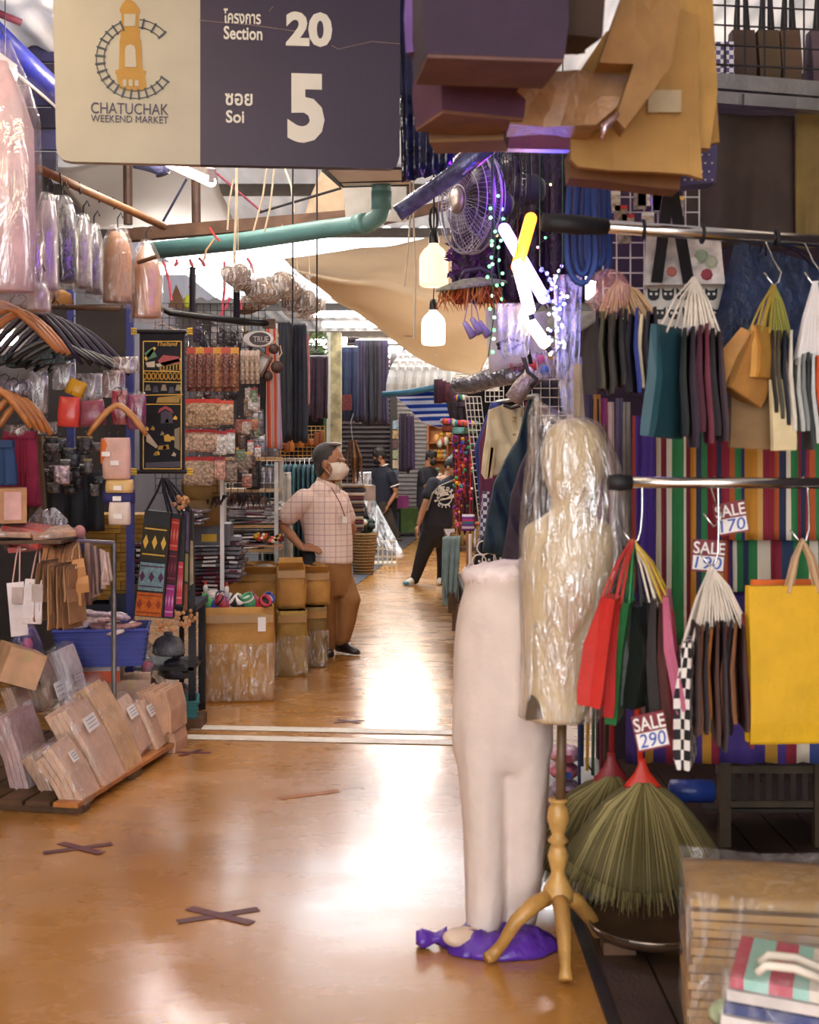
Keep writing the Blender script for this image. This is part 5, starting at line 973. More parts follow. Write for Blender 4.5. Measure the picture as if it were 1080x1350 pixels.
for i, (u, v, w_, h_, hx) in enumerate(((50, 486, 26, 60, '#dcd6dc'), (85, 478, 30, 36, '#d8cfd0'), (118, 492, 34, 40, '#cfc8cc'), (150, 488, 30, 36, '#d8b8b4'), (165, 470, 36, 22, '#e0cdc4'), (22, 500, 40, 22, '#b8b0d4'), (60, 556, 30, 16, '#b9aeb4'), (22, 560, 34, 16, '#cfc4c0'))):
    pouch('empty clear bag with a pale lining hung on the hanger wall', u-w_/2, u+w_/2, v, v+h_, 6.5, film('#'+hx.strip('#'), .75, .2, 14, .7), 'clear_bag', group='clear bags on the hanger wall', cat='plastic bag')
for i in range(26):
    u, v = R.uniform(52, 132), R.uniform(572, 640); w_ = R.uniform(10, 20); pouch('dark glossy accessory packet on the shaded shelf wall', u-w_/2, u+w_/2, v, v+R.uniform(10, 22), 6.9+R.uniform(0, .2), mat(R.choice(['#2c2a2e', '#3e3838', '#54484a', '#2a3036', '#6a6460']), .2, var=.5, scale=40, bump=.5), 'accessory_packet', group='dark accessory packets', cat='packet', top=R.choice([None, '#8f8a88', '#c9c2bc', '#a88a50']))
pouch('bright foil packet catching light on the shaded wall', 72, 92, 614, 638, 6.8, mat('#c8b0b4', .15, .3, var=.6, scale=40, bump=.8), 'accessory_packet', cat='packet')
one(drape(P(52, 620, 7.2), P(135, 620, 7.2), P(135, 700, 7.2), P(52, 700, 7.2), 3, .03, 20, 8, .02), 'dark_cloth', mat('#1d2026', .7), 'black cloth bundle hung under the dark packets', 'cloth', smooth=True)
# ---- bagged garments along the bamboo pole
def garment_bag(label, u0, u1, v0, v1, d, m_in, wrap=FILM, neck=.35, contents='garment', amp=.02):
    c = P((u0+u1)/2, v1, d); W, H_ = S(u1-u0, d), S(v1-v0, d); t = T('bagged_garment', label, 'garment', c)
    def loops(k, n, z0, z1, rip):
        lo = []
        for i in range(11):
            f = i/10; z = z0+(z1-z0)*f; e = 1 if f < .7 else 1-(1-neck)*((f-.7)/.3)**1.2
            lo.append([V((math.cos(2*math.pi*j/n)*W/2*e*k*(1+rip*math.sin(j*2.4+f*5)), math.sin(2*math.pi*j/n)*.09*e*k*(1+rip*2*math.sin(j*1.7+f*4)), z)) for j in range(n)])
        return lo
    MB().rings(loops(.88, 20, H_*.06, H_*.94, .03)).build(contents, m_in, t, smooth=True); MB().rings(loops(1.04, 28, 0, H_*1.02, .05)).build('clear_cover', wrap, t, smooth=True)
    MB().tube([(0, 0, H_*.95), (0, 0, H_+.05), (.02, 0, H_+.08), (.03, 0, H_+.05)], .004, 6).build('hanger_hook', DWIRE, t)
    return t
garment_bag('large pale pink garment in a long clear bag under the blazing tube', -62, 52, 60, 405, 5.7, mat('#dcb8c0', .75), film('#fff0fa', .3, .1, 6, .6), .3)
garment_bag('black sequinned garment in a clear bag on the bamboo pole', 62, 102, 262, 378, 6.3, mat('#2a2230', .3, var=.6, scale=50, bump=.9, bscale=50), FILM2, .5)
garment_bag('cream lace garment in clear film beside the sequinned one', 48, 76, 258, 390, 6.1, mat('#d8c0c8', .7), FILM2, .5)
garment_bag('grey patterned blouse in a clear bag on the bamboo pole', 98, 122, 285, 385, 6.6, mat('#b8a8a4', .6, var=.4, scale=30), FILM2, .5); garment_bag('dark beaded belt bundle in a clear bag on the pole', 112, 136, 298, 392, 6.7, mat('#5c4a44', .3, var=.5, scale=40), FILM2, .5)
garment_bag('tan wooden-handled purse in glossy film on the pole', 134, 176, 300, 405, 6.9, mat('#b9855e', .5, var=.15), FILMT, .5); garment_bag('peach satin garment bag at the end of the bamboo pole', 172, 214, 318, 425, 7.1, mat('#dda888', .5), film('#ffe8d8', .35, .12, 8, .6), .3)
one(MB().tube([P(182, 346, 7.0), P(207, 338, 6.95)], .012, 8), 'wooden_rod', WOODD, 'dark wooden rod end poking out over the peach garment bag', 'rod')
t = garment_bag('bundle of clear sleeves under the cream lace garment', 36, 66, 372, 412, 6.0, mat('#cfb8b8', .6), FILM2, .6)
t = T('ring_handle_bag', 'tan leather bag with a black ring handle behind the hangers', 'bag', P(78, 405, 6.7)); MB().lathe([(.07, 0), (.075, .03), (.06, .07), (.02, .09)], 14, sy=.4).build('bag_body', mat('#c08a48', .5), t, smooth=True); MB().tube([V((-.05+.035*math.cos(a), -.03, .05+.04*math.sin(a))) for a in [2*math.pi*i/16 for i in range(16)]], .005, 6, closed=True).build('ring_handle', BLACKM, t)
# ---- black and gold wall hanging
d = 7.0; t = T('wall_hanging', 'black wall hanging with gold Thai temple embroidery', 'wall hanging', P(213, 622, d)); L_ = rel(t.location)
MB().slab([L_(184, 438, d), L_(243, 438, d), L_(243, 622, d), L_(184, 622, d)], (0, .03, 0)).build('black_cloth', mat('#17141a', .8), t)
GM = [GOLD, mat('#a8852e', .5), mat('#8f8468', .6), mat('#c9b89a', .6), mat('#a84a4a', .6), mat('#4f7a58', .6), mat('#4a4652', .6)]
def motif(pts, m, nm): MB().slab([L_(u, v, d-.004) for u, v in pts], (0, .004, 0)).build(nm, m, t)
for a, b_ in (((189, 450), (189, 618)), ((239, 450), (239, 618)), ((189, 450), (239, 450)), ((189, 618), (239, 618)), ((189, 489), (239, 490)), ((189, 503), (239, 504)), ((188, 521), (241, 520)), ((189, 533), (239, 533))): MB().bar(L_(a[0], a[1], d-.003), L_(b_[0], b_[1], d-.003), .005, .004, up=(0, 1, 0)).build('gold_border', GOLD, t)
for i in range(9): MB().tube([L_(191+i*5.6+2.2*math.cos(a), 496+4.5*math.sin(a), d-.003) for a in [2*math.pi*k/8 for k in range(8)]], .0032, 4, closed=True).build('gold_scroll', GOLD, t)
motif([(190, 466), (201, 458), (207, 470), (196, 474)], GM[5], 'temple_gable'); motif([(190, 472), (203, 457), (206, 459), (193, 476)], GM[0], 'gable_edge'); motif([(208, 476), (215, 468), (236, 470), (238, 478), (214, 482)], GM[4], 'temple_roof'); motif([(205, 480), (238, 472), (239, 476), (208, 484)], GM[3], 'roof_ridge'); motif([(210, 484), (238, 478), (238, 488), (211, 489)], GM[1], 'temple_wall'); motif([(192, 478), (204, 476), (204, 484), (194, 484)], GM[3], 'statue_figure')
for i in range(6): motif([(213+i*4.2, 483-i*.6), (215+i*4.2, 483-i*.6), (215+i*4.2, 488), (213+i*4.2, 488)], BLACK, 'temple_window')
for i, (u, v) in enumerate(((195, 510), (205, 512), (216, 510), (226, 513), (235, 510))): motif([(u-4, v+5), (u-2, v-3), (u+2, v-3), (u+4, v+5)], GM[6 if i % 2 else 2], 'boat_figure')
motif([(208, 524), (238, 521), (236, 531), (206, 531)], GM[1], 'long_boat'); motif([(208, 545), (210, 539), (218, 535), (226, 539), (229, 545), (226, 543), (218, 539), (211, 543)], GM[4], 'rainbow_arch'); motif([(212, 558), (212, 544), (218, 541), (227, 544), (228, 558)], GM[6], 'elephant_body')
for i in range(10): u, v = R.uniform(193, 236), R.uniform(548, 614); motif([(u-3, v+2), (u, v-3), (u+3, v), (u+2, v+3)], GM[R.choice([0, 1, 2, 3, 0])], 'small_figure')
motif([(193, 568), (208, 588), (206, 591), (193, 582)], GM[3], 'long_tail_boat'); motif([(230, 566), (237, 563), (237, 594), (230, 590)], GM[2], 'wat_spire'); motif([(216, 575), (221, 572), (226, 576), (225, 582), (217, 582)], GM[0], 'gold_elephant'); motif([(192, 610), (238, 608), (238, 616), (192, 617)], GM[6], 'water_band'); motif([(209, 588), (222, 586), (223, 592), (208, 593)], GM[1], 'stall_roof')
me = text_mesh('Thailand', S(8, d), .003, shear=.2); me.materials.append(GOLD); o = bpy.data.objects.new('gold_lettering', me); COL.objects.link(o); o.parent = t; o.location = L_(206, 456, d-.004)
for v in (437, 622):
    MB().tube([L_(181, v, d-.005), L_(246, v, d-.005)], .011, 8).build('rod', BLACKM, t)
    for u, s_ in ((180, -1), (247, 1)):
        for k in range(3): MB().tube([L_(u, v-3+k*3, d), L_(u+s_*7, v-4+k*3.5, d)], .006, 6).build('tassel', mat('#d8b020', .6), t)
MB().tube([L_(188, 438, d), L_(213, 426, d), L_(238, 438, d)], .002, 4).build('hang_thread', TWINE, t)
# ---- embroidered shoulder bags
d = 7.1
def sbag(label, q, m_list, dd, strap_to):
    t = T('shoulder_bag', label, 'bag', P((q[2][0]+q[3][0])/2, q[2][1], dd)); L_ = rel(t.location); f = bil(L_(*q[0], dd), L_(*q[1], dd), L_(*q[2], dd), L_(*q[3], dd))
    MB().slab([f(0, 0), f(1, 0), f(1, 1), f(0, 1)], (0, .05, 0)).build('bag_body', BLACK, t)
    for (b0, b1, m, pat) in m_list:
        MB().slab([f(.05, b0)+V((0, -.004, 0)), f(.95, b0)+V((0, -.004, 0)), f(.95, b1)+V((0, -.004, 0)), f(.05, b1)+V((0, -.004, 0))], (0, .004, 0)).build('woven_panel', m, t)
        if pat:
            n = 3
            for i in range(n):
                a = (i+.5)/n; bc = (b0+b1)/2; h = (b1-b0)*.2; MB().slab([f(a, bc-h)+V((0, -.007, 0)), f(a+.1, bc)+V((0, -.007, 0)), f(a, bc+h)+V((0, -.007, 0)), f(a-.1, bc)+V((0, -.007, 0))], (0, .003, 0)).build('diamond_motif', pat, t)
            for bb in (b0+(b1-b0)*.12, b0+(b1-b0)*.85): MB().bar(f(.08, bb)+V((0, -.006, 0)), f(.92, bb)+V((0, -.006, 0)), .007, .003, up=(0, 1, 0)).build('woven_line', pat, t)
    for s_ in (.08, .92): MB().tube([f(s_, 0), f(.5, 0).lerp(L_(*strap_to, dd), .6)+V(((s_-.5)*.04, 0, 0)), L_(*strap_to, dd)], .007, 6).build('strap', BLACK, t)
    for s_ in (.02, .98):
        for k in range(4): MB().ell(f(s_, 1.03)+V((R.uniform(-.02, .02), -.02, -R.uniform(0, .05))), .012, 6).build('wooden_bead', mat('#c08a58', .5), t)
    return t
sbag('black shoulder bag with gold, blue and orange woven panels', [(191, 672), (225, 676), (214, 815), (176, 812)], [(.13, .46, mat('#37321f', .8), GOLD), (.49, .75, mat('#7fa0a4', .8, var=.3, scale=60), mat('#5a3050', .8)), (.77, .99, mat('#cf6a22', .8, var=.25, scale=60), mat('#9c4020', .8))], 7.0, (214, 630))
sbag('narrow black bag with red and magenta woven panels', [(226, 676), (238, 678), (228, 816), (215, 815)], [(.05, .35, mat('#c03c34', .8), mat('#e08a6a', .7)), (.37, .66, mat('#5a2230', .8), mat('#8a3a48', .7)), (.68, .98, mat('#b03a86', .8), mat('#e0a0c8', .7))], 7.06, (216, 630))
sbag('thin black bag with a coral stripe behind the magenta one', [(238, 680), (244, 682), (240, 800), (232, 800)], [(.5, .97, mat('#d84a5a', .8), mat('#f0a0a0', .7))], 7.12, (218, 630))
sbag('thin black bag with olive and violet woven strips', [(244, 668), (250, 672), (247, 812), (241, 812)], [(.03, .4, mat('#6a5a76', .8, var=.4), None), (.42, .68, mat('#9a9258', .8), None), (.7, .95, mat('#8f5a3c', .8), None)], 7.18, (219, 630))
sbag('outermost thin black bag with a cream woven strip', [(250, 672), (254, 676), (256, 800), (250, 806)], [(.3, .75, mat('#b9a888', .8, var=.3), None)], 7.24, (220, 630))
t = T('bead_cluster', 'cluster of wooden bead tassels on the shoulder bag straps', 'beads', P(238, 672, 6.95))
for k in range(12): MB().ell((R.uniform(-.045, .045), R.uniform(-.02, .02), R.uniform(0, .07)), .013, 8).build('wooden_bead', mat('#c48e5c', .5), t, smooth=True)
# ---- yellow card stack
d = 7.6; k_ = 0
for row in range(9):
    for c_ in range(2):
        u0 = 112+c_*38+(row % 2)*6; v1 = 790-row*12.5; w_ = 42
        if c_ == 1 and row < 3: w_ = 34
        c = P(u0+w_/2, v1, d+.02*c_); t = T('flat_carton', 'flat ochre carton in the stack behind the shoulder bags', 'box', c, 'flat ochre cartons'); MB().box((0, .12, S(6, d)), (S(w_, d), .3, S(11.6, d))).build('carton_body', mat(R.choice(['#a87c24', '#9a7020', '#b58a30']), .7, var=.15), t); MB().box((0, -.032, S(6, d)), (S(w_, d)*.98, .004, .006)).build('flap_edge', mat('#7c5a1c', .7), t)
zc = P(150, 795, d).z
t = T('stock_table', 'dark low stock table under the ochre cartons and black bags', 'table', (P(170, 1, 7.7).x, 7.75, 0)); MB().box((.03, 0, zc-.02), (.8, .45, .035)).build('table_top', mat('#1d2438', .6), t)
for x in (-.32, .4):
    for y in (-.18, .18): MB().box((x, y, (zc-.04)/2), (.04, .04, zc-.04)).build('leg', BLACK, t)
MB().box((.03, 0, zc*.45), (.76, .4, .02)).build('lower_shelf', BLACK, t)
for lb, u, v, hx in (('dark glossy bag on the stock table shelf', 232, 880, '#3c3a44'), ('grey plastic tub under the stock table', 222, 850, '#77787c'), ('wrapped bundle on the floor under the stock table', 240, 918, '#57504f')):
    t = T('stock_bundle', lb, 'bundle', P(u, v+14, 7.7)); MB().rings([[V((math.cos(a)*r_*(1+.3*mnoise.noise(V((math.cos(a)*2, math.sin(a)*2, z*20+u)))), math.sin(a)*r_*.8, z)) for a in [2*math.pi*j/18 for j in range(18)]] for r_, z in ((.07, 0), (.1, .02), (.095, .06), (.07, .1), (.03, .12))]).build('bundle_body', mat(hx, .3, var=.4, bump=.5), t, smooth=True); MB().ell((0, 0, .13), (.03, .03, .015), 8).build('knot', mat(hx, .3), t, smooth=True)
kbox('navy folded crate lid on the stock table edge', 142, 178, 786, 812, 7.45, .2, .1, mat('#1e2742', .6), False)
# ================================================================ LEFT STALL, FARTHER: PACKET WALL, SHELVES, CARTONS
grid_panel('dark wire grid carrying the hanging craft packets', 205, 350, 400, 650, 8.5, 16, 26, DWIRE, r=.0025)
def cpacket(u, v, w_, h_, d, hx, top, label, group, cat='packet'):
    c = P(u, v+h_, d); W, H_ = S(w_, d), S(h_, d); t = T('craft_packet', label, cat, c, group)
    MB().rings([[V((x*W/2*e, y*.018*k, H_*f)) for x, y in ((-1, -.4), (-.4, -1), (.4, -1), (1, -.4), (1, .4), (.4, 1), (-.4, 1), (-1, .4))] for f, e, k in ((0, .9, .4), (.1, 1, 1), (.6, 1, .9), (.86, 1, .3))]).build('packet_body', mat(hx, .22, var=.55, scale=55, bump=.6, bscale=70), t)
    if top: MB().box((0, 0, H_*.92), (W, .008, H_*.16)).build('header_card', mat(top, .5, var=.2, scale=40), t)
    MB().tube([(0, 0, H_), (0, .02, H_+.008), (0, .05, H_+.004)], .0025, 4).build('peg', WIRE, t)
for i in range(6): cpacket(252+i*11.5, 458, 11, 58, 8.3, R.choice(['#6a3a2c', '#8a5a38', '#7a4a30']), '#c98a2a' if i % 2 else '#b0402c', 'brown bead strand packet with a red and gold header', 'bead strand packets')
for i in range(4): cpacket(320+i*6.5, 462, 6, 44, 8.35, '#a8907c', '#c9b0a0', 'slim pale packet at the end of the bead strand row', 'slim pale packets')
for i, (u, v, w_, h_, hx, tp_) in enumerate(((268, 526, 46, 38, '#a88868', '#c8382c'), (296, 528, 24, 32, '#b8987c', '#d04a30'), (252, 528, 16, 34, '#7a3c34', '#a82c2c'), (264, 566, 44, 30, '#c0a088', '#d0322c'), (290, 568, 18, 32, '#d8d0c8', '#c83838'), (304, 566, 12, 32, '#e0d8d0', '#c03030'), (262, 602, 40, 38, '#b0947c', '#c8302c'), (290, 602, 14, 30, '#d0a08c', '#b83440'), (276, 604, 18, 34, '#9c8068', None), (304, 604, 18, 32, '#8a7668', None))):
    cpacket(u, v, w_, h_, 8.25+.01*i, hx, tp_, ['big bag of shells under a wide red header', 'half-size bag of shells with an orange-red header', 'narrow maroon packet beside the bag of shells', 'wide packet of ribbon reels under a red header', 'white-bottomed packet in the ribbon reel row', 'slimmer white-bottomed packet in the ribbon reel row', 'packet of bamboo rings below the ribbon reels', 'pink-topped packet next to the bamboo rings', 'unlabelled tan packet behind the bamboo rings', 'unlabelled grey-brown packet at the row end'][i], 'red-header craft packets')
for i in range(26): cpacket(R.uniform(312, 340), R.uniform(500, 632), R.uniform(8, 13), R.uniform(14, 24), 8.4+R.uniform(0, .06), R.choice(['#b8a898', '#8a7a70', '#c8b8ac', '#7a8a70', '#a06a58', '#d0c8c4', '#5c4a44']), R.choice([None, None, '#c9c0b8', '#a83c3c', '#c89a3c']), 'small mixed trinket packet on the wire grid edge', 'small trinket packets')
for i in range(20): cpacket(R.uniform(215, 338), R.uniform(420, 444), R.uniform(6, 11), R.uniform(16, 30), 8.55+R.uniform(0, .1), R.choice(['#4a4650', '#6a6468', '#8a848c', '#5a4a68', '#a8a0a4']), None, 'grey trinket packet hung along the top of the grid', 'grey trinket packets')
for i in range(12): cpacket(R.uniform(248, 310), R.uniform(514, 530), R.uniform(6, 10), R.uniform(9, 14), 8.42, R.choice(['#3c3438', '#8a7a74', '#5a3c38']), None, 'tiny dark packet between the shell bags and bead strands', 'tiny dark packets')
t = T('display_rail', 'sagging black iron rail over the craft packets', 'rail', P(205, 405, 8.2)); L_ = rel(t.location); MB().tube([L_(196, 398, 8.2), L_(225, 412, 8.25), L_(270, 418, 8.3), L_(320, 424, 8.4), L_(358, 427, 8.5)], .022, 8).build('shaft', BLACKM, t, smooth=True); MB().box(L_(355, 427, 8.5), (.08, .06, .06)).build('end_block', WOODD, t); MB().box(L_(206, 404, 8.2), (.06, .06, .1)).build('end_block', BLACKM, t)
for u in (254, 312): one(MB().tube([P(u, 352, 8.4), P(u, 420, 8.4)], .022, 8), 'iron_bracket', BLACKM, 'black iron drop bracket of the sagging rail %s' % ('left of the bagged hats' if u < 300 else 'below the bagged hats'), 'bracket')
one(MB().slab([P(232, 375, 8.7), P(240, 392, 8.7), P(242, 408, 8.7), P(222, 404, 8.7)], (0, .03, 0)), 'hide_scrap', mat('#7a5a44', .8), 'pointed brown hide scrap hung above the sagging rail', 'hide')
one(MB().ell((0, 0, 0), (.03, .02, .05), 10), 'green_ornament', mat('#c0c840', .5), 'lime green ornament hung above the sagging rail', 'ornament', P(248, 398, 8.7), smooth=True)
# bagged hats under the awning edge
for i, (u, v, rx, rz, lb) in enumerate(((314, 366, 24, 22, 'bagged brown hat tied to the long cream twine'), (345, 384, 26, 20, 'bagged straw hat in the middle of the hat row'), (372, 378, 28, 24, 'bagged pleated hat in the hat row'), (392, 398, 22, 26, 'bagged beige hat beside the fan housing'), (408, 402, 20, 26, 'bagged round hat at the end of the hat row'), (330, 400, 22, 12, 'flat bagged brim under the hat row'))):
    d = 8.2+.15*i; c = P(u, v, d); t = T('bagged_hat', lb, 'hat', c)
    MB().lathe([(S(rx, d)*.98, -.02), (S(rx, d), -.01), (S(rx*.6, d), .01), (S(rx*.5, d), S(rz*.8, d)), (S(rx*.2, d), S(rz, d))], 18, sy=.7, ax=(.5-.15*i, -.75, .5)).build('hat', mat(R.choice(['#7a5c48', '#8f7258', '#6a4f40', '#a88a6c']), .8, var=.3), t, smooth=True)
    MB().lathe([(S(rx, d)*.6, -S(rz, d)*.8), (S(rx, d)*1.12, -S(rz, d)*.3), (S(rx, d)*1.05, S(rz, d)*.4), (S(rx, d)*.4, S(rz, d)*.95), (S(rx, d)*.08, S(rz, d)*1.3), (S(rx, d)*.3, S(rz, d)*1.5)], 20).build('clear_bag', film('#fff6ee', .6, .12, 24, 1.0), t, smooth=True)
    MB().tube([(0, 0, S(rz*1.3, d)), (0, 0, S(rz*1.3, d)+.25)], .003, 5).build('string', STR, t)
for u, v in ((386, 373), (418, 376)): one(MB().tube([P(u, 106, 8.3), P(u, v-4, 8.3), P(u, v+30, 8.3), P(u-1, v+85, 8.3)], .006, 6), 'hanging_strap', BLACK, 'black strap dangling %s' % ('between the bagged hats' if u < 400 else 'beyond the last bagged hat'), 'strap')
# oval plaque, lantern, coconut balls
d = 8.5; t = T('oval_plaque', 'white oval plaque with dark centre reading TRUE', 'sign', P(341, 459, d)); L_ = rel(t.location); t.rotation_euler.y = 0
MB().lathe([(S(20, d), 0), (S(20.5, d), .008), (S(19, d), .016)], 28, L_(341, 447, d), sy=.55, ax=(0, -1, 0)).build('rim', WHITE, t, smooth=True)
MB().lathe([(S(14, d), .016), (S(13.5, d), .02)], 28, L_(343, 447, d), sy=.62, ax=(0, -1, 0)).build('centre', mat('#3a2b2b', .5), t)
me = text_mesh('TRUE', S(8, d), .003, bold=.0); me.materials.append(mat('#c9bdb6', .5)); o = bpy.data.objects.new('lettering', me); COL.objects.link(o); o.parent = t; o.location = L_(334, 451, d-.024); xs = [p.co.x for p in me.vertices]; k = S(20, d)/(max(xs)-min(xs))
for p in me.vertices: p.co.x = (p.co.x-min(xs))*k; p.co.z *= 1.4
for i, (u, v, r_) in enumerate(((361, 460, 7), (365.5, 484, 8.5), (353, 496, 7), (322, 487, 6.5))):
    t = T('coconut_ball', ['dark coconut ball on a bent twine under the plaque', 'round brown coconut ball hanging lowest on the bent twine', 'coconut ball at the foot of the wooden lantern', 'coconut ball beside the black lanterns'][i], 'ornament', P(u, v+r_, 8.5)); MB().ell((0, 0, S(r_, 8.5)), S(r_, 8.5), 14).build('ball', mat('#4a342c', .6, var=.3, scale=40), t, smooth=True); MB().tube([(0, 0, S(2*r_, 8.5)), (.03, 0, S(2*r_, 8.5)+.05), (.02, 0, S(2*r_, 8.5)+.1)], .005, 5).build('twine', TWINE, t)
def lantern(label, u, v, w_, h_, d, roll, m, pane):
    t = T('lantern', label, 'lantern', P(u, v, d)); t.rotation_euler.y = roll; W, H_ = S(w_, d), S(h_, d)
    for x in (-1, 1):
        for y in (-1, 1): MB().box((x*W/2, y*W/2, 0), (.014, .014, H_)).build('post', m, t)
    for z in (-.5, .5): MB().box((0, 0, z*H_), (W*1.25, W*1.25, .018)).build('cap', m, t)
    MB().box((0, 0, 0), (W*.8, W*.8, H_*.95)).build('pane', pane, t)
lantern('tilted brown wooden lantern with pale panes', 345, 481, 14, 26, 8.5, .45, mat('#6a4634', .5), mat('#b8b2ae', .4)); lantern('black lantern hung beside the tilted wooden one', 325, 478, 11, 24, 8.52, 0, BLACK, mat('#8a8690', .4)); lantern('second black lantern with a cream pane', 334, 488, 9, 20, 8.56, -.1, BLACK, mat('#b9b294', .4))
one(MB().tube([P(323, 428, 8.6), P(323, 468, 8.6)], .009, 6), 'bamboo_stick', mat('#c9a860', .6), 'thin bamboo stick hanging left of the oval plaque', 'stick')
one(drape(P(352, 426, 8.8), P(366, 426, 8.8), P(372, 592, 8.9), P(350, 590, 8.9), 3, .015, 14, 14, .01), 'hanging_scarf', stripes(['#e8dcd8', '#e0603c', '#e8c8c0', '#e0603c', '#d8ccd4', '#b89ab8'], axis=0), 'long white and orange scarf behind the coconut balls', 'scarf', smooth=True)
for i, (u0, u1, v0, v1, lb) in enumerate(((325, 348, 540, 576, 'silver foil bag on the upper shelf beside the scarf'), (332, 354, 572, 602, 'silver foil bag standing on the shelf board'), (353, 369, 572, 602, 'narrow silver foil bag next to the wider one'))):
    pouch(lb, u0, u1, v0, v1, 9.95, mat('#8a8a94', .25, .4, var=.4, scale=20), 'foil_bag', top='#4a4a54')
# shelving
t = T('shelf_unit', 'white metal shelf unit stacked with flat packets', 'shelf unit', (P(330, 1, 9.9).x, 10.1, 0)); cx0 = t.location.x
for v in (603, 645, 692, 724, 768):
    z = P(330, v, 9.9).z; MB().box((0, 0, z-.012), (.42, .4, .024)).build('shelf_board', mat('#b89468', .6), t)
for x in (-.2, .2):
    for y in (-.19, .19): MB().box((x, y, .75), (.03, .03, 1.5)).build('post', mat('#c9c9c6', .5), t)
for i in range(10): MB().tube([(-.19, -.2, .8+.06*i), (.19, -.2, .8+.06*i)], .002, 4).build('back_wire', WIRE, t)
def flat_stack(u0, u1, v0, v1, d, n, hexes, label, group, name='flat_packet'):
    for k in range(n):
        v = v1-(v1-v0)*k/n; h_ = (v1-v0)/n; c = P((u0+u1)/2+R.uniform(-2, 2), v, d+R.uniform(-.02, .02)); t = T(name, label, 'packet', c, group); t.rotation_euler = (R.uniform(-.03, .03), R.uniform(-.06, .06), R.uniform(-.15, .15)); W = S(u1-u0, d)*R.uniform(.86, 1); H_ = S(h_, d)
        MB().rings([[V((x*W/2*e, .12+y*.13*e, H_*f)) for x, y in ((-1, -1), (1, -1), (1, 1), (-1, 1))] for f, e in ((.05, .94), (.3, 1), (.7, 1), (.92, .94))]).build('packet_body', mat(R.choice(hexes), .25, var=.4, scale=25, bump=.5), t); MB().box((W*.1, -.012, H_*.5), (W*.4, .004, H_*.5)).build('edge_label', R.choice([PAPER, GREY, MAROON, PAPER]), t)
flat_stack(299, 362, 664, 690, 9.92, 7, ['#8a848c', '#b8b0b4', '#6a6468', '#cfc8c8'], 'flat silver-grey packet piled on the middle shelf', 'middle shelf packets'); flat_stack(350, 378, 662, 690, 9.94, 5, ['#e0dcdc', '#d4ccd0'], 'flat white packet at the end of the middle shelf', 'white shelf packets'); flat_stack(300, 350, 702, 724, 9.92, 5, ['#3a363c', '#4c4450', '#2c2a30', '#77707a'], 'dark flat packet piled on the lower shelf', 'lower shelf packets'); flat_stack(312, 362, 742, 767, 9.92, 5, ['#3c302c', '#54443c', '#2c2626'], 'brown-black flat packet on the lowest shelf', 'lowest shelf packets')
flat_stack(250, 296, 722, 800, 8.75, 15, ['#54505a', '#77737c', '#3c3a42', '#6a2c3c', '#9a949c'], 'glossy wrapped booklet in the tall stack by the cartons', 'tall booklet stack'); flat_stack(290, 318, 708, 768, 8.78, 10, ['#77737c', '#a8a2aa', '#54505a'], 'glossy wrapped booklet in the second tall stack', 'second booklet stack'); flat_stack(176, 190, 715, 770, 7.5, 8, ['#2c2a30', '#4a464c', '#6a5a68'], 'dark wrapped booklet beside the black shoulder bags', 'booklets beside the shoulder bags'); flat_stack(236, 266, 672, 692, 8.2, 5, ['#77737c', '#54505a', '#a8a2aa'], 'wrapped sheet on the pile under the tan drum box', 'sheets by the tan drum box')
kbox('grey storage box with a yellow label on the booklet stack', 247, 302, 691, 719, 8.72, .26, .05, mat('#57525a', .4), False, lid=('#d8b020', .35, .36, .36))
t = T('drum_box', 'tan round drum box with a lid behind the shoulder bags', 'box', P(266, 692, 8.6)); r_ = S(26, 8.6); MB().lathe([(r_, 0), (r_, S(42, 8.6))], 28).build('drum_body', mat('#8a6a3a', .65), t, smooth=True); MB().lathe([(r_*1.03, S(34, 8.6)), (r_*1.03, S(58, 8.6)), (r_*.98, S(60, 8.6))], 28).build('lid', mat('#96753f', .65), t, smooth=True)
one(MB().box((0, 0, 0), (.025, .025, P(293, 622, 8.5).z)), 'white_post', WHITE, 'white square post between drum box and shelves', 'post', (P(293, 1, 8.5).x, 8.5, P(293, 622, 8.5).z/2))
t = T('stock_stand', 'black stand carrying the booklet stacks', 'stand', (P(272, 1, 8.75).x-.02, 8.95, 0)); z = P(282, 800, 8.75).z; MB().box((0, 0, z-.02), (.34, .4, .03)).build('stand_top', BLACK, t)
for x in (-.15, .15):
    for y in (-.18, .18): MB().box((x, y, (z-.035)/2), (.03, .03, z-.035)).build('leg', BLACK, t)
t = T('feather_garland', 'dark brown feather garland hung under the trinket packets', 'garland', P(312, 662, 8.5))
for i in range(60): a = R.uniform(-1, 1); MB().slab([V((a*.2, R.uniform(-.04, .04), .06-.05*a*a)), V((a*.2+R.uniform(-.05, .05), -.03, -.03+R.uniform(-.03, .03))), V((a*.2+.02, 0, .04))], (0, .004, 0)).build('feather', mat(R.choice(['#2c1f1c', '#3c2a24', '#1f1717', '#6a4030']), .7), t)
t = T('backpack', 'black backpack standing on the shelf beside foil packs', 'backpack', P(334, 645, 9.92)); MB().lathe([(.05, 0), (.062, .02), (.06, .1), (.045, .15), (.02, .17)], 16, sy=.7).build('pack_body', BLACK, t, smooth=True); MB().box((0, -.045, .05), (.07, .02, .06)).build('front_pocket', DGREY, t); MB().tube([(-.02, 0, .165), (0, 0, .19), (.02, 0, .165)], .005, 6).build('top_loop', BLACK, t)
for i in range(3): pouch('silver capsule pack beside the black backpack', 344+i*8, 352+i*8, 614, 644, 9.95, mat('#9a96a0', .2, .4, var=.5, scale=40), 'foil_bag', group='silver capsule packs', cat='packet')
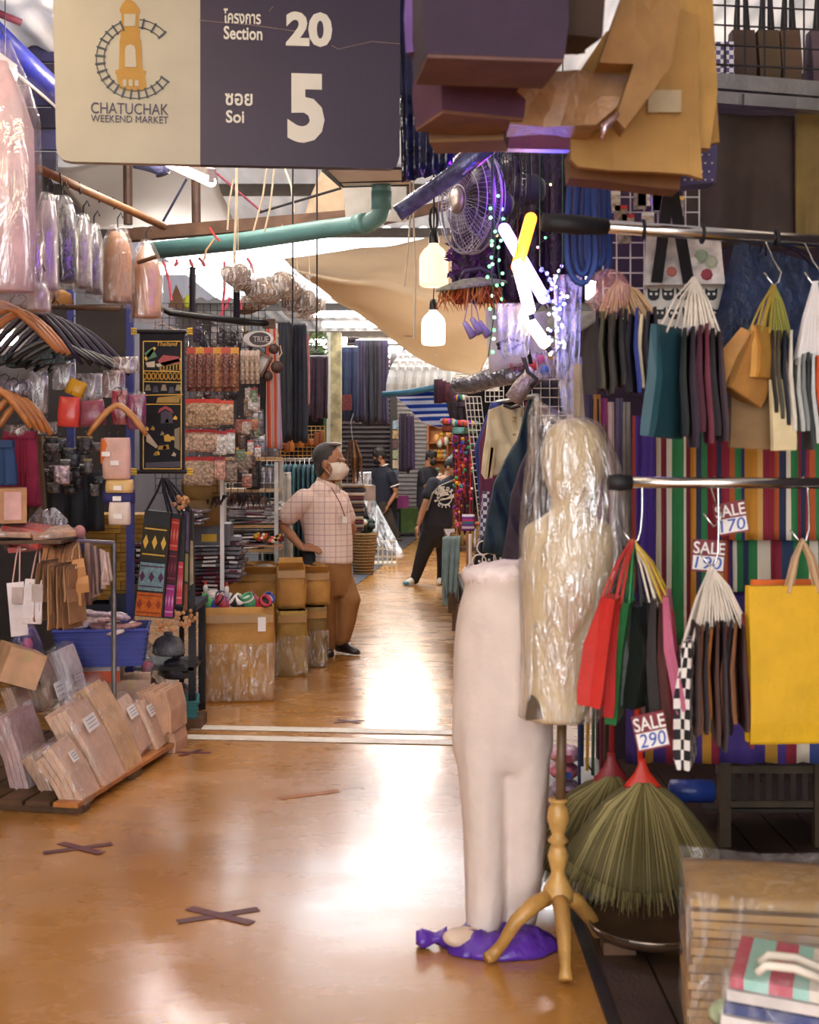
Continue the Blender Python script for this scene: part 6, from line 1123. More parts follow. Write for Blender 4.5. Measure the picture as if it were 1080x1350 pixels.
for i in range(10):
    t = T('toy_charm', 'small %s toy charm heaped on the shelf tray' % ['yellow', 'red', 'white', 'orange', 'brown', 'coral', 'cream', 'black', 'gold', 'maroon'][i], 'toy', P(338+i*3.6, 718-R.uniform(0, 8), 9.6)); m = [YELLOW, RED, WHITE, ORANGE, WOODD, mat('#d86a5a'), CREAM, BLACK, GOLD, MAROON][i]; MB().ell((0, 0, .02), (.024, .02, .02), 8).build('body', m, t, smooth=True); MB().ell((.015, -.01, .04), .012, 8).build('head', m, t, smooth=True)
one(MB().slab([P(334, 722, 9.5), P(372, 720, 9.5), P(372, 720, 9.85), P(334, 722, 9.85)], (0, 0, .012)), 'wooden_tray', WOOD, 'wooden tray under the heap of toy charms', 'tray')
# ---- cartons on the aisle edge
def open_carton(label, a, w_, dep, h_, rz, m, wrap=True, flaps=True, sticker=None, name='carton'):
    t = T(name, label, 'box', a, rz=rz); th = .008
    f = lambda x, y, z: V((x*(1+.03*math.sin(z*9)), y*(1+.03*math.sin(z*9)), z))
    for sx, sy in ((0, -1), (0, 1), (-1, 0), (1, 0)):
        wl = w_ if sx == 0 else dep
        def fn(p, q, sx=sx, sy=sy, wl=wl):
            s_ = (p-.5)*wl; z = q*h_; b_ = .014*math.sin(math.pi*p)*math.sin(math.pi*q)+.006*mnoise.noise(V((p*4, q*5, sx*3+sy)))
            return V((s_, sy*(dep/2+b_), z)) if sx == 0 else V((sx*(w_/2+b_), s_, z))
        MB().sheet(fn, 8, 8, th).build('carton_side', m, t, smooth=True)
    MB().box((0, 0, .006), (w_*.96, dep*.96, .01)).build('carton_base', m, t)
    if flaps:
        for s_ in (-1, 1): MB().slab([V((-w_*.48, s_*dep/2, h_)), V((w_*.48, s_*dep/2, h_)), V((w_*.44, s_*(dep/2+.05), h_+.05)), V((-w_*.44, s_*(dep/2+.05), h_+.05))], (0, 0, .005)).build('flap', m, t)
    if wrap: MB().rings([[V((x*(w_/2+.016), y*(dep/2+.016), h_*q)) for x, y in ((-1, -1), (0, -1.04), (1, -1), (1.04, 0), (1, 1), (0, 1.04), (-1, 1), (-1.04, 0))] for q in (.02, .3, .62)], caps=False).build('stretch_film', film('#f4dfb4', .25, .15, 18, .8), t)
    MB().box((0, -dep/2-.017, h_*.88), (w_, .004, .05)).build('packing_tape', mat('#a87a38', .35, var=.1), t)
    if sticker: MB().box((w_*.34, -dep/2-.02, h_*.82), (.05, .003, .09)).build('sticker', PAPER, t)
    return t
a = F(312, 926); open_carton('tall tape-wrapped carton of thread tubes on the aisle edge', (a.x-.02, a.y+.24, 0), .44, .46, .6, .12, CARD, sticker=1, flaps=False)
zt = .6; cxx, cyy = a.x-.02, a.y+.24
tc_ = ['#3f9a4a', '#2f4aa8', '#a82c3c', '#ece6e0', '#2c2a30', '#3a8a5a', '#b8283c', '#ddd4cc', '#3a3c66', '#c8c0ba', '#d8d0c8', '#4a8a48', '#8f2436', '#2b3d8f']
for i, hx in enumerate(tc_):
    x, y = cxx-.17+.055*(i % 7)+R.uniform(-.01, .01), cyy-.16+.13*(i//7); t = T('thread_tube', ['grass green', 'cobalt blue', 'crimson', 'white', 'black', 'jade', 'scarlet', 'ivory', 'navy', 'pale grey', 'off-white', 'leaf green', 'wine', 'ultramarine'][i]+' thread tube sticking out of the tall carton', 'tube', (x, y, zt)); r_ = .04; axx = V((R.uniform(-.9, .9), R.uniform(-.5, .1), R.uniform(.25, .7)))
    MB().lathe([(r_, -.07), (r_, .08), (r_*.75, .08), (r_*.75, .04)], 16, ax=axx).build('tube_wall', mat(hx, .45), t, smooth=True); MB().lathe([(r_*1.04, .05), (r_*1.04, .062)], 16, ax=axx).build('end_ring', WHITE if i % 2 else BLACK, t)
for i, (u, v) in enumerate(((271, 770), (299, 772))): t = T('glue_bottle', 'small glue bottle with red cap %s' % ('beside the green tube' if not i else 'in front of the open carton'), 'bottle', P(u, v+16, 8.25)); MB().lathe([(.014, 0), (.015, .06), (.008, .075)], 10).build('bottle_body', PAPER, t, smooth=True); MB().lathe([(.009, .075), (.008, .1)], 8).build('cap', RED, t)
a = P(336, 802, 9.5); open_carton('open carton holding a white and a dark bundle', (a.x, 9.69, a.z), .43, .34, S(46, 9.5), -.05, CARD, False)
for lb, x, hx in (('white cloth bundle in the open carton', .06, '#d8cfc8'), ('dark brown cloth bundle in the open carton', -.1, '#4a342c')): one(MB().ell((0, 0, 0), (.12, .1, .07), 12), 'cloth_bundle', mat(hx, .8, bump=.5, bscale=20), lb, 'bundle', (a.x+x, 9.65, a.z+S(44, 9.5)), smooth=True)
t = T('closed_carton', 'plain closed carton under the open bundle carton', 'box', (a.x, 9.69, 0)); MB().box((0, 0, a.z/2-.002), (.42, .38, a.z-.006)).build('carton_body', CARDD, t); MB().box((0, -.191, a.z*.8), (.4, .003, .05)).build('packing_tape', mat('#d8a860', .25), t)
a = F(380, 892); open_carton('slim film-wrapped carton second along the aisle', (a.x, a.y+.2, 0), .2, .38, .46, .15, mat('#a8843c', .7, var=.2), flaps=False); c2 = a
a = F(406, 880); open_carton('film-wrapped carton nearest the plaid-shirted man', (a.x, a.y+.2, 0), .2, .4, .44, .18, mat('#8a6c38', .7, var=.2), flaps=False); c3 = a
open_carton('small open carton balanced on the slim wrapped one', (c2.x+.0, c2.y+.22, .468), .19, .3, .28, .1, CARD, False); open_carton('open carton of brown wool beside the man', (c3.x+.02, c3.y+.24, .448), .22, .34, .24, .12, CARD, False)
for i in range(9): one(MB().ell((0, 0, 0), .05, 10), 'wool_ball', mat('#3a2420', .9, var=.4, scale=60, bump=.8), 'dark brown wool ball heaped in the open carton', 'wool ball', (c3.x-.03+.05*(i % 3), c3.y+.15+.07*(i//3), .66+.02*(i % 2)), 'brown wool balls', True)
for i in range(6): one(MB().ell((0, 0, 0), (.06, .05, .04), 10), 'brown_pouch', mat('#6a4a3a', .6, var=.3), 'rounded brown pouch piled behind the open cartons', 'pouch', P(330+i*11, 764+3*(i % 2), 9.9), 'rounded brown pouches', True)
one(MB().ell((0, 0, 0), .055, 12), 'black_ball', BLACKM, 'shiny black ball resting behind the cartons', 'ball', P(372, 750, 9.9), smooth=True)
# ================================================================ MIDDLE RIGHT: FAN, LIGHT STRINGS, GARMENTS
def fan(label, u, v, d, R_, axis, dark=False):
    ax = V(axis).normalized(); c = P(u, v, d); t = T('stand_fan', label, 'fan', c); x = ax.cross(V((0, 0, 1))).normalized(); y = x.cross(ax).normalized(); W = mat('#a8a2ac', .35, .4) if not dark else mat('#2c2630', .4, .5)
    for z, k in ((.05, 1), (-.05, 1)):
        mb = MB()
        for rr in (1, .93, .62, .3): mb.tube([ax*(z*(1 if rr > .5 else 1.5))*(1 if rr < 1 else .4)+(x*math.cos(a)+y*math.sin(a))*R_*rr for a in [2*math.pi*i/36 for i in range(36)]], .0025 if rr < 1 else .006, 5, closed=True)
        for i in range(54):
            a = 2*math.pi*i/54; b_ = a+.25; mb.tube([ax*z*1.5+(x*math.cos(a)+y*math.sin(a))*R_*.25, ax*z*1.5+(x*math.cos(a+.12)+y*math.sin(a+.12))*R_*.65, ax*z*.5+(x*math.cos(b_)+y*math.sin(b_))*R_], .0014, 3)
        mb.build('guard', W, t)
    MB().lathe([(R_*.26, 0), (R_*.24, .015), (R_*.1, .02)], 20, ax*.075, ax=ax).build('badge', mat('#b8a8a0', .3, .5), t, smooth=True)
    for k in range(3):
        a = 2*math.pi*k/3+.4; p = lambda r_, b_, z: (x*math.cos(a+b_)+y*math.sin(a+b_))*R_*r_+ax*z
        MB().slab([p(.15, -.3, .02), p(.55, -.45, .03), p(.85, -.25, .03), p(.88, .25, -.02), p(.5, .35, -.03), p(.15, .3, -.02)], ax*.004).build('blade', mat('#4c4450', .3, var=.1), t, smooth=True)
    MB().lathe([(R_*.2, -.22), (R_*.3, -.18), (R_*.3, -.08), (R_*.15, -.05)], 16, ax=ax).build('motor', DGREY, t, smooth=True); MB().tube([-ax*.14, -ax*.14+V((0, 0, .7))], .016, 8).build('drop_pole', DGREY, t)
    return t
fan('grey wire-guarded fan hung beside the dim bulb', 621, 266, 6.3, S(68, 6.3), (-.86, -.46, -.02)); fan('dark fan seen almost edge-on behind the neon', 664, 248, 6.9, S(66, 6.9), (-.97, -.2, 0), True)
one(MB().tube([P(647, -5, 6.0)*1.0, P(649, 195, 6.0), P(651, 330, 6.0)], .008, 8), 'cable', BLACK, 'straight black cable between the two fans', 'cable')
one(drape(P(596, 196, 7.6), P(770, 196, 7.6), P(770, 400, 7.6), P(596, 400, 7.6), 6, .05, 36, 16, .02), 'tinsel_curtain', mat('#2e1238', .5, var=.6, scale=30, bump=.8, bscale=30), 'dark purple shaggy curtain behind the fans', 'curtain', smooth=True)
# leafy purple tuft
t = T('purple_foliage', 'tuft of dark purple artificial leaves under the fan', 'artificial plant', P(620, 365, 7.2))
for i in range(90): p = V((R.uniform(-.13, .13), R.uniform(-.08, .05), R.uniform(-.02, .22))); a = R.uniform(0, 6.3); q = V((math.cos(a), R.uniform(-.5, .5), math.sin(a)))*.03; n_ = V((-q.z, .01, q.x))*.35; MB().slab([p-q, p+n_, p+q, p-n_], (0, .003, 0)).build('leaf', mat(R.choice(['#5a2270', '#45185c', '#6c2a80', '#341048']), .5), t)
def led_string(label, pts, d, cols, n, s=10, rb=.008):
    pp = [P(u, v, d) for u, v in pts]; c = pp[0]; t = T('light_string', label, 'string lights', c); MB().tube([V((0, 0, 3.98-c.z))]+[p-c for p in pp], .003, 5).build('wire', mat('#2f5a34', .5), t)
    for i in range(n):
        x = (i+.5)/n*(len(pp)-1); k = min(int(x), len(pp)-2); p = pp[k].lerp(pp[k+1], x-k)-c+V((R.uniform(-.02, .02), R.uniform(-.02, .02), R.uniform(-.015, .015))); MB().ell(p, rb, 8).build('led', glow(R.choice(cols), s*.5), t)
led_string('green LED string hanging left of the neon lamps', [(650, 270), (653, 320), (648, 360), (652, 410), (644, 470)], 5.9, ['#6aff8a', '#b8ffc8'], 16, 6); led_string('second green LED string behind the first', [(660, 250), (661, 300), (656, 345), (664, 400)], 6.1, ['#7affa0'], 10, 6)
led_string('violet and white LED cluster right of the neon lamps', [(742, 345), (732, 378), (748, 395), (726, 410), (744, 425), (722, 440), (742, 452), (730, 470)], 5.4, ['#c8b8ff', '#ffffff', '#8a7aff'], 34, 8, .007); led_string('blue LED string draped over the black cables', [(712, 350), (728, 370), (720, 395), (736, 405)], 5.5, ['#4a4cff', '#7a6aff'], 18, 10)
led_string('warm fairy lights scattered in the dark curtain', [(690, 260), (740, 300), (700, 330), (640, 300), (690, 250), (730, 240)], 7.4, ['#ffb8e0', '#7affa0', '#ffd890'], 12, 5)
for i, pts in enumerate((((700, 345), (712, 400), (690, 430), (700, 480)), ((735, 390), (745, 430), (738, 470), (748, 500)), ((655, 455), (672, 446), (690, 452), (672, 462), (656, 458)), ((690, 470), (696, 490), (708, 500), (700, 510)))):
    one(MB().tube([P(u, v, 5.7) for u, v in pts], .01, 6), 'cable', BLACK, ['black cable drooping from the crossed neon', 'black cable behind the violet LEDs', 'looped black cable coil on the clear film', 'black cable ending at the grey roll'][i], 'cable', smooth=True)
# feather-fringed hat lamp
c = P(622, 378, 6.8); t = T('fringed_hat', 'woven grey-green disc hat with an orange feather fringe', 'hat', c)
MB().lathe([(S(47, 6.8), -.005), (S(48, 6.8), 0), (S(46, 6.8), .012), (S(30, 6.8), .03), (S(12, 6.8), .045)], 30, sy=.8, ax=(-.12, -.12, 1)).build('woven_disc', mat('#8f8f7c', .8, var=.35, scale=40, bump=.5), t, smooth=True)
for i in range(110): a = R.uniform(math.pi*.9, math.pi*2.1); r_ = S(R.uniform(22, 42), 6.8); p = V((math.cos(a)*r_, math.sin(a)*r_*.8, -.01)); MB().tube([p, p+V((R.uniform(-.02, .02), R.uniform(-.02, .01), -.04)), p+V((R.uniform(-.045, .045), R.uniform(-.03, .01), -R.uniform(.07, .13)))], [.004, .005, .001], 4).build('feather', mat(R.choice(['#b8541c', '#d87a34', '#8a3a14', '#e09a54']), .7), t)
MB().tube([(0, 0, .1), (0, 0, 3.98-c.z)], .003, 4).build('hanger_wire', DWIRE, t); MB().tube([(-.06, 0, .04), (-.04, 0, .08), (.05, 0, .1), (.12, 0, .06), (.13, 0, .03)], .012, 6).build('top_handle', mat('#3a2c44', .4), t, smooth=True)
for i, (u, v) in enumerate(((612, 425), (622, 420), (632, 424))): MB().lathe([(.012, 0), (.024, .09)], 12, P(u, v, 6.6)-V(t.location), ax=(.5, -.2, -.8)).tube([P(u, v, 6.6)-V(t.location), V((0, 0, .01))], .003, 4).build('lilac_cup', mat('#b8aad8', .4, trans=.3), t, smooth=True)
# clear film and white shirts glowing behind the neon
for i, (a, lb) in enumerate((((730, 362, 768, 500), 'clear film sleeve hanging right of the violet LEDs'), ((655, 400, 700, 470), 'clear film bag behind the lower neon'), ((735, 470, 768, 545), 'clear film bag of trinkets above the bust cover'))): filmsheet(P(a[0], a[1], 5.55), P(a[2], a[1], 5.55), P(a[2]-4, a[3], 5.5), P(a[0]+4, a[3], 5.5), lb, film('#ffffff', .5, .12, 18, 1.0), 3, .03, 'film_bag')
def garment(label, pts, d, th, m, name='hung_garment', cat='garment', seed=1, amp=.02, body='cloth'):
    t = crumple(label, pts, d, th, m, name, amp, seed); t['category'] = cat; t.children[0].name = body
    me = t.children[0].data; bm = bmesh.new(); bm.from_mesh(me); bmesh.ops.subdivide_edges(bm, edges=bm.edges, cuts=2, use_grid_fill=True)
    for x in bm.verts:
        k_ = min(.02, th*.25); x.co.y += k_*math.sin(x.co.x*55+x.co.z*14+3*mnoise.noise(x.co*3+V((seed, 0, 0))))+k_*.7*mnoise.noise(x.co*13)
    bm.to_mesh(me); bm.free()
    for p in me.polygons: p.use_smooth = True
    return t
WS = mat('#ece8ee', .7, trans=.3)
garment('white printed T-shirt in film hung above the grey rolls', [(640, 408), (690, 402), (694, 480), (646, 490)], 7.4, .05, WS, 'bagged_shirt', 'shirt'); garment('second white T-shirt in film beside the grey roll', [(686, 415), (722, 410), (720, 462), (690, 476)], 7.2, .05, WS, 'bagged_shirt', 'shirt', 3)
garment('pale beige shirt hanging past the bust head', [(738, 505), (766, 470), (772, 560), (752, 566)], 5.6, .05, mat('#d8c8b0', .7), 'hung_shirt', 'shirt', 4)
lettering('B.J5', S(12, 7.1), P(672, 487, 7.15), mat('#c0405c', .6), bpy.data.objects['bagged_shirt']).location = P(672, 487, 7.33)-V(bpy.data.objects['bagged_shirt'].location)
SR = mat('#8f8f98', .2, .6, var=.4, scale=18, bump=1.0, bscale=22)
pole([(604, 506, 7.8), (625, 506, 7.7), (650, 498, 7.6), (676, 494, 7.5), (694, 486, 7.5)], 13, SR, 'silver_roll', 'crinkled silver film roll lying over the white grid', 'roll'); pole([(676, 528, 7.0), (690, 508, 7.0), (712, 488, 7.0), (738, 460, 7.0)], 12, mat('#a89a94', .35, .3, var=.3, bump=.8, bscale=22), 'silver_roll', 'grey-brown film roll slanting down to the cream shirt', 'roll')
t = garment('dark trinket bag with yellow and blue toys above the bust', [(690, 470), (740, 455), (752, 480), (735, 500), (700, 500)], 6.2, .1, film('#d8d0d8', .7, .15, 20, 1.0), 'toy_bag', 'bag', 5); L_ = rel(t.location)
for u, v, m in ((728, 468, GOLD), (705, 482, RED), (718, 488, mat('#4a7ab8')), (712, 474, PINK), (736, 480, BLACK), (698, 490, WHITE)): MB().ell(L_(u, v, 6.22), .025, 8).build('toy', m, t, smooth=True)
# grids and shirts
grid_panel('white wire grid panel leaning behind the blue shirt', 613, 634, 523, 735, 9.8, 4, 24, WIRE, sk=24, r=.004); grid_panel('white wire grid behind the silver rolls', 640, 664, 508, 530, 9.6, 4, 3, WIRE, r=.004); grid_panel('white wire grid under the grey-brown roll', 690, 760, 500, 560, 8.2, 6, 5, WIRE, r=.004)
one(drape(P(690, 500, 8.4), P(745, 496, 8.4), P(745, 600, 8.4), P(690, 600, 8.4), 5, .03, 24, 10, .02), 'dark_cloth', mat('#262338', .8), 'indigo cloth hung behind the grey-brown roll', 'cloth', smooth=True)
garment('royal blue collarless shirt behind the maroon one', [(648, 530), (664, 532), (664, 660), (634, 680), (626, 590)], 8.9, .06, mat('#2c3a80', .8), 'hung_shirt', 'shirt', 2)
garment('maroon collarless shirt between blue and cream shirts', [(648, 540), (668, 536), (668, 690), (634, 705), (632, 585), (640, 560)], 8.75, .06, mat('#5c2044', .8), 'hung_shirt', 'shirt', 3)
t = garment('cream long-sleeved collarless shirt with knot buttons', [(645, 540), (664, 533), (672, 536), (684, 532), (692, 538), (686, 580), (674, 615), (668, 632), (657, 626), (648, 628), (646, 590), (648, 630), (640, 632), (635, 624), (640, 580)], 8.5, .07, mat('#dccfae', .8, var=.05), 'hung_shirt', 'shirt', 4, .025); L_ = rel(t.location)
for v in (550, 555, 573): MB().ell(L_(678, v, 8.45), (.012, .01, .008), 8).build('knot_button', mat('#a8946a'), t)
MB().tube([L_(664, 534, 8.48), L_(674, 538, 8.47), L_(686, 535, 8.48)], .012, 6).build('collar_hanger', DGREY, t)
for s_ in (0, 1): MB().bar(L_(648+s_*2, 590, 8.44), L_(642+s_*4, 630, 8.44), .03, .03).build('sleeve_fold', mat('#c9b88e', .8), t)
garment('crimson shirt sleeve behind the dark teal jacket', [(694, 530), (706, 528), (704, 560), (690, 600), (686, 585)], 8.0, .06, mat('#8f1f40', .8), 'hung_shirt', 'shirt', 6)
garment('dark teal wool jacket slung over the rail end', [(700, 520), (712, 520), (712, 745), (690, 742), (664, 734), (637, 728), (642, 690), (652, 640), (668, 606), (684, 580)], 7.2, .12, mat('#253a44', .85, var=.2), 'hung_jacket', 'jacket', 7, .05)
garment('charcoal plum jacket in front of the dark teal one', [(703, 580), (716, 580), (716, 752), (690, 748), (664, 742), (670, 700), (676, 650), (688, 615)], 7.0, .12, mat('#3f3540', .85, var=.2), 'hung_jacket', 'jacket', 8, .05)
t = T('garment_rail', 'garment rail carrying the collarless shirts and jackets', 'rail', (P(700, 1, 8.2).x, 8.2, 0)); c = V(t.location); z = P(690, 524, 7.2).z; MB().tube([P(708, 522, 6.9)-c, P(655, 530, 9.2)-c], .014, 8).build('shaft', STEEL, t)
for q in (P(708, 522, 6.9), P(655, 530, 9.2)): MB().tube([q-c, V((q.x, q.y, 0))-c], .014, 8).build('post', STEEL, t)
# black/white circle-print bag and blue print cloth
t = garment('black bag printed with interlaced white circles', [(636, 706), (664, 712), (676, 728), (672, 764), (622, 764), (628, 730)], 7.4, .06, BLACK, 'printed_bag', 'bag', 2, .0); L_ = rel(t.location)
for i, (u, v) in enumerate(((638, 722), (652, 722), (660, 736), (645, 738), (632, 740), (640, 754), (655, 752), (667, 750), (630, 754))): MB().tube([L_(u+9*math.cos(a), v+9*math.sin(a), 7.385) for a in [2*math.pi*k/20 for k in range(20)]], .004, 4, closed=True).build('circle_print', PAPER, t); MB().ell(L_(u, v, 7.385), (.008, .004, .008), 6).build('dot_print', PAPER, t)
one(drape(P(637, 648, 7.9), P(645, 648, 7.9), P(640, 762, 7.9), P(626, 762, 7.9), 1, .01, 8, 12, .01), 'print_cloth', checker('#d8d4d8', '#3c3a60', 40), 'narrow blue and white print cloth beside the circle bag', 'cloth')
for i in range(7): one(MB().lathe([(.012, 0), (.016, .02), (.008, .04), (.013, .055), (.004, .065)], 10), 'wood_figure', mat(R.choice(['#8a5a34', '#6a4428', '#a8754a']), .5), 'small carved wooden figure by the circle-print bag', 'figurine', P(668+i*4.5, 740+(i % 2)*2, 7.35), 'carved wooden figures', True)
# trinket table and draped cloth on the right of the aisle
t = T('trinket_table', 'wooden trestle table with woven trinkets on the aisle side', 'table', (.62, 12.6, 0)); z = .74; MB().box((0, 0, z-.02), (.5, 2.6, .04)).build('table_top', WOODD, t)
for x in (-.22, .22):
    for y in (-1.25, 0, 1.25): MB().box((x, y, (z-.04)/2), (.05, .05, z-.04)).build('leg', WOODD, t)
MB().box((0, 0, .25), (.46, 2.5, .025)).build('lower_shelf', WOODD, t)
t = T('low_bench', 'dark low bench standing behind the white trousers', 'bench', (.62, 10.3, 0)); MB().box((0, 0, .5), (.42, 1.6, .04)).build('bench_top', mat('#35302e', .7), t); MB().box((0, 0, .2), (.4, 1.5, .03)).build('lower_shelf', mat('#2c2826', .7), t)
for x in (-.18, .18):
    for y in (-.7, 0, .7): MB().box((x, y, .24), (.04, .04, .48)).build('leg', BLACK, t)
one(drape(P(584, 708, 11.25), P(607, 706, 11.25), P(602, 790, 11.2), P(582, 770, 11.2), 3, .02, 20, 14, .012, hem=.12), 'draped_cloth', mat('#74888a', .85), 'grey-teal cloth draped over the trinket table end', 'cloth', smooth=True)
one(drape(P(584, 708, 11.3), P(592, 706, 11.3), P(590, 800, 11.25), P(583, 796, 11.25), 2, .02, 12, 14, .012), 'draped_cloth', mat('#8b9c9c', .85), 'paler narrow cloth under the grey-teal drape', 'cloth', smooth=True)
for i in range(8): one(MB().lathe([(.04, 0), (.055, .03), (.05, .06), (.03, .065)], 12), 'woven_bowl', mat(['#8a5a2c', '#a8743a', '#6a3c28', '#c08a4a'][i % 4], .8), 'small woven bowl in the row on the trinket table', 'bowl', (.44+.06*(i % 2), 11.5+.14*i, .74), 'woven bowls', True)
for i in range(6): t = T('wood_stand', 'turned wooden stand holding trinkets at the table end', 'stand', (.42+.045*i, 11.38, .74), 'turned wooden stands'); MB().lathe([(.016, 0), (.01, .05), (.018, .1), (.009, .15), (.016, .18)], 10).build('stem', mat('#b08a4c', .5), t, smooth=True); MB().ell((0, 0, .2), (.028, .028, .02), 8).build('knob', mat(R.choice(['#7a4a3a', '#c05a2c', '#8a2c34', '#d8a030']), .6), t, smooth=True)
pouch('purple pouch woven with white and teal bands', 609, 626, 678, 700, 9.4, stripes(['#6a2f8a', '#d8d0d8', '#6a2f8a', '#2c6a7a', '#b02c5c', '#6a2f8a', '#d8d0d8'], axis=2, jitter=0), 'woven_pouch')
one(MB().tube([P(617, 700, 9.3), P(617, 752, 9.3)], .012, 8), 'walking_stick', mat('#9a6a3a', .6), 'wooden stick leaning at the trinket table', 'stick'); one(MB().tube([P(620, 704, 9.0), P(620, 752, 9.0)], .012, 8), 'white_rod', WHITE, 'white metal rod beside the wooden stick', 'rod')
for i in range(10): one(MB().ell((0, 0, 0), (.05, .06, .04), 10), 'dark_pouch', mat(R.choice(['#2c2626', '#4a3834', '#3a4a50', '#5a3028']), .7), 'dark little pouch stowed on the low bench', 'pouch', (.5+.1*(i % 3), 9.65+.14*i, .56), 'dark pouches on the low bench', True)
# hill-tribe hats, pompoms, red textiles
PC = ['#e8b820', '#d83a5c', '#2c4ab0', '#e87a28', '#3a9a5a', '#d85aa8', '#f0e8e0', '#7a2c9a', '#38a8b8']
def tribe_hat(label, u, v, w_, h_, d, bandm):
    t = T('pompom_hat', label, 'hat', P(u, v+h_, d)); r_ = S(w_/2, d); h = S(h_, d); MB().lathe([(r_, 0), (r_*1.05, h*.3), (r_*.9, h*.8), (r_*.4, h), (r_*.1, h*1.03)], 18).build('crown', mat('#2a2030', .8), t, smooth=True); MB().lathe([(r_*1.06, h*.06), (r_*1.1, h*.2), (r_*1.08, h*.45), (r_*1.0, h*.55)], 18).build('woven_band', bandm, t, smooth=True)
    for k in range(9): a = math.pi*(1+k/8); MB().ell((math.cos(a)*r_*.95, math.sin(a)*r_*.9, h*.85), S(4, d), 8).build('pompom', mat(PC[(k*2+int(u)) % 9], .9), t, smooth=True)
tribe_hat('pompom hat with a rust band hung at the corner', 591, 553, 15, 17, 11.6, mat('#8a4030', .8)); tribe_hat('pompom hat with a pale turquoise band in the middle', 605, 555, 16, 18, 11.5, mat('#7ab8b8', .8)); tribe_hat('pompom hat with a sage green band at the outer end', 620, 556, 15, 17, 11.4, mat('#5a7a5c', .8)); tribe_hat('small dark pompom cap hung above the others', 608, 522, 12, 16, 11.7, mat('#3a2c44', .8))
for i in range(12):
    u, v0 = 598+R.uniform(0, 24), 568+R.uniform(0, 20); t = T('pompom_strand', 'strand of bright pompoms dangling below the tribal hats', 'ornament', P(u, v0, 11.5+R.uniform(-.2, .2)), 'pompom strands'); n = R.randint(8, 14); MB().tube([(0, 0, 0), (R.uniform(-.03, .03), 0, -n*.06)], .004, 4).build('cord', RED, t)
    for k in range(n): MB().ell((R.uniform(-.02, .02), R.uniform(-.02, .01), -.06*k), R.uniform(.01, .02), 7).build('pompom', mat(R.choice(PC+['#8f1f3c', '#6a1830', '#a82840', '#4a1830', '#3a2038', '#7a2038', '#5a1a30', '#2c2030']), .9), t, smooth=True)
one(drape(P(598, 575, 11.9), P(624, 575, 11.9), P(622, 705, 11.9), P(600, 705, 11.9), 4, .03, 20, 12, .02), 'red_textile', mat('#4a1a2c', .9, var=.4, scale=30), 'dark red tribal textile hung behind the pompom strands', 'textile', smooth=True)
one(drape(P(589, 530, 12.0), P(626, 522, 12.0), P(624, 580, 12.0), P(600, 580, 12.0), 4, .03, 20, 12, .02), 'dark_cloth', mat('#251d28', .9), 'black cloth behind the small pompom cap', 'cloth', smooth=True)
for i in range(5): pouch('plum shoulder pouch hung under the ribbed awning edge', 572+i*5, 584+i*5, 500+i*2, 532-i, 13-.1*i, mat(['#3c2a36', '#5a3048', '#4a2434', '#6a3a4a', '#44303c'][i], .8), 'hanging_pouch', group='plum pouches under the awning', cat='bag')
# awning, blue tarp, blue pipe
d0 = 13.5; mb = MB(); n = 14; m_ = 12
def aw(i, j):
    a = i/(n*6); u = 509+a*150; f = j/m_; top = math.sin(f*math.pi/2); e = 1-.55*(1-math.cos(f*math.pi/2)); uu = 584+(u-584)*e; return P(uu, 515-62*top, d0+2.0*(1-math.cos(f*math.pi/2)))+V((0, -.035*abs(math.sin(math.pi*6*n*a/6/1)) , 0))
for i in range(n):
    t_ = None
rib = T('ribbed_awning', 'white ribbed barrel awning beyond the tan canvas', 'awning', P(509, 515, d0)); c = V(rib.location)
def awp(u, f, off=0): e = 1-.5*(1-math.cos(f*math.pi/2)); uu = 590+(u-590)*e; return P(uu, 515-58*math.sin(f*math.pi/2), d0+off+1.6*(1-math.cos(f*math.pi/2)))-c
for i in range(13):
    u = 509+i*11.5; MB().rings([[awp(u, k/10), awp(u+5.5, k/10, -.07), awp(u+11.5, k/10), awp(u+11.5, k/10, .04), awp(u, k/10, .04)] for k in range(11)]).build('rib_panel', mat('#c4c2be', .6, var=.1), rib)
    for k in range(3, 9): MB().bar(awp(u+1, k/9, -.05), awp(u+9, k/9, -.08), .03, .03).build('ridge', mat('#dcdad6', .6), rib)
tarp('blue_tarpaulin', 'blue and white striped tarpaulin sagging under the awning', [[(512, 516, 13.9), (560, 514, 13.7), (608, 510, 13.5)], [(530, 530, 13.9), (565, 530, 13.7), (606, 530, 13.5)], [(546, 546, 13.9), (572, 551, 13.7), (604, 546, 13.5)], [(560, 556, 14.1), (582, 560, 13.9), (602, 552, 13.7)]], stripes(['#2f62c0', '#d8e2f0', '#3a72cc', '#eef2f8', '#2a58b4', '#c8d8ee'], axis=2, n=12, trans=.6), seed=3, cat='tarpaulin')
tarp('blue_tarpaulin', 'white lower flap of the striped tarpaulin', [[(548, 548, 14.3), (575, 560, 14.2), (600, 552, 14.1)], [(556, 556, 14.3), (580, 566, 14.2), (600, 558, 14.1)]], WHITE, seed=5, nv=4)
pole([(505, 520, 13.2), (540, 517, 13.1), (573, 511, 13.0)], 4, mat('#2f6a86', .5), 'awning_pole', 'teal-blue pole along the edge of the ribbed awning', 'pole')
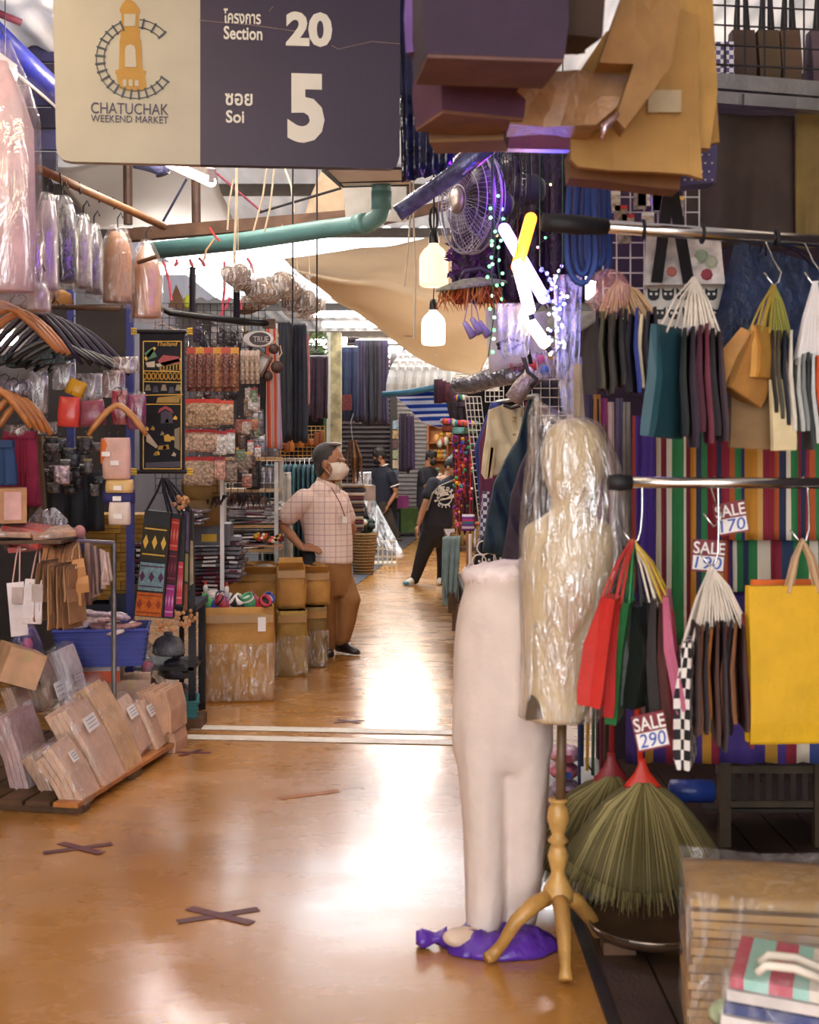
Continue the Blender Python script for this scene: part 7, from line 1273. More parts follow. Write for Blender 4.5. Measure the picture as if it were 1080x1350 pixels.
# ================================================================ FAR LEFT AND END OF THE AISLE
def hang(label, u0, u1, v0, v1, d, m, rip=4, amp=.03, name='hung_skirt', cat='garment', hem=.06, du=0):
    c = P((u0+u1)/2, v1, d); t = T(name, label, cat, c); L_ = rel(c); drape(L_(u0, v0, d), L_(u1, v0, d), L_(u1+du, v1, d), L_(u0-du, v1, d), rip, amp, 28, 12, .03, seed=u0, hem=hem).build('cloth', m, t, smooth=True)
    MB().tube([L_(u0, v0, d), L_(u1, v0, d)], .018, 6).build('hanging_bar', STEEL, t); return t
hang('long black-blue skirt in a row beyond the coconut balls', 364, 384, 425, 580, 12.5, mat('#22252f', .85), 4); hang('second long black-blue skirt beside the first', 382, 404, 428, 582, 12.7, mat('#262a38', .85), 4)
hang('narrow pink shawl beside the black-blue skirts', 402, 407, 440, 532, 13, mat('#c88a90', .8), 1, name='pink_shawl'); hang('dusky purple embroidered tunic left of the pale pillar', 405, 432, 470, 552, 14.5, mat('#3d2c3c', .85, var=.3, scale=10), 2, name='hung_tunic')
t = hang('navy tunic with a red print hem right of the pillar', 447, 472, 458, 552, 15.5, mat('#2c3450', .85), 2, name='hung_tunic'); L_ = rel(t.location); MB().slab([L_(449, 520, 15.4), L_(464, 520, 15.4), L_(464, 541, 15.4), L_(449, 541, 15.4)], (0, .03, 0)).build('print_panel', mat('#6a2c30', .8, var=.4, scale=40), t)
for i in range(4): hang(['dark plum', 'charcoal', 'brown-black', 'dull violet'][i]+' sarong in the long hanging bundle', 469+i*10, 481+i*10, 449, 556+4*(i % 2), 16+.1*i, mat(['#3a3042', '#2f2b33', '#332c30', '#41364a'][i], .85), 3, .04, 'hung_sarong')
t = T('pillar', 'pale stained pillar between the hanging tunics', 'pillar', (P(440, 1, 15).x, 15.1, 0)); MB().box((0, 0, 1.48), (.17, .17, 2.96)).build('shaft', mat('#b8ad84', .7, var=.45, scale=9), t); MB().box((-.06, -.09, 1.48), (.045, .02, 2.96)).build('white_strip', mat('#d8d6cc', .6, var=.1), t); struct(t)
t['kind'] = 'structure'
one(MB().tube([P(428, 465, 14.8), P(428, 600, 14.8)], .015, 6), 'green_pole', mat('#3a7a4a', .6), 'thin green pole in front of the pale pillar', 'pole')
t = T('foliage_spray', 'spray of green leaves above the purple tunic', 'plant', P(414, 466, 14.6)); MB().tube([(-.1, 0, 0), (0, 0, .1), (.1, 0, .2)], .006, 5).build('stem', WOODD, t)
for i in range(70): p = V((R.uniform(-.14, .14), R.uniform(-.1, .1), R.uniform(0, .24))); a = R.uniform(0, 6.3); q = V((math.cos(a), R.uniform(-.4, .4), math.sin(a)))*.035; n_ = V((-q.z, .01, q.x))*.4; MB().slab([p-q, p+n_, p+q, p-n_], (0, .003, 0)).build('leaf', mat(R.choice(['#4a6a3c', '#5c7a44', '#38542e', '#7a9058']), .6), t)
YW = mat('#b8924a', .5); grid_panel('yellow wire grid with leather goods under the skirts', 370, 428, 562, 606, 13.5, 10, 8, YW, r=.004)
for i in range(9): u = 372+i*6.5; pouch('small tan leather purse hung on the yellow grid', u-3.5, u+3.5, 562+R.uniform(0, 18), 585+R.uniform(0, 14), 13.4, mat(R.choice(['#a8602c', '#8a4a20', '#c07a38', '#5a3420']), .5), 'leather_purse', group='tan leather purses', cat='purse')
# jeans rack
t = T('clothes_rail', 'round clothes rail of teal denim beside the plaid-shirted man', 'rail', (P(390, 1, 11).x, 11.2, 0)); z = P(390, 606, 11).z; MB().tube([(-.35, 0, z), (.22, .1, z)], .014, 8).build('shaft', CHROME, t)
for x in (-.33, .2): MB().tube([(x, .02, z), (x, .02, 0)], .014, 8).build('post', CHROME, t); MB().box((x, .02, .012), (.04, .4, .024)).build('foot', BLACK, t)
for i in range(12):
    u = 352+i*6.2; dd = 10.9+.012*i; c = P(u, 700, dd); t = T('denim_garment', ['teal', 'slate blue', 'sea green', 'steel blue'][i % 4]+' denim garment packed on the round clothes rail', 'garment', c, 'denim garments on the rail'); L_ = rel(c); lo = [[L_(u, v, dd)+V((math.cos(a)*.022*k, math.sin(a)*.2*k, 0)) for a in [2*math.pi*j/12 for j in range(12)]] for v, k in ((612, .5), (616, .9), (650, 1), (690, 1.05), (745, .95))]; MB().rings(lo).build('cloth', mat(['#3c6470', '#40586c', '#47747a', '#36505e'][i % 4], .85), t, smooth=True); MB().tube([L_(u, 613, dd), L_(u, 606, dd), L_(u+1.5, 604, dd)], .004, 5).build('hanger_hook', CHROME, t)
hang('white shirt hanging at the end of the shelf unit', 366, 384, 625, 752, 10.4, mat('#c8c6bc', .8), 2, .03, 'hung_shirt'); hang('dark navy shirt between white shirt and shelves', 360, 370, 618, 690, 10.5, mat('#23263a', .8), 2, .03, 'hung_shirt')
one(MB().slab([P(355, 618, 10.3), P(366, 613, 10.3), P(374, 624, 10.3)], (0, .02, 0)), 'orange_tag', mat('#d8603c', .6), 'orange triangular tag above the white shirt', 'tag')
# hanging tassels, cloth piles, wicker basket, crates
t = T('tassel_bunch', 'bunch of brown leather tassels on a chain', 'tassels', P(465, 580, 14.5)); MB().tube([(0, 0, 0), (-.02, 0, .2), (.01, 0, .3)], .006, 5).build('chain', STEEL, t)
for i in range(18): x = R.uniform(-.1, .1); MB().tube([(x*.3, 0, 0), (x, R.uniform(-.05, .05), -.2), (x*1.1, 0, -R.uniform(.35, .5))], [.006, .014, .006], 5).build('tassel', mat(R.choice(['#5a3c28', '#7a5434', '#3a281e', '#9a7044']), .7), t)
for i in range(12): c = P(466+R.uniform(-2, 2), 700-i*5.2, 14.8); t = T('folded_textile', 'folded dark textile in the tall pile behind the wicker basket', 'textile', c, 'folded textiles behind the wicker basket'); MB().box((0, 0, .02), (.26, .25, .04)).build('fold', mat(['#3c2c34', '#8a8484', '#5a2c34', '#c0b8b0', '#2c2c38', '#77685c'][i % 6], .85), t); MB().tube([(-.13, -.125, .02), (.13, -.125, .02)], .019, 6).build('fold_edge', mat(['#4a3842', '#9a9494', '#6a3842', '#d0c8c0', '#3a3a48', '#87786c'][i % 6], .85), t)
c = F(479, 757); t = T('wicker_basket', 'tall tapered wicker basket of green wool', 'basket', c); r0, r1 = S(13, c.y), S(18.5, c.y); h = S(55, c.y); WK = mat('#8f6f42', .7, var=.3, scale=60, bump=.8, bscale=90)
MB().lathe([(r0, 0), (r1, h), (r1*.94, h), (r0*.9, .02)], 24).build('wicker_wall', WK, t, smooth=True)
for k in range(14): f = (k+.5)/14; r_ = (r0+(r1-r0)*f)*1.01; MB().tube([(r_*math.cos(a), r_*math.sin(a), h*f) for a in [2*math.pi*i/20 for i in range(20)]], .009, 5, closed=True).build('weave_ring', WK, t)
for i in range(14): a = i*2.4; r_ = r1*.75*((i % 5)/5+.2); one(MB().ell((0, 0, 0), (.055, .055, .045), 10), 'wool_skein', mat(['#2f3d34', '#4a5a44', '#b8b09a', '#27302c', '#5a5248'][i % 5], .9, bump=.8), ['dark green', 'moss green', 'oatmeal', 'black-green', 'brown'][i % 5]+' wool skein heaped in the wicker basket', 'wool skein', (c.x+math.cos(a)*r_, c.y+math.sin(a)*r_, h+.03+.05*(i % 3)), 'wool skeins in the wicker basket', True)
c = F(508, 744); t = T('plastic_crate', 'white slotted plastic crate behind the wicker basket', 'crate', c); w_, h = S(30, c.y), S(32, c.y); PCW = mat('#c9c0ac', .5)
for sx in range(6): MB().box((-w_/2+w_*sx/5, -.15, h/2), (.02, .02, h)).build('slat', PCW, t)
for k in range(4): MB().box((0, -.15, h*k/3*.96+.01), (w_, .025, .025)).build('rail', PCW, t)
MB().box((0, .05, .015), (w_, .4, .02)).build('crate_base', PCW, t)
filmsheet(P(478, 655, 18.2), P(494, 660, 18.2), P(534, 738, 17.6), P(496, 716, 17.4), 'large clear plastic sheet slanting over the white crate', film('#e8e0d8', .22, .5, 4, .4), 3, .05)
t = T('hand_trolley', 'dark hand trolley frame behind the clear plastic sheet', 'trolley', (P(485, 1, 20).x, 20, 0)); x = .12; MB().tube([(-x, 0, .05), (-x, 0, 1.0), (-x*.6, 0, 1.12), (x*.6, 0, 1.12), (x, 0, 1.0), (x, 0, .05)], .018, 8).build('frame', BLACK, t)
for zz in (.3, .6, .85): MB().tube([(-x, 0, zz), (x, 0, zz)], .012, 6).build('cross_bar', BLACK, t)
for s_ in (-1, 1): MB().lathe([(.09, -.02), (.09, .02)], 16, (s_*x, .05, .09), ax=(1, 0, 0)).build('wheel', BLACK, t)
t = kbox('white paper-topped parcel in the textile pile', 468, 492, 640, 660, 15.2, .3, .2, mat('#b8a8a0', .7))
pouch('white plastic bag slumped on the textile pile', 468, 490, 622, 660, 15.6, film('#e8e4e8', .7, .2, 8, .6), 'plastic_bag', cat='plastic bag')
# shutters
def shutter(name, u0, u1, v0, d, hx, label=None, pitch=.085):
    x0, x1, zt = P(u0, 1, d).x, P(u1, 1, d).x, P(u0, v0, d).z; o = struct(MB().box(((x0+x1)/2, d+.06, zt/2), (x1-x0, .04, zt)).build(name, mat(hx, .6)))
    n = int(zt/pitch)
    for k in range(n): MB().rings([[V((x, d+.03, k*pitch)), V((x, d-.01, k*pitch+pitch*.25)), V((x, d-.01, k*pitch+pitch*.6)), V((x, d+.03, k*pitch+pitch*.95)), V((x, d+.05, k*pitch+pitch*.5))] for x in (x0, x1)]).build('slat', mat(hx, .5, .2, var=.1), o)
    return o
shutter('door_1', 445, 521, 430, 23.5, '#3c3439'); shutter('door_2', 524, 572, 470, 26, '#c4c0c4')
struct(MB().box((P(519, 1, 23).x, 23.2, 1.8), (.13, .2, 3.6)).build('trim_9', mat('#201c20', .6)))
struct(MB().box((P(573, 1, 25.5).x, 25.6, 1.8), (.2, .2, 3.6)).build('trim_10', mat('#8f9aa4', .5)))
for i, (u0, u1, v0, v1, hx) in enumerate(((527, 540, 545, 622, '#2b2336'), (536, 546, 548, 618, '#3a2848'))): hang(['black-purple', 'violet'][i]+' jacket hung before the pale shutter', u0, u1, v0, v1, 22.5, mat(hx, .8), 2, .05, 'hung_jacket', 'jacket')
kbox('green cloth-covered box at the foot of the pale shutter', 524, 548, 670, 702, 23.5, .4, .3, mat('#55703c', .8), False); t = kbox('magenta plastic tub on top of the green box', 522, 538, 654, 671, 23.6, .3, .1, mat('#a83c8a', .5), False, 'plastic_tub'); kbox('blue-grey bucket beside the green box', 510, 524, 676, 706, 23.2, .3, .2, mat('#3c4a66', .6), False, 'bucket'); kbox('white carton behind the leaning person', 546, 556, 690, 712, 24, .3, .1, WHITE)
# toy shop at the end, warm shelves
t = T('toy_shelf', 'warm-lit wooden shelf rack of toys at the aisle end', 'shelf unit', (P(590, 1, 24.5).x, 24.7, 0)); MB().box((0, .15, 1.2), (.75, .04, 2.4)).build('back_board', mat('#c98a50', .6), t)
for k in range(6): MB().box((0, 0, .4+k*.33), (.75, .32, .025)).build('shelf_board', mat('#b8743c', .6), t)
for x in (-.37, 0, .37): MB().box((x, 0, 1.2), (.035, .32, 2.4)).build('upright', mat('#b06a38', .6), t)
for i in range(34):
    k = R.randint(1, 5); x = R.uniform(-.33, .33); hx = R.choice(['#e8dcc8', '#d89a5a', '#c86a3c', '#8fae8a', '#e8c8b0', '#d8b040', '#b8483c', '#a8b8b0']); t2 = T('soft_toy', 'small soft toy crowded on the warm-lit toy shelf', 'toy', (t.location.x+x, 24.6, .415+k*.33), 'soft toys on the shelf'); MB().ell((0, 0, .06), (.05, .045, .06), 8).build('body', mat(hx, .9), t2, smooth=True); MB().ell((0, -.01, .14), .04, 8).build('head', mat(hx, .9), t2, smooth=True)
tube_lamp((P(590, 1, 24).x-.3, 23.9, 2.7), (P(590, 1, 24).x+.3, 23.9, 2.7), 22, 'warm tube lighting the toy shelf', hexc='#ffd9a8')
for i in range(8): one(MB().ell((0, 0, 0), (.06, .05, .09), 8), 'hanging_toy', mat(R.choice(['#b8c0b0', '#d8a060', '#c8d0c8', '#a8584a']), .8), 'little toy dangling over the toy shelf front', 'toy', P(576+i*4, 566+R.uniform(0, 22), 23.9), 'toys dangling over the shelf', True)
t = T('poster_strip', 'narrow strip of colourful posters beside the dark shutter', 'poster', P(522, 660, 22.8)); L_ = rel(t.location)
for k in range(8): MB().box(L_(521.5, 560+k*13, 22.8), (.1, .02, .15)).build('poster_card', mat(['#8fa8b8', '#b89a6a', '#6a4a4a', '#a8b088', '#c8b8a0', '#5a6a8a', '#9a5a4a', '#b0a878'][k], .6, var=.4, scale=30), t)
# ================================================================ PEOPLE
def cap(mb, pts, rr, n=12):
    """tapered limb with rounded ends"""
    mb.tube(pts, rr, n); [mb.ell(p, r_, n) for p, r_ in zip(pts, rr)]
def hand(mb, wrist, dirv, palm_n, size=1.0, curl=.5, side=1):
    """palm, four unequal bent fingers and a thumb leaving the side of the palm"""
    d_ = V(dirv).normalized(); n_ = V(palm_n); n_ = (n_-d_*n_.dot(d_)).normalized(); s_ = d_.cross(n_).normalized()*side; w_ = V(wrist)
    mb.ell(w_+d_*.045*size, .034*size, 10); 
    for k in range(4): q = w_+s_*(.03-.02*k)*size; mb.tube([q+d_*.01*size, q+d_*.085*size], .0125*size, 8)
    for k, L in enumerate((.065, .075, .07, .055)):
        b_ = w_+d_*.085*size+s_*(.03-.02*k)*size; p1 = b_+(d_*math.cos(curl*.5)+n_*math.sin(curl*.5))*L*.45*size; p2 = p1+(d_*math.cos(curl*1.3)+n_*math.sin(curl*1.3))*L*.35*size; p3 = p2+(d_*math.cos(curl*2)+n_*math.sin(curl*2))*L*.25*size
        cap(mb, [b_, p1, p2, p3], [.0098*size, .0092*size, .0085*size, .0072*size], 8)
    b_ = w_+d_*.03*size+s_*.03*size; p1 = b_+(d_*.6+s_*.75+n_*.15).normalized()*.035*size; p2 = p1+(d_*.85+s_*.35+n_*.3).normalized()*.03*size; cap(mb, [b_, p1, p2], [.014*size, .011*size, .009*size], 8)
def head(mb, c, h, f, up=(0, 0, 1)):
    """c = head centre, h = head height, f = facing direction"""
    f = V(f).normalized(); up = V(up); up = (up-f*up.dot(f)).normalized(); s_ = f.cross(up); k = h/.23
    q = s_.to_track_quat('X', 'Z'); M = Matrix((s_, f, up)).transposed(); rot = M.to_euler()
    mb.ell(c+up*.025*k-f*.012*k, (.072*k, .092*k, .09*k), 16, rot=rot); mb.ell(c-up*.035*k+f*.022*k, (.06*k, .068*k, .078*k), 14, rot=rot); mb.ell(c-up*.085*k+f*.05*k, (.035*k, .03*k, .026*k), 10, rot=rot)
    cap(mb, [c+up*.012*k+f*.082*k, c-up*.022*k+f*.104*k], [.008*k, .0135*k], 8); mb.ell(c+up*.022*k+f*.075*k, (.055*k, .016*k, .012*k), 10, rot=rot)
    for x in (-1, 1): mb.ell(c+s_*x*.072*k-up*.008*k-f*.005*k, (.012*k, .02*k, .032*k), 8, rot=rot)
    mb.ell(c-up*.062*k+f*.083*k, (.026*k, .012*k, .008*k), 8, rot=rot)
    return s_, f, up, k, rot
def eyes(t, c, s_, f, up, k):
    for x in (-1, 1):
        e = MB().ell(c+s_*x*.03*k+f*.067*k+up*.006*k, (.012*k, .01*k, .008*k), 8).build('eye', WHITE, t, smooth=True); MB().ell(c+s_*x*.03*k+f*.0755*k+up*.006*k, .005*k, 6).build('pupil', BLACK, e)
        cap_ = MB(); cap(cap_, [c+s_*x*.015*k+f*.083*k+up*.026*k, c+s_*x*.042*k+f*.073*k+up*.028*k], [.005*k, .004*k], 6); cap_.build('eyebrow', HAIRB, t)
def mask_part(t, c, s_, f, up, k, m, kn=True):
    lo = []
    for zf, wx, fx in ((.012, .05, .083), (-.005, .058, .105), (-.035, .062, .122 if kn else .112), (-.065, .056, .11), (-.098, .04, .075)):
        lo.append([c+up*zf*k+s_*math.sin(a)*wx*1.12*k+f*(fx-.085*(1-math.cos(a)))*k for a in [math.radians(-80+160*i/12) for i in range(13)]])
    mb = MB(); n = 13; vs_ = [p for l in lo for p in l]; fs = [(i*n+j, i*n+j+1, (i+1)*n+j+1, (i+1)*n+j) for i in range(4) for j in range(n-1)]
    o = mb.add(vs_+[p-f*.004 for p in vs_], fs+[tuple(x+5*n for x in reversed(q)) for q in fs]).build('face_mask', m, t, smooth=True)
    for x in (-1, 1): MB().tube([c-up*.0*k+s_*x*.055*k+f*.05*k, c+up*.01*k+s_*x*.075*k-f*.01*k, c-up*.03*k+s_*x*.076*k-f*.0*k, c-up*.07*k+s_*x*.05*k+f*.03*k], .0025, 5).build('ear_loop', m, o)
def plaid():
    m, nt, N, L, b = _new('plaid_cotton'); tc = N.new('ShaderNodeTexCoord'); sp = N.new('ShaderNodeSeparateXYZ'); L.new(tc.outputs['Object'], sp.inputs[0]); prev = None
    base = N.new('ShaderNodeRGB'); base.outputs[0].default_value = lin('#ecd2c6'); prev = base.outputs[0]
    for ax_, per, wd, hx in ((0, .085, .1, '#a98c92'), (2, .085, .1, '#a98c92'), (0, .0425, .12, '#cfaaa2'), (2, .0425, .12, '#cfaaa2')):
        mu = N.new('ShaderNodeMath'); mu.operation = 'MULTIPLY'; mu.inputs[1].default_value = 1/per; L.new(sp.outputs[ax_], mu.inputs[0]); fr = N.new('ShaderNodeMath'); fr.operation = 'FRACT'; L.new(mu.outputs[0], fr.inputs[0]); lt = N.new('ShaderNodeMath'); lt.operation = 'LESS_THAN'; lt.inputs[1].default_value = wd; L.new(fr.outputs[0], lt.inputs[0])
        k = N.new('ShaderNodeMath'); k.operation = 'MULTIPLY'; k.inputs[1].default_value = .6; L.new(lt.outputs[0], k.inputs[0]); mx = N.new('ShaderNodeMix'); mx.data_type = 'RGBA'; mx.inputs[7].default_value = lin(hx); L.new(k.outputs[0], mx.inputs[0]); L.new(prev, mx.inputs[6]); prev = mx.outputs[2]
    L.new(prev, b.inputs['Base Color']); b.inputs['Roughness'].default_value = .85; return m
def shoe(t, heel, toe, m, w_=.045, h_=.06, sole=BLACKM):
    a, b_ = V(heel), V(toe); d_ = (b_-a); L_ = d_.length; d_.normalize(); mb = MB(); sd = V((-d_.y, d_.x, 0)).normalized()
    lo = []
    for f, wk, hk in ((-.03, .5, .7), (0, .75, 1), (.3, .8, 1.05), (.6, 1, .8), (.85, .9, .6), (1, .5, .4)):
        c = a+d_*L_*f; lo.append([c+sd*w_*wk*math.cos(g)+V((0, 0, max(0, h_*hk*(math.sin(g)*.5+.5)))) for g in [2*math.pi*j/12 for j in range(12)]])
    o = mb.rings(lo).build('shoe', m, t, smooth=True); MB().rings([[p-V((0, 0, p.z-a.z-.001))+V((0, 0, zz)) for p in l] for l in (lo[1], lo[4]) for zz in (0,)]) ; return o
# ---- man in the plaid shirt, hand on hip, looking along the aisle
d = 10.0; fl = F(443, 864); d = fl.y; base = V((P(443, 1, d).x, d, 0)); man = T('person', 'man in a pink plaid shirt and brown trousers, hand on hip, white mask', 'person', base)
def J(u, v, dy=0.0): p = P(u, v, d)-base; p.y += dy; return p
sk = MB(); hc = J(436, 611, .0); s_, f_, up, k, rot = head(sk, hc, S(50, d), (.9, -.38, -.02)); cap(sk, [J(432, 622, .01), J(430, 646, .02)], [.062, .068], 12)
# near arm akimbo, far arm hanging
sh_n, el_n, wr_n = J(398, 660, -.1), J(374, 692, -.02), J(399, 719, -.15); cap(sk, [sh_n, J(384, 678, -.06), el_n, J(386, 706, -.08), wr_n], [.055, .05, .044, .038, .028]); hand(sk, wr_n, (.96, -.05, -.12), (0, .5, -1), 1.05, .35, side=1)
sh_f, el_f, wr_f = J(446, 660, .2), J(462, 700, .24), J(452, 735, .26); cap(sk, [sh_f, el_f, wr_f], [.05, .042, .028]); hand(sk, wr_f, (-.1, .1, -1), (-1, 0, 0), 1, .5)
cap(sk, [J(425, 655, .02), J(430, 720, .04)], [.08, .1], 12); cap(sk, [J(398, 660, -.1), J(420, 655, 0), J(446, 660, .2)], [.05, .06, .05], 10)
melted(sk, 'body', SKIN, man, .0065, 5, .5)
hr = MB(); M3 = Matrix((s_, f_, up)).transposed(); hr.ell(hc+up*.04*k-f_*.028*k, (.08*k, .092*k, .09*k), 16, rot=rot); hr.ell(hc-f_*.05*k-up*.015*k, (.075*k, .055*k, .075*k), 14, rot=rot); melted(hr, 'hair', HAIRG, man, .009, 3)
MB().ell(hc+up*.116*k+f_*.025*k, (.04*k, .045*k, .014*k), 12, rot=rot).build('crown_highlight', mat('#6e605c', .3), man, smooth=True)  # paler patch on the hair, a highlight put in as colour
eyes(man, hc, s_, f_, up, k); mask_part(man, hc, s_, f_, up, k, mat('#ead9c8', .7))
sp_ = MB(); cap(sp_, [J(424, 650, -.02), J(421, 662, 0)], [.1, .13], 14)
lo = []
for v, u, hw, hd in ((642, 430, 14, .09), (650, 425, 27, .14), (662, 424, 36, .17), (680, 427, 35, .165), (700, 431, 33, .155), (718, 433, 32, .155), (738, 433, 32, .16), (742, 433, 31, .155)):
    c = J(u, v, .04); lo.append([c+V((math.cos(a)*S(hw, d), math.sin(a)*hd, -.012*math.cos(a)))*1.0 for a in [2*math.pi*j/24 for j in range(24)]])
sp_.rings(lo); cap(sp_, [J(402, 658, -.08), J(391, 668, -.07), J(382, 678, -.055)], [.085, .085, .082], 14); cap(sp_, [J(446, 660, .18), J(455, 684, .22)], [.08, .075], 12)
PL = plaid(); melted(sp_, 'shirt', PL, man, .009, 4, .5)
MB().rings([[J(432, v, .02)+V((math.cos(a)*S(hw, d), math.sin(a)*.1, .03*math.cos(a)*(-1))) for a in [2*math.pi*j/20 for j in range(20)]] for v, hw in ((634, 13.5), (641, 17), (647, 16))], caps=False).build('collar', PL, man, smooth=True)
MB().tube([J(438, 642, -.1), J(450, 662, -.155), J(456, 680, -.13), J(453, 662, -.02), J(444, 640, .0)], .004, 5).build('lanyard', mat('#8a5a4a', .6), man)
MB().box(J(456, 684, -.13), (.035, .006, .05)).build('name_card', PAPER, man)
MB().box(J(451, 672, -.135), (.06, .012, .07), (0, 0, .4)).build('shirt_pocket', PL, man)
tr = MB(); TRO = mat('#96683a', .8, var=.12)
lo = [[J(u, v, .04)+V((math.cos(a)*S(hw, d), math.sin(a)*hd, 0)) for a in [2*math.pi*j/20 for j in range(20)]] for v, u, hw, hd in ((728, 433, 30, .145), (745, 433, 31, .15), (765, 434, 30, .15), (785, 436, 27, .13))]
tr.rings(lo); cap(tr, [J(424, 765, -.02), J(427, 800, -.03), J(429, 830, -.03), J(430, 849, -.03)], [.105, .092, .082, .078], 14); cap(tr, [J(448, 765, .08), J(459, 792, .04), J(455, 818, .06), J(450, 838, .08), J(449, 842, .08)], [.105, .098, .086, .08, .075], 14)
melted(tr, 'trousers', TRO, man, .01, 4, .5)
shoe(man, V((J(424, 1).x, -.05, .004)), V((J(439, 1).x, -.14, .004)), mat('#1c171a', .3), .048, .085); shoe(man, V((J(444, 1).x, .1, .012)), V((J(473, 1).x, -.02, .006)), mat('#1c171a', .3), .048, .085)
t = T('waist_bag', 'black waist bag on the belt of the plaid-shirted man', 'bag', base+J(408, 738, -.08)); MB().lathe([(.04, -.1), (.062, -.08), (.064, .04), (.05, .07)], 16, sy=.6).build('bag_body', BLACK, t, smooth=True); MB().box((0, -.04, -.03), (.07, .015, .06)).build('front_pocket', DGREY, t)
# ---- man in a navy polo walking away
fl = F(524, 713); d = fl.y; base = V((P(510, 1, d).x, d, 0)); p2 = T('person', 'man in a navy polo with white-tipped sleeves, head bowed, walking', 'person', base)
sk = MB(); hc = J(500, 602); s_, f_, up, k, rot = head(sk, hc, S(25, d)*.86, (-.85, -.15, -.5)); cap(sk, [J(503, 608), J(507, 620)], [.06, .065]); cap(sk, [J(516, 628, -.12), J(521, 645, -.14), J(522, 650, -.14), J(513, 664, -.2)], [.06, .05, .045, .032]); hand(sk, J(512, 666, -.2), (-.4, 0, -1), (-1, 0, 0), 1.1, .5); cap(sk, [J(494, 630, .15), J(490, 650, .2), J(487, 668, .1)], [.055, .045, .03]); hand(sk, J(487, 669, .1), (0, -.1, -1), (1, 0, 0), 1, .5); cap(sk, [J(507, 622), J(505, 655)], [.09, .1])
melted(sk, 'body', SKIN, p2, .011, 4); hr = MB(); hr.ell(hc+up*.04*k-f_*.02*k, (.085*k, .1*k, .095*k), 14, rot=rot); hr.ell(hc-f_*.05*k, (.078*k, .055*k, .08*k), 12, rot=rot); melted(hr, 'hair', HAIRB, p2, .013, 3); eyes(p2, hc, s_, f_, up, k); mask_part(p2, hc, s_, f_, up, k, BLACK, False)
sp_ = MB(); sp_.rings([[J(u, v)+V((math.cos(a)*S(hw, d), math.sin(a)*hd, 0)) for a in [2*math.pi*j/20 for j in range(20)]] for v, u, hw, hd in ((614, 506, 5, .08), (619, 506, 11, .13), (628, 506, 15.5, .17), (645, 504, 15.5, .17), (662, 503, 15, .16), (668, 503, 14.5, .155))]); cap(sp_, [J(515, 626, -.1), J(520, 638, -.13)], [.095, .085]); cap(sp_, [J(495, 626, .12), J(492, 640, .16)], [.09, .08])
POLO = mat('#1d2030', .85); melted(sp_, 'polo_shirt', POLO, p2, .013, 4)
for c_, a_ in ((J(520.5, 639, -.13), (.35, 0, -1)), (J(507, 614, -.01), (-.35, 0, 1))): MB().lathe([(.086 if a_[2] < 0 else .072, 0), (.088 if a_[2] < 0 else .07, .02)], 16, c_, ax=a_).build('white_trim', PAPER, p2)
tr = MB(); cap(tr, [J(504, 664), J(504, 675)], [.17, .16], 14); cap(tr, [J(500, 672, .06), J(499, 690, .1), J(502, 705, .16)], [.115, .09, .07]); cap(tr, [J(508, 674, -.05), J(516, 692, -.06), J(523, 706, -.04)], [.12, .095, .075]); melted(tr, 'trousers', mat('#3c332c', .85), p2, .014, 4)
shoe(p2, V((J(517, 1).x, -.02, .004)), V((J(530, 1).x, -.12, .004)), mat('#3a2c24', .5), .05, .08); shoe(p2, V((J(500, 1).x, .2, .004)), V((J(509, 1).x, .12, .004)), mat('#3a2c24', .5), .05, .08)
# ---- person in the printed black T-shirt stretching a leg
fl = F(545, 771); d = fl.y; base = V((P(566, 1, d).x, d, 0)); p3 = T('person', 'person in a black printed T-shirt leaning in, one leg stretched out', 'person', base)
sk = MB(); hc = J(597, 617); s_, f_, up, k, rot = head(sk, hc, S(33, d)*.82, (.55, -.6, -.35), (.2, 0, 1)); cap(sk, [J(594, 624), J(589, 636)], [.055, .06]); cap(sk, [J(570, 640, -.05), J(562, 662, -.1), J(558, 672, -.1), J(552, 690, -.12)], [.055, .045, .042, .028]); hand(sk, J(551.5, 692, -.12), (-.25, 0, -1), (1, 0, 0), 1.05, .6); cap(sk, [J(601, 640, .1), J(612, 660, .0), J(606, 676, -.2)], [.05, .042, .028]); hand(sk, J(606, 677, -.2), (-.2, -.5, -.6), (0, -1, 0), 1, .5); cap(sk, [J(587, 636), J(582, 680)], [.09, .1])
melted(sk, 'body', mat('#a87a5c', .5, var=.08, bump=.04), p3, .009, 4); hr = MB(); hr.ell(hc+up*.045*k-f_*.02*k, (.085*k, .1*k, .09*k), 14, rot=rot); hr.ell(hc-f_*.055*k+up*.02*k, (.078*k, .055*k, .08*k), 12, rot=rot); hr.ell(hc-f_*.06*k+up*.1*k, (.04*k, .04*k, .05*k), 10, rot=rot); melted(hr, 'hair', HAIRB, p3, .011, 3); eyes(p3, hc, s_, f_, up, k)
MB().ell(hc-up*.1*k+f_*.05*k, (.06*k, .05*k, .02*k), 10, rot=rot).build('lowered_mask', mat('#9aa080', .7), p3, smooth=True)
sp_ = MB(); sp_.rings([[J(u, v)+V((math.cos(a)*S(hw, d), math.sin(a)*hd, .04*math.cos(a))) for a in [2*math.pi*j/20 for j in range(20)]] for v, u, hw, hd in ((629, 589, 9, .09), (634, 587, 15, .13), (645, 584, 19, .16), (660, 581, 20, .16), (678, 577, 20, .16), (694, 576, 21, .16), (698, 577, 20, .155))]); cap(sp_, [J(572, 638, -.03), J(565, 652, -.08)], [.085, .08]); cap(sp_, [J(600, 640, .08), J(606, 650, .06)], [.08, .07])
melted(sp_, 't_shirt', mat('#1a1a24', .85), p3, .011, 4)
MB().tube([J(597, 633, -.12), J(580, 640, -.17), J(570, 650, -.175), J(563, 672, -.17)], .01, 5).build('bag_strap', mat('#8a8478', .6), p3)
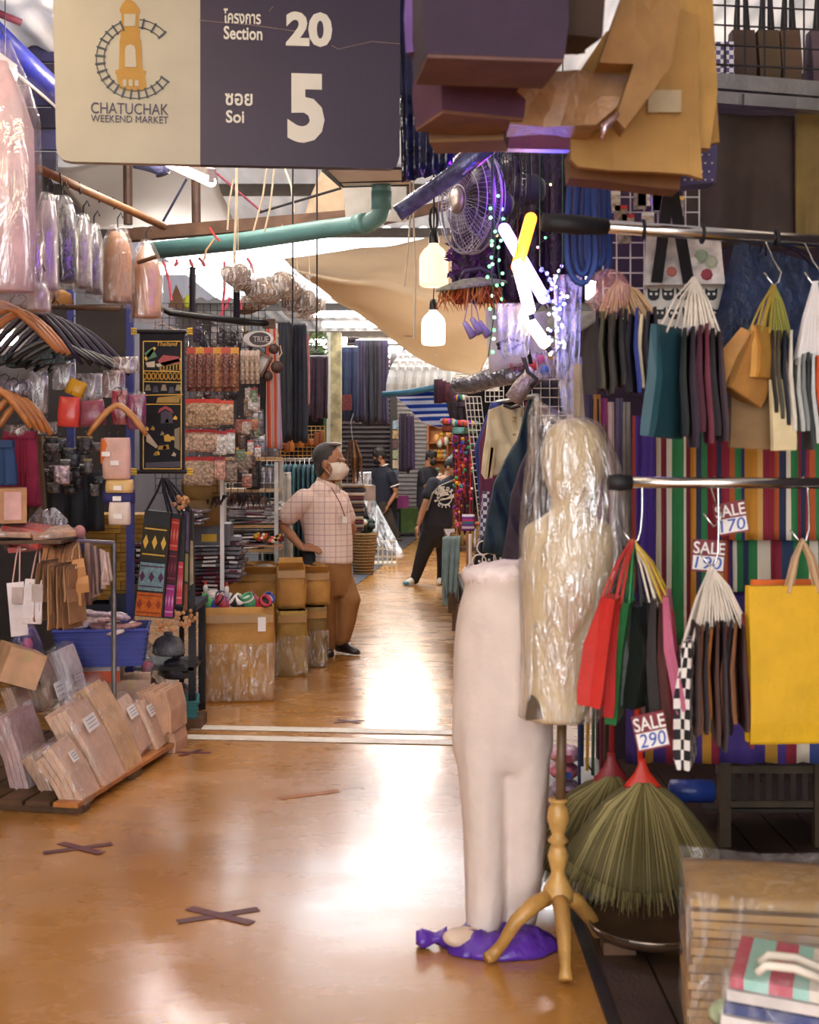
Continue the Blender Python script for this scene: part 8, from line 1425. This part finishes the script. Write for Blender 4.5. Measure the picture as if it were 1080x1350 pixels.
pr = mat('#d4cfc8', .7, bump=0); yv = -.19; pc = (586, 655)
MB().tube([J(pc[0]+9.5*math.cos(a), pc[1]+9.5*math.sin(a), yv) for a in [2*math.pi*i/24 for i in range(24)]], .006, 4, closed=True).build('print_ring', pr, p3)
for pts in ([(579, 650), (584, 646), (590, 648), (592, 653), (588, 656), (580, 656)], [(577, 638+3), (580, 639), (585, 644), (583, 647)], [(575, 655), (600, 650), (600, 655), (577, 660)], [(572, 659), (580, 656), (581, 658), (573, 661)]): MB().slab([J(u, v, yv-.005) for u, v in pts], (0, .006, 0)).build('print_shape', pr, p3)
for txt, a0, a1, rr in (('MOTOR', -150, -45, 10.5), ('CITY', 128, 62, 13.5)):
    for i, ch in enumerate(txt):
        a = math.radians(a0+(a1-a0)*i/(len(txt)-1)); o = lettering(ch, S(5.2, d), J(pc[0]+rr*math.cos(a), pc[1]+rr*math.sin(a), yv-.005), pr, p3, 'print_letter', rot=(0, (a+math.pi/2) if txt == 'MOTOR' else (a-math.pi/2), 0), align='CENTER', bold=.004, depth=.006)
tr = MB(); TR3 = mat('#15141a', .8); cap(tr, [J(577, 692), J(576, 704)], [.17, .16], 14); cap(tr, [J(568, 702, -.02), J(557, 732, -.03), J(549, 758, -.02), J(546.5, 764, -.02)], [.12, .085, .062, .058]); cap(tr, [J(586, 704, .03), J(585, 740, .06), J(583, 772, .08)], [.115, .08, .06]); melted(tr, 'trousers', TR3, p3, .012, 4)
shoe(p3, V((J(549, 1).x, .0, .006)), V((J(534, 1).x, -.12, .006)), mat('#d8d4c8', .6), .045, .09); MB().ell(V((J(536, 1).x, -.11, .03)), (.04, .04, .026), 10).build('blue_toe_cap', mat('#3a88a8', .5), p3, smooth=True); shoe(p3, V((J(584, 1).x, .1, .006)), V((J(578, 1).x, -.06, .006)), mat('#d8d4c8', .6), .045, .09)
# ---- man in a dark polo holding a wrapped parcel, far
d = 23.0; base = V((P(566, 1, d).x, d, 0)); p4 = T('person', 'man in a dark polo and black mask holding a wrapped parcel', 'person', base)
sk = MB(); hc = J(569, 604); s_, f_, up, k, rot = head(sk, hc, S(24, d)*.8, (.75, -.5, -.4)); cap(sk, [J(565, 610), J(563, 620)], [.06, .065]); cap(sk, [J(558, 624, -.1), J(561, 640, -.15), J(570, 639, -.25), J(579, 636, -.3)], [.06, .048, .042, .03]); hand(sk, J(579, 636, -.3), (1, 0, .1), (0, 0, -1), 1.1, .6); cap(sk, [J(572, 624, .1), J(580, 634, -.1), J(582, 636, -.2)], [.055, .045, .03]); hand(sk, J(582, 636, -.2), (.6, -.6, 0), (0, 0, -1), 1, .6); cap(sk, [J(563, 620), J(563, 655)], [.09, .1])
melted(sk, 'body', SKIN, p4, .012, 4); hr = MB(); hr.ell(hc+up*.04*k-f_*.02*k, (.085*k, .1*k, .095*k), 14, rot=rot); hr.ell(hc-f_*.05*k, (.078*k, .055*k, .08*k), 12, rot=rot); melted(hr, 'hair', HAIRB, p4, .014, 3); eyes(p4, hc, s_, f_, up, k); mask_part(p4, hc, s_, f_, up, k, BLACK, False)
sp_ = MB(); sp_.rings([[J(u, v)+V((math.cos(a)*S(hw, d), math.sin(a)*hd, 0)) for a in [2*math.pi*j/20 for j in range(20)]] for v, u, hw, hd in ((615, 564, 5, .08), (620, 564, 11, .13), (630, 564, 14, .17), (650, 563, 14, .17), (668, 563, 14, .16))]); cap(sp_, [J(557, 624, -.08), J(559, 635, -.13)], [.09, .082]); cap(sp_, [J(572, 624, .08), J(577, 631, 0)], [.085, .08]); melted(sp_, 'polo_shirt', mat('#23232e', .85), p4, .014, 4)
tr = MB(); cap(tr, [J(563, 666), J(563, 676)], [.16, .15], 14); cap(tr, [V((-.1, 0, .9)), V((-.1, 0, .5)), V((-.1, 0, .08))], [.11, .085, .065]); cap(tr, [V((.06, 0, .9)), V((.07, 0, .5)), V((.07, 0, .08))], [.11, .085, .065]); melted(tr, 'trousers', mat('#25252f', .85), p4, .015, 4)
for x in (-.1, .07): shoe(p4, V((x, .05, .004)), V((x+.06, -.18, .004)), BLACK, .048, .08)
t = T('wrapped_parcel', 'cream wrapped parcel held by the man in dark polo', 'parcel', base+J(580, 640, -.35)); MB().ell((0, 0, .07), (.11, .08, .12), 12).build('parcel_body', mat('#c8b49c', .6, bump=.5, bscale=20), t, smooth=True); MB().ell((0, 0, .2), (.04, .04, .03), 8).build('tied_top', mat('#c8b49c', .6), t, smooth=True)
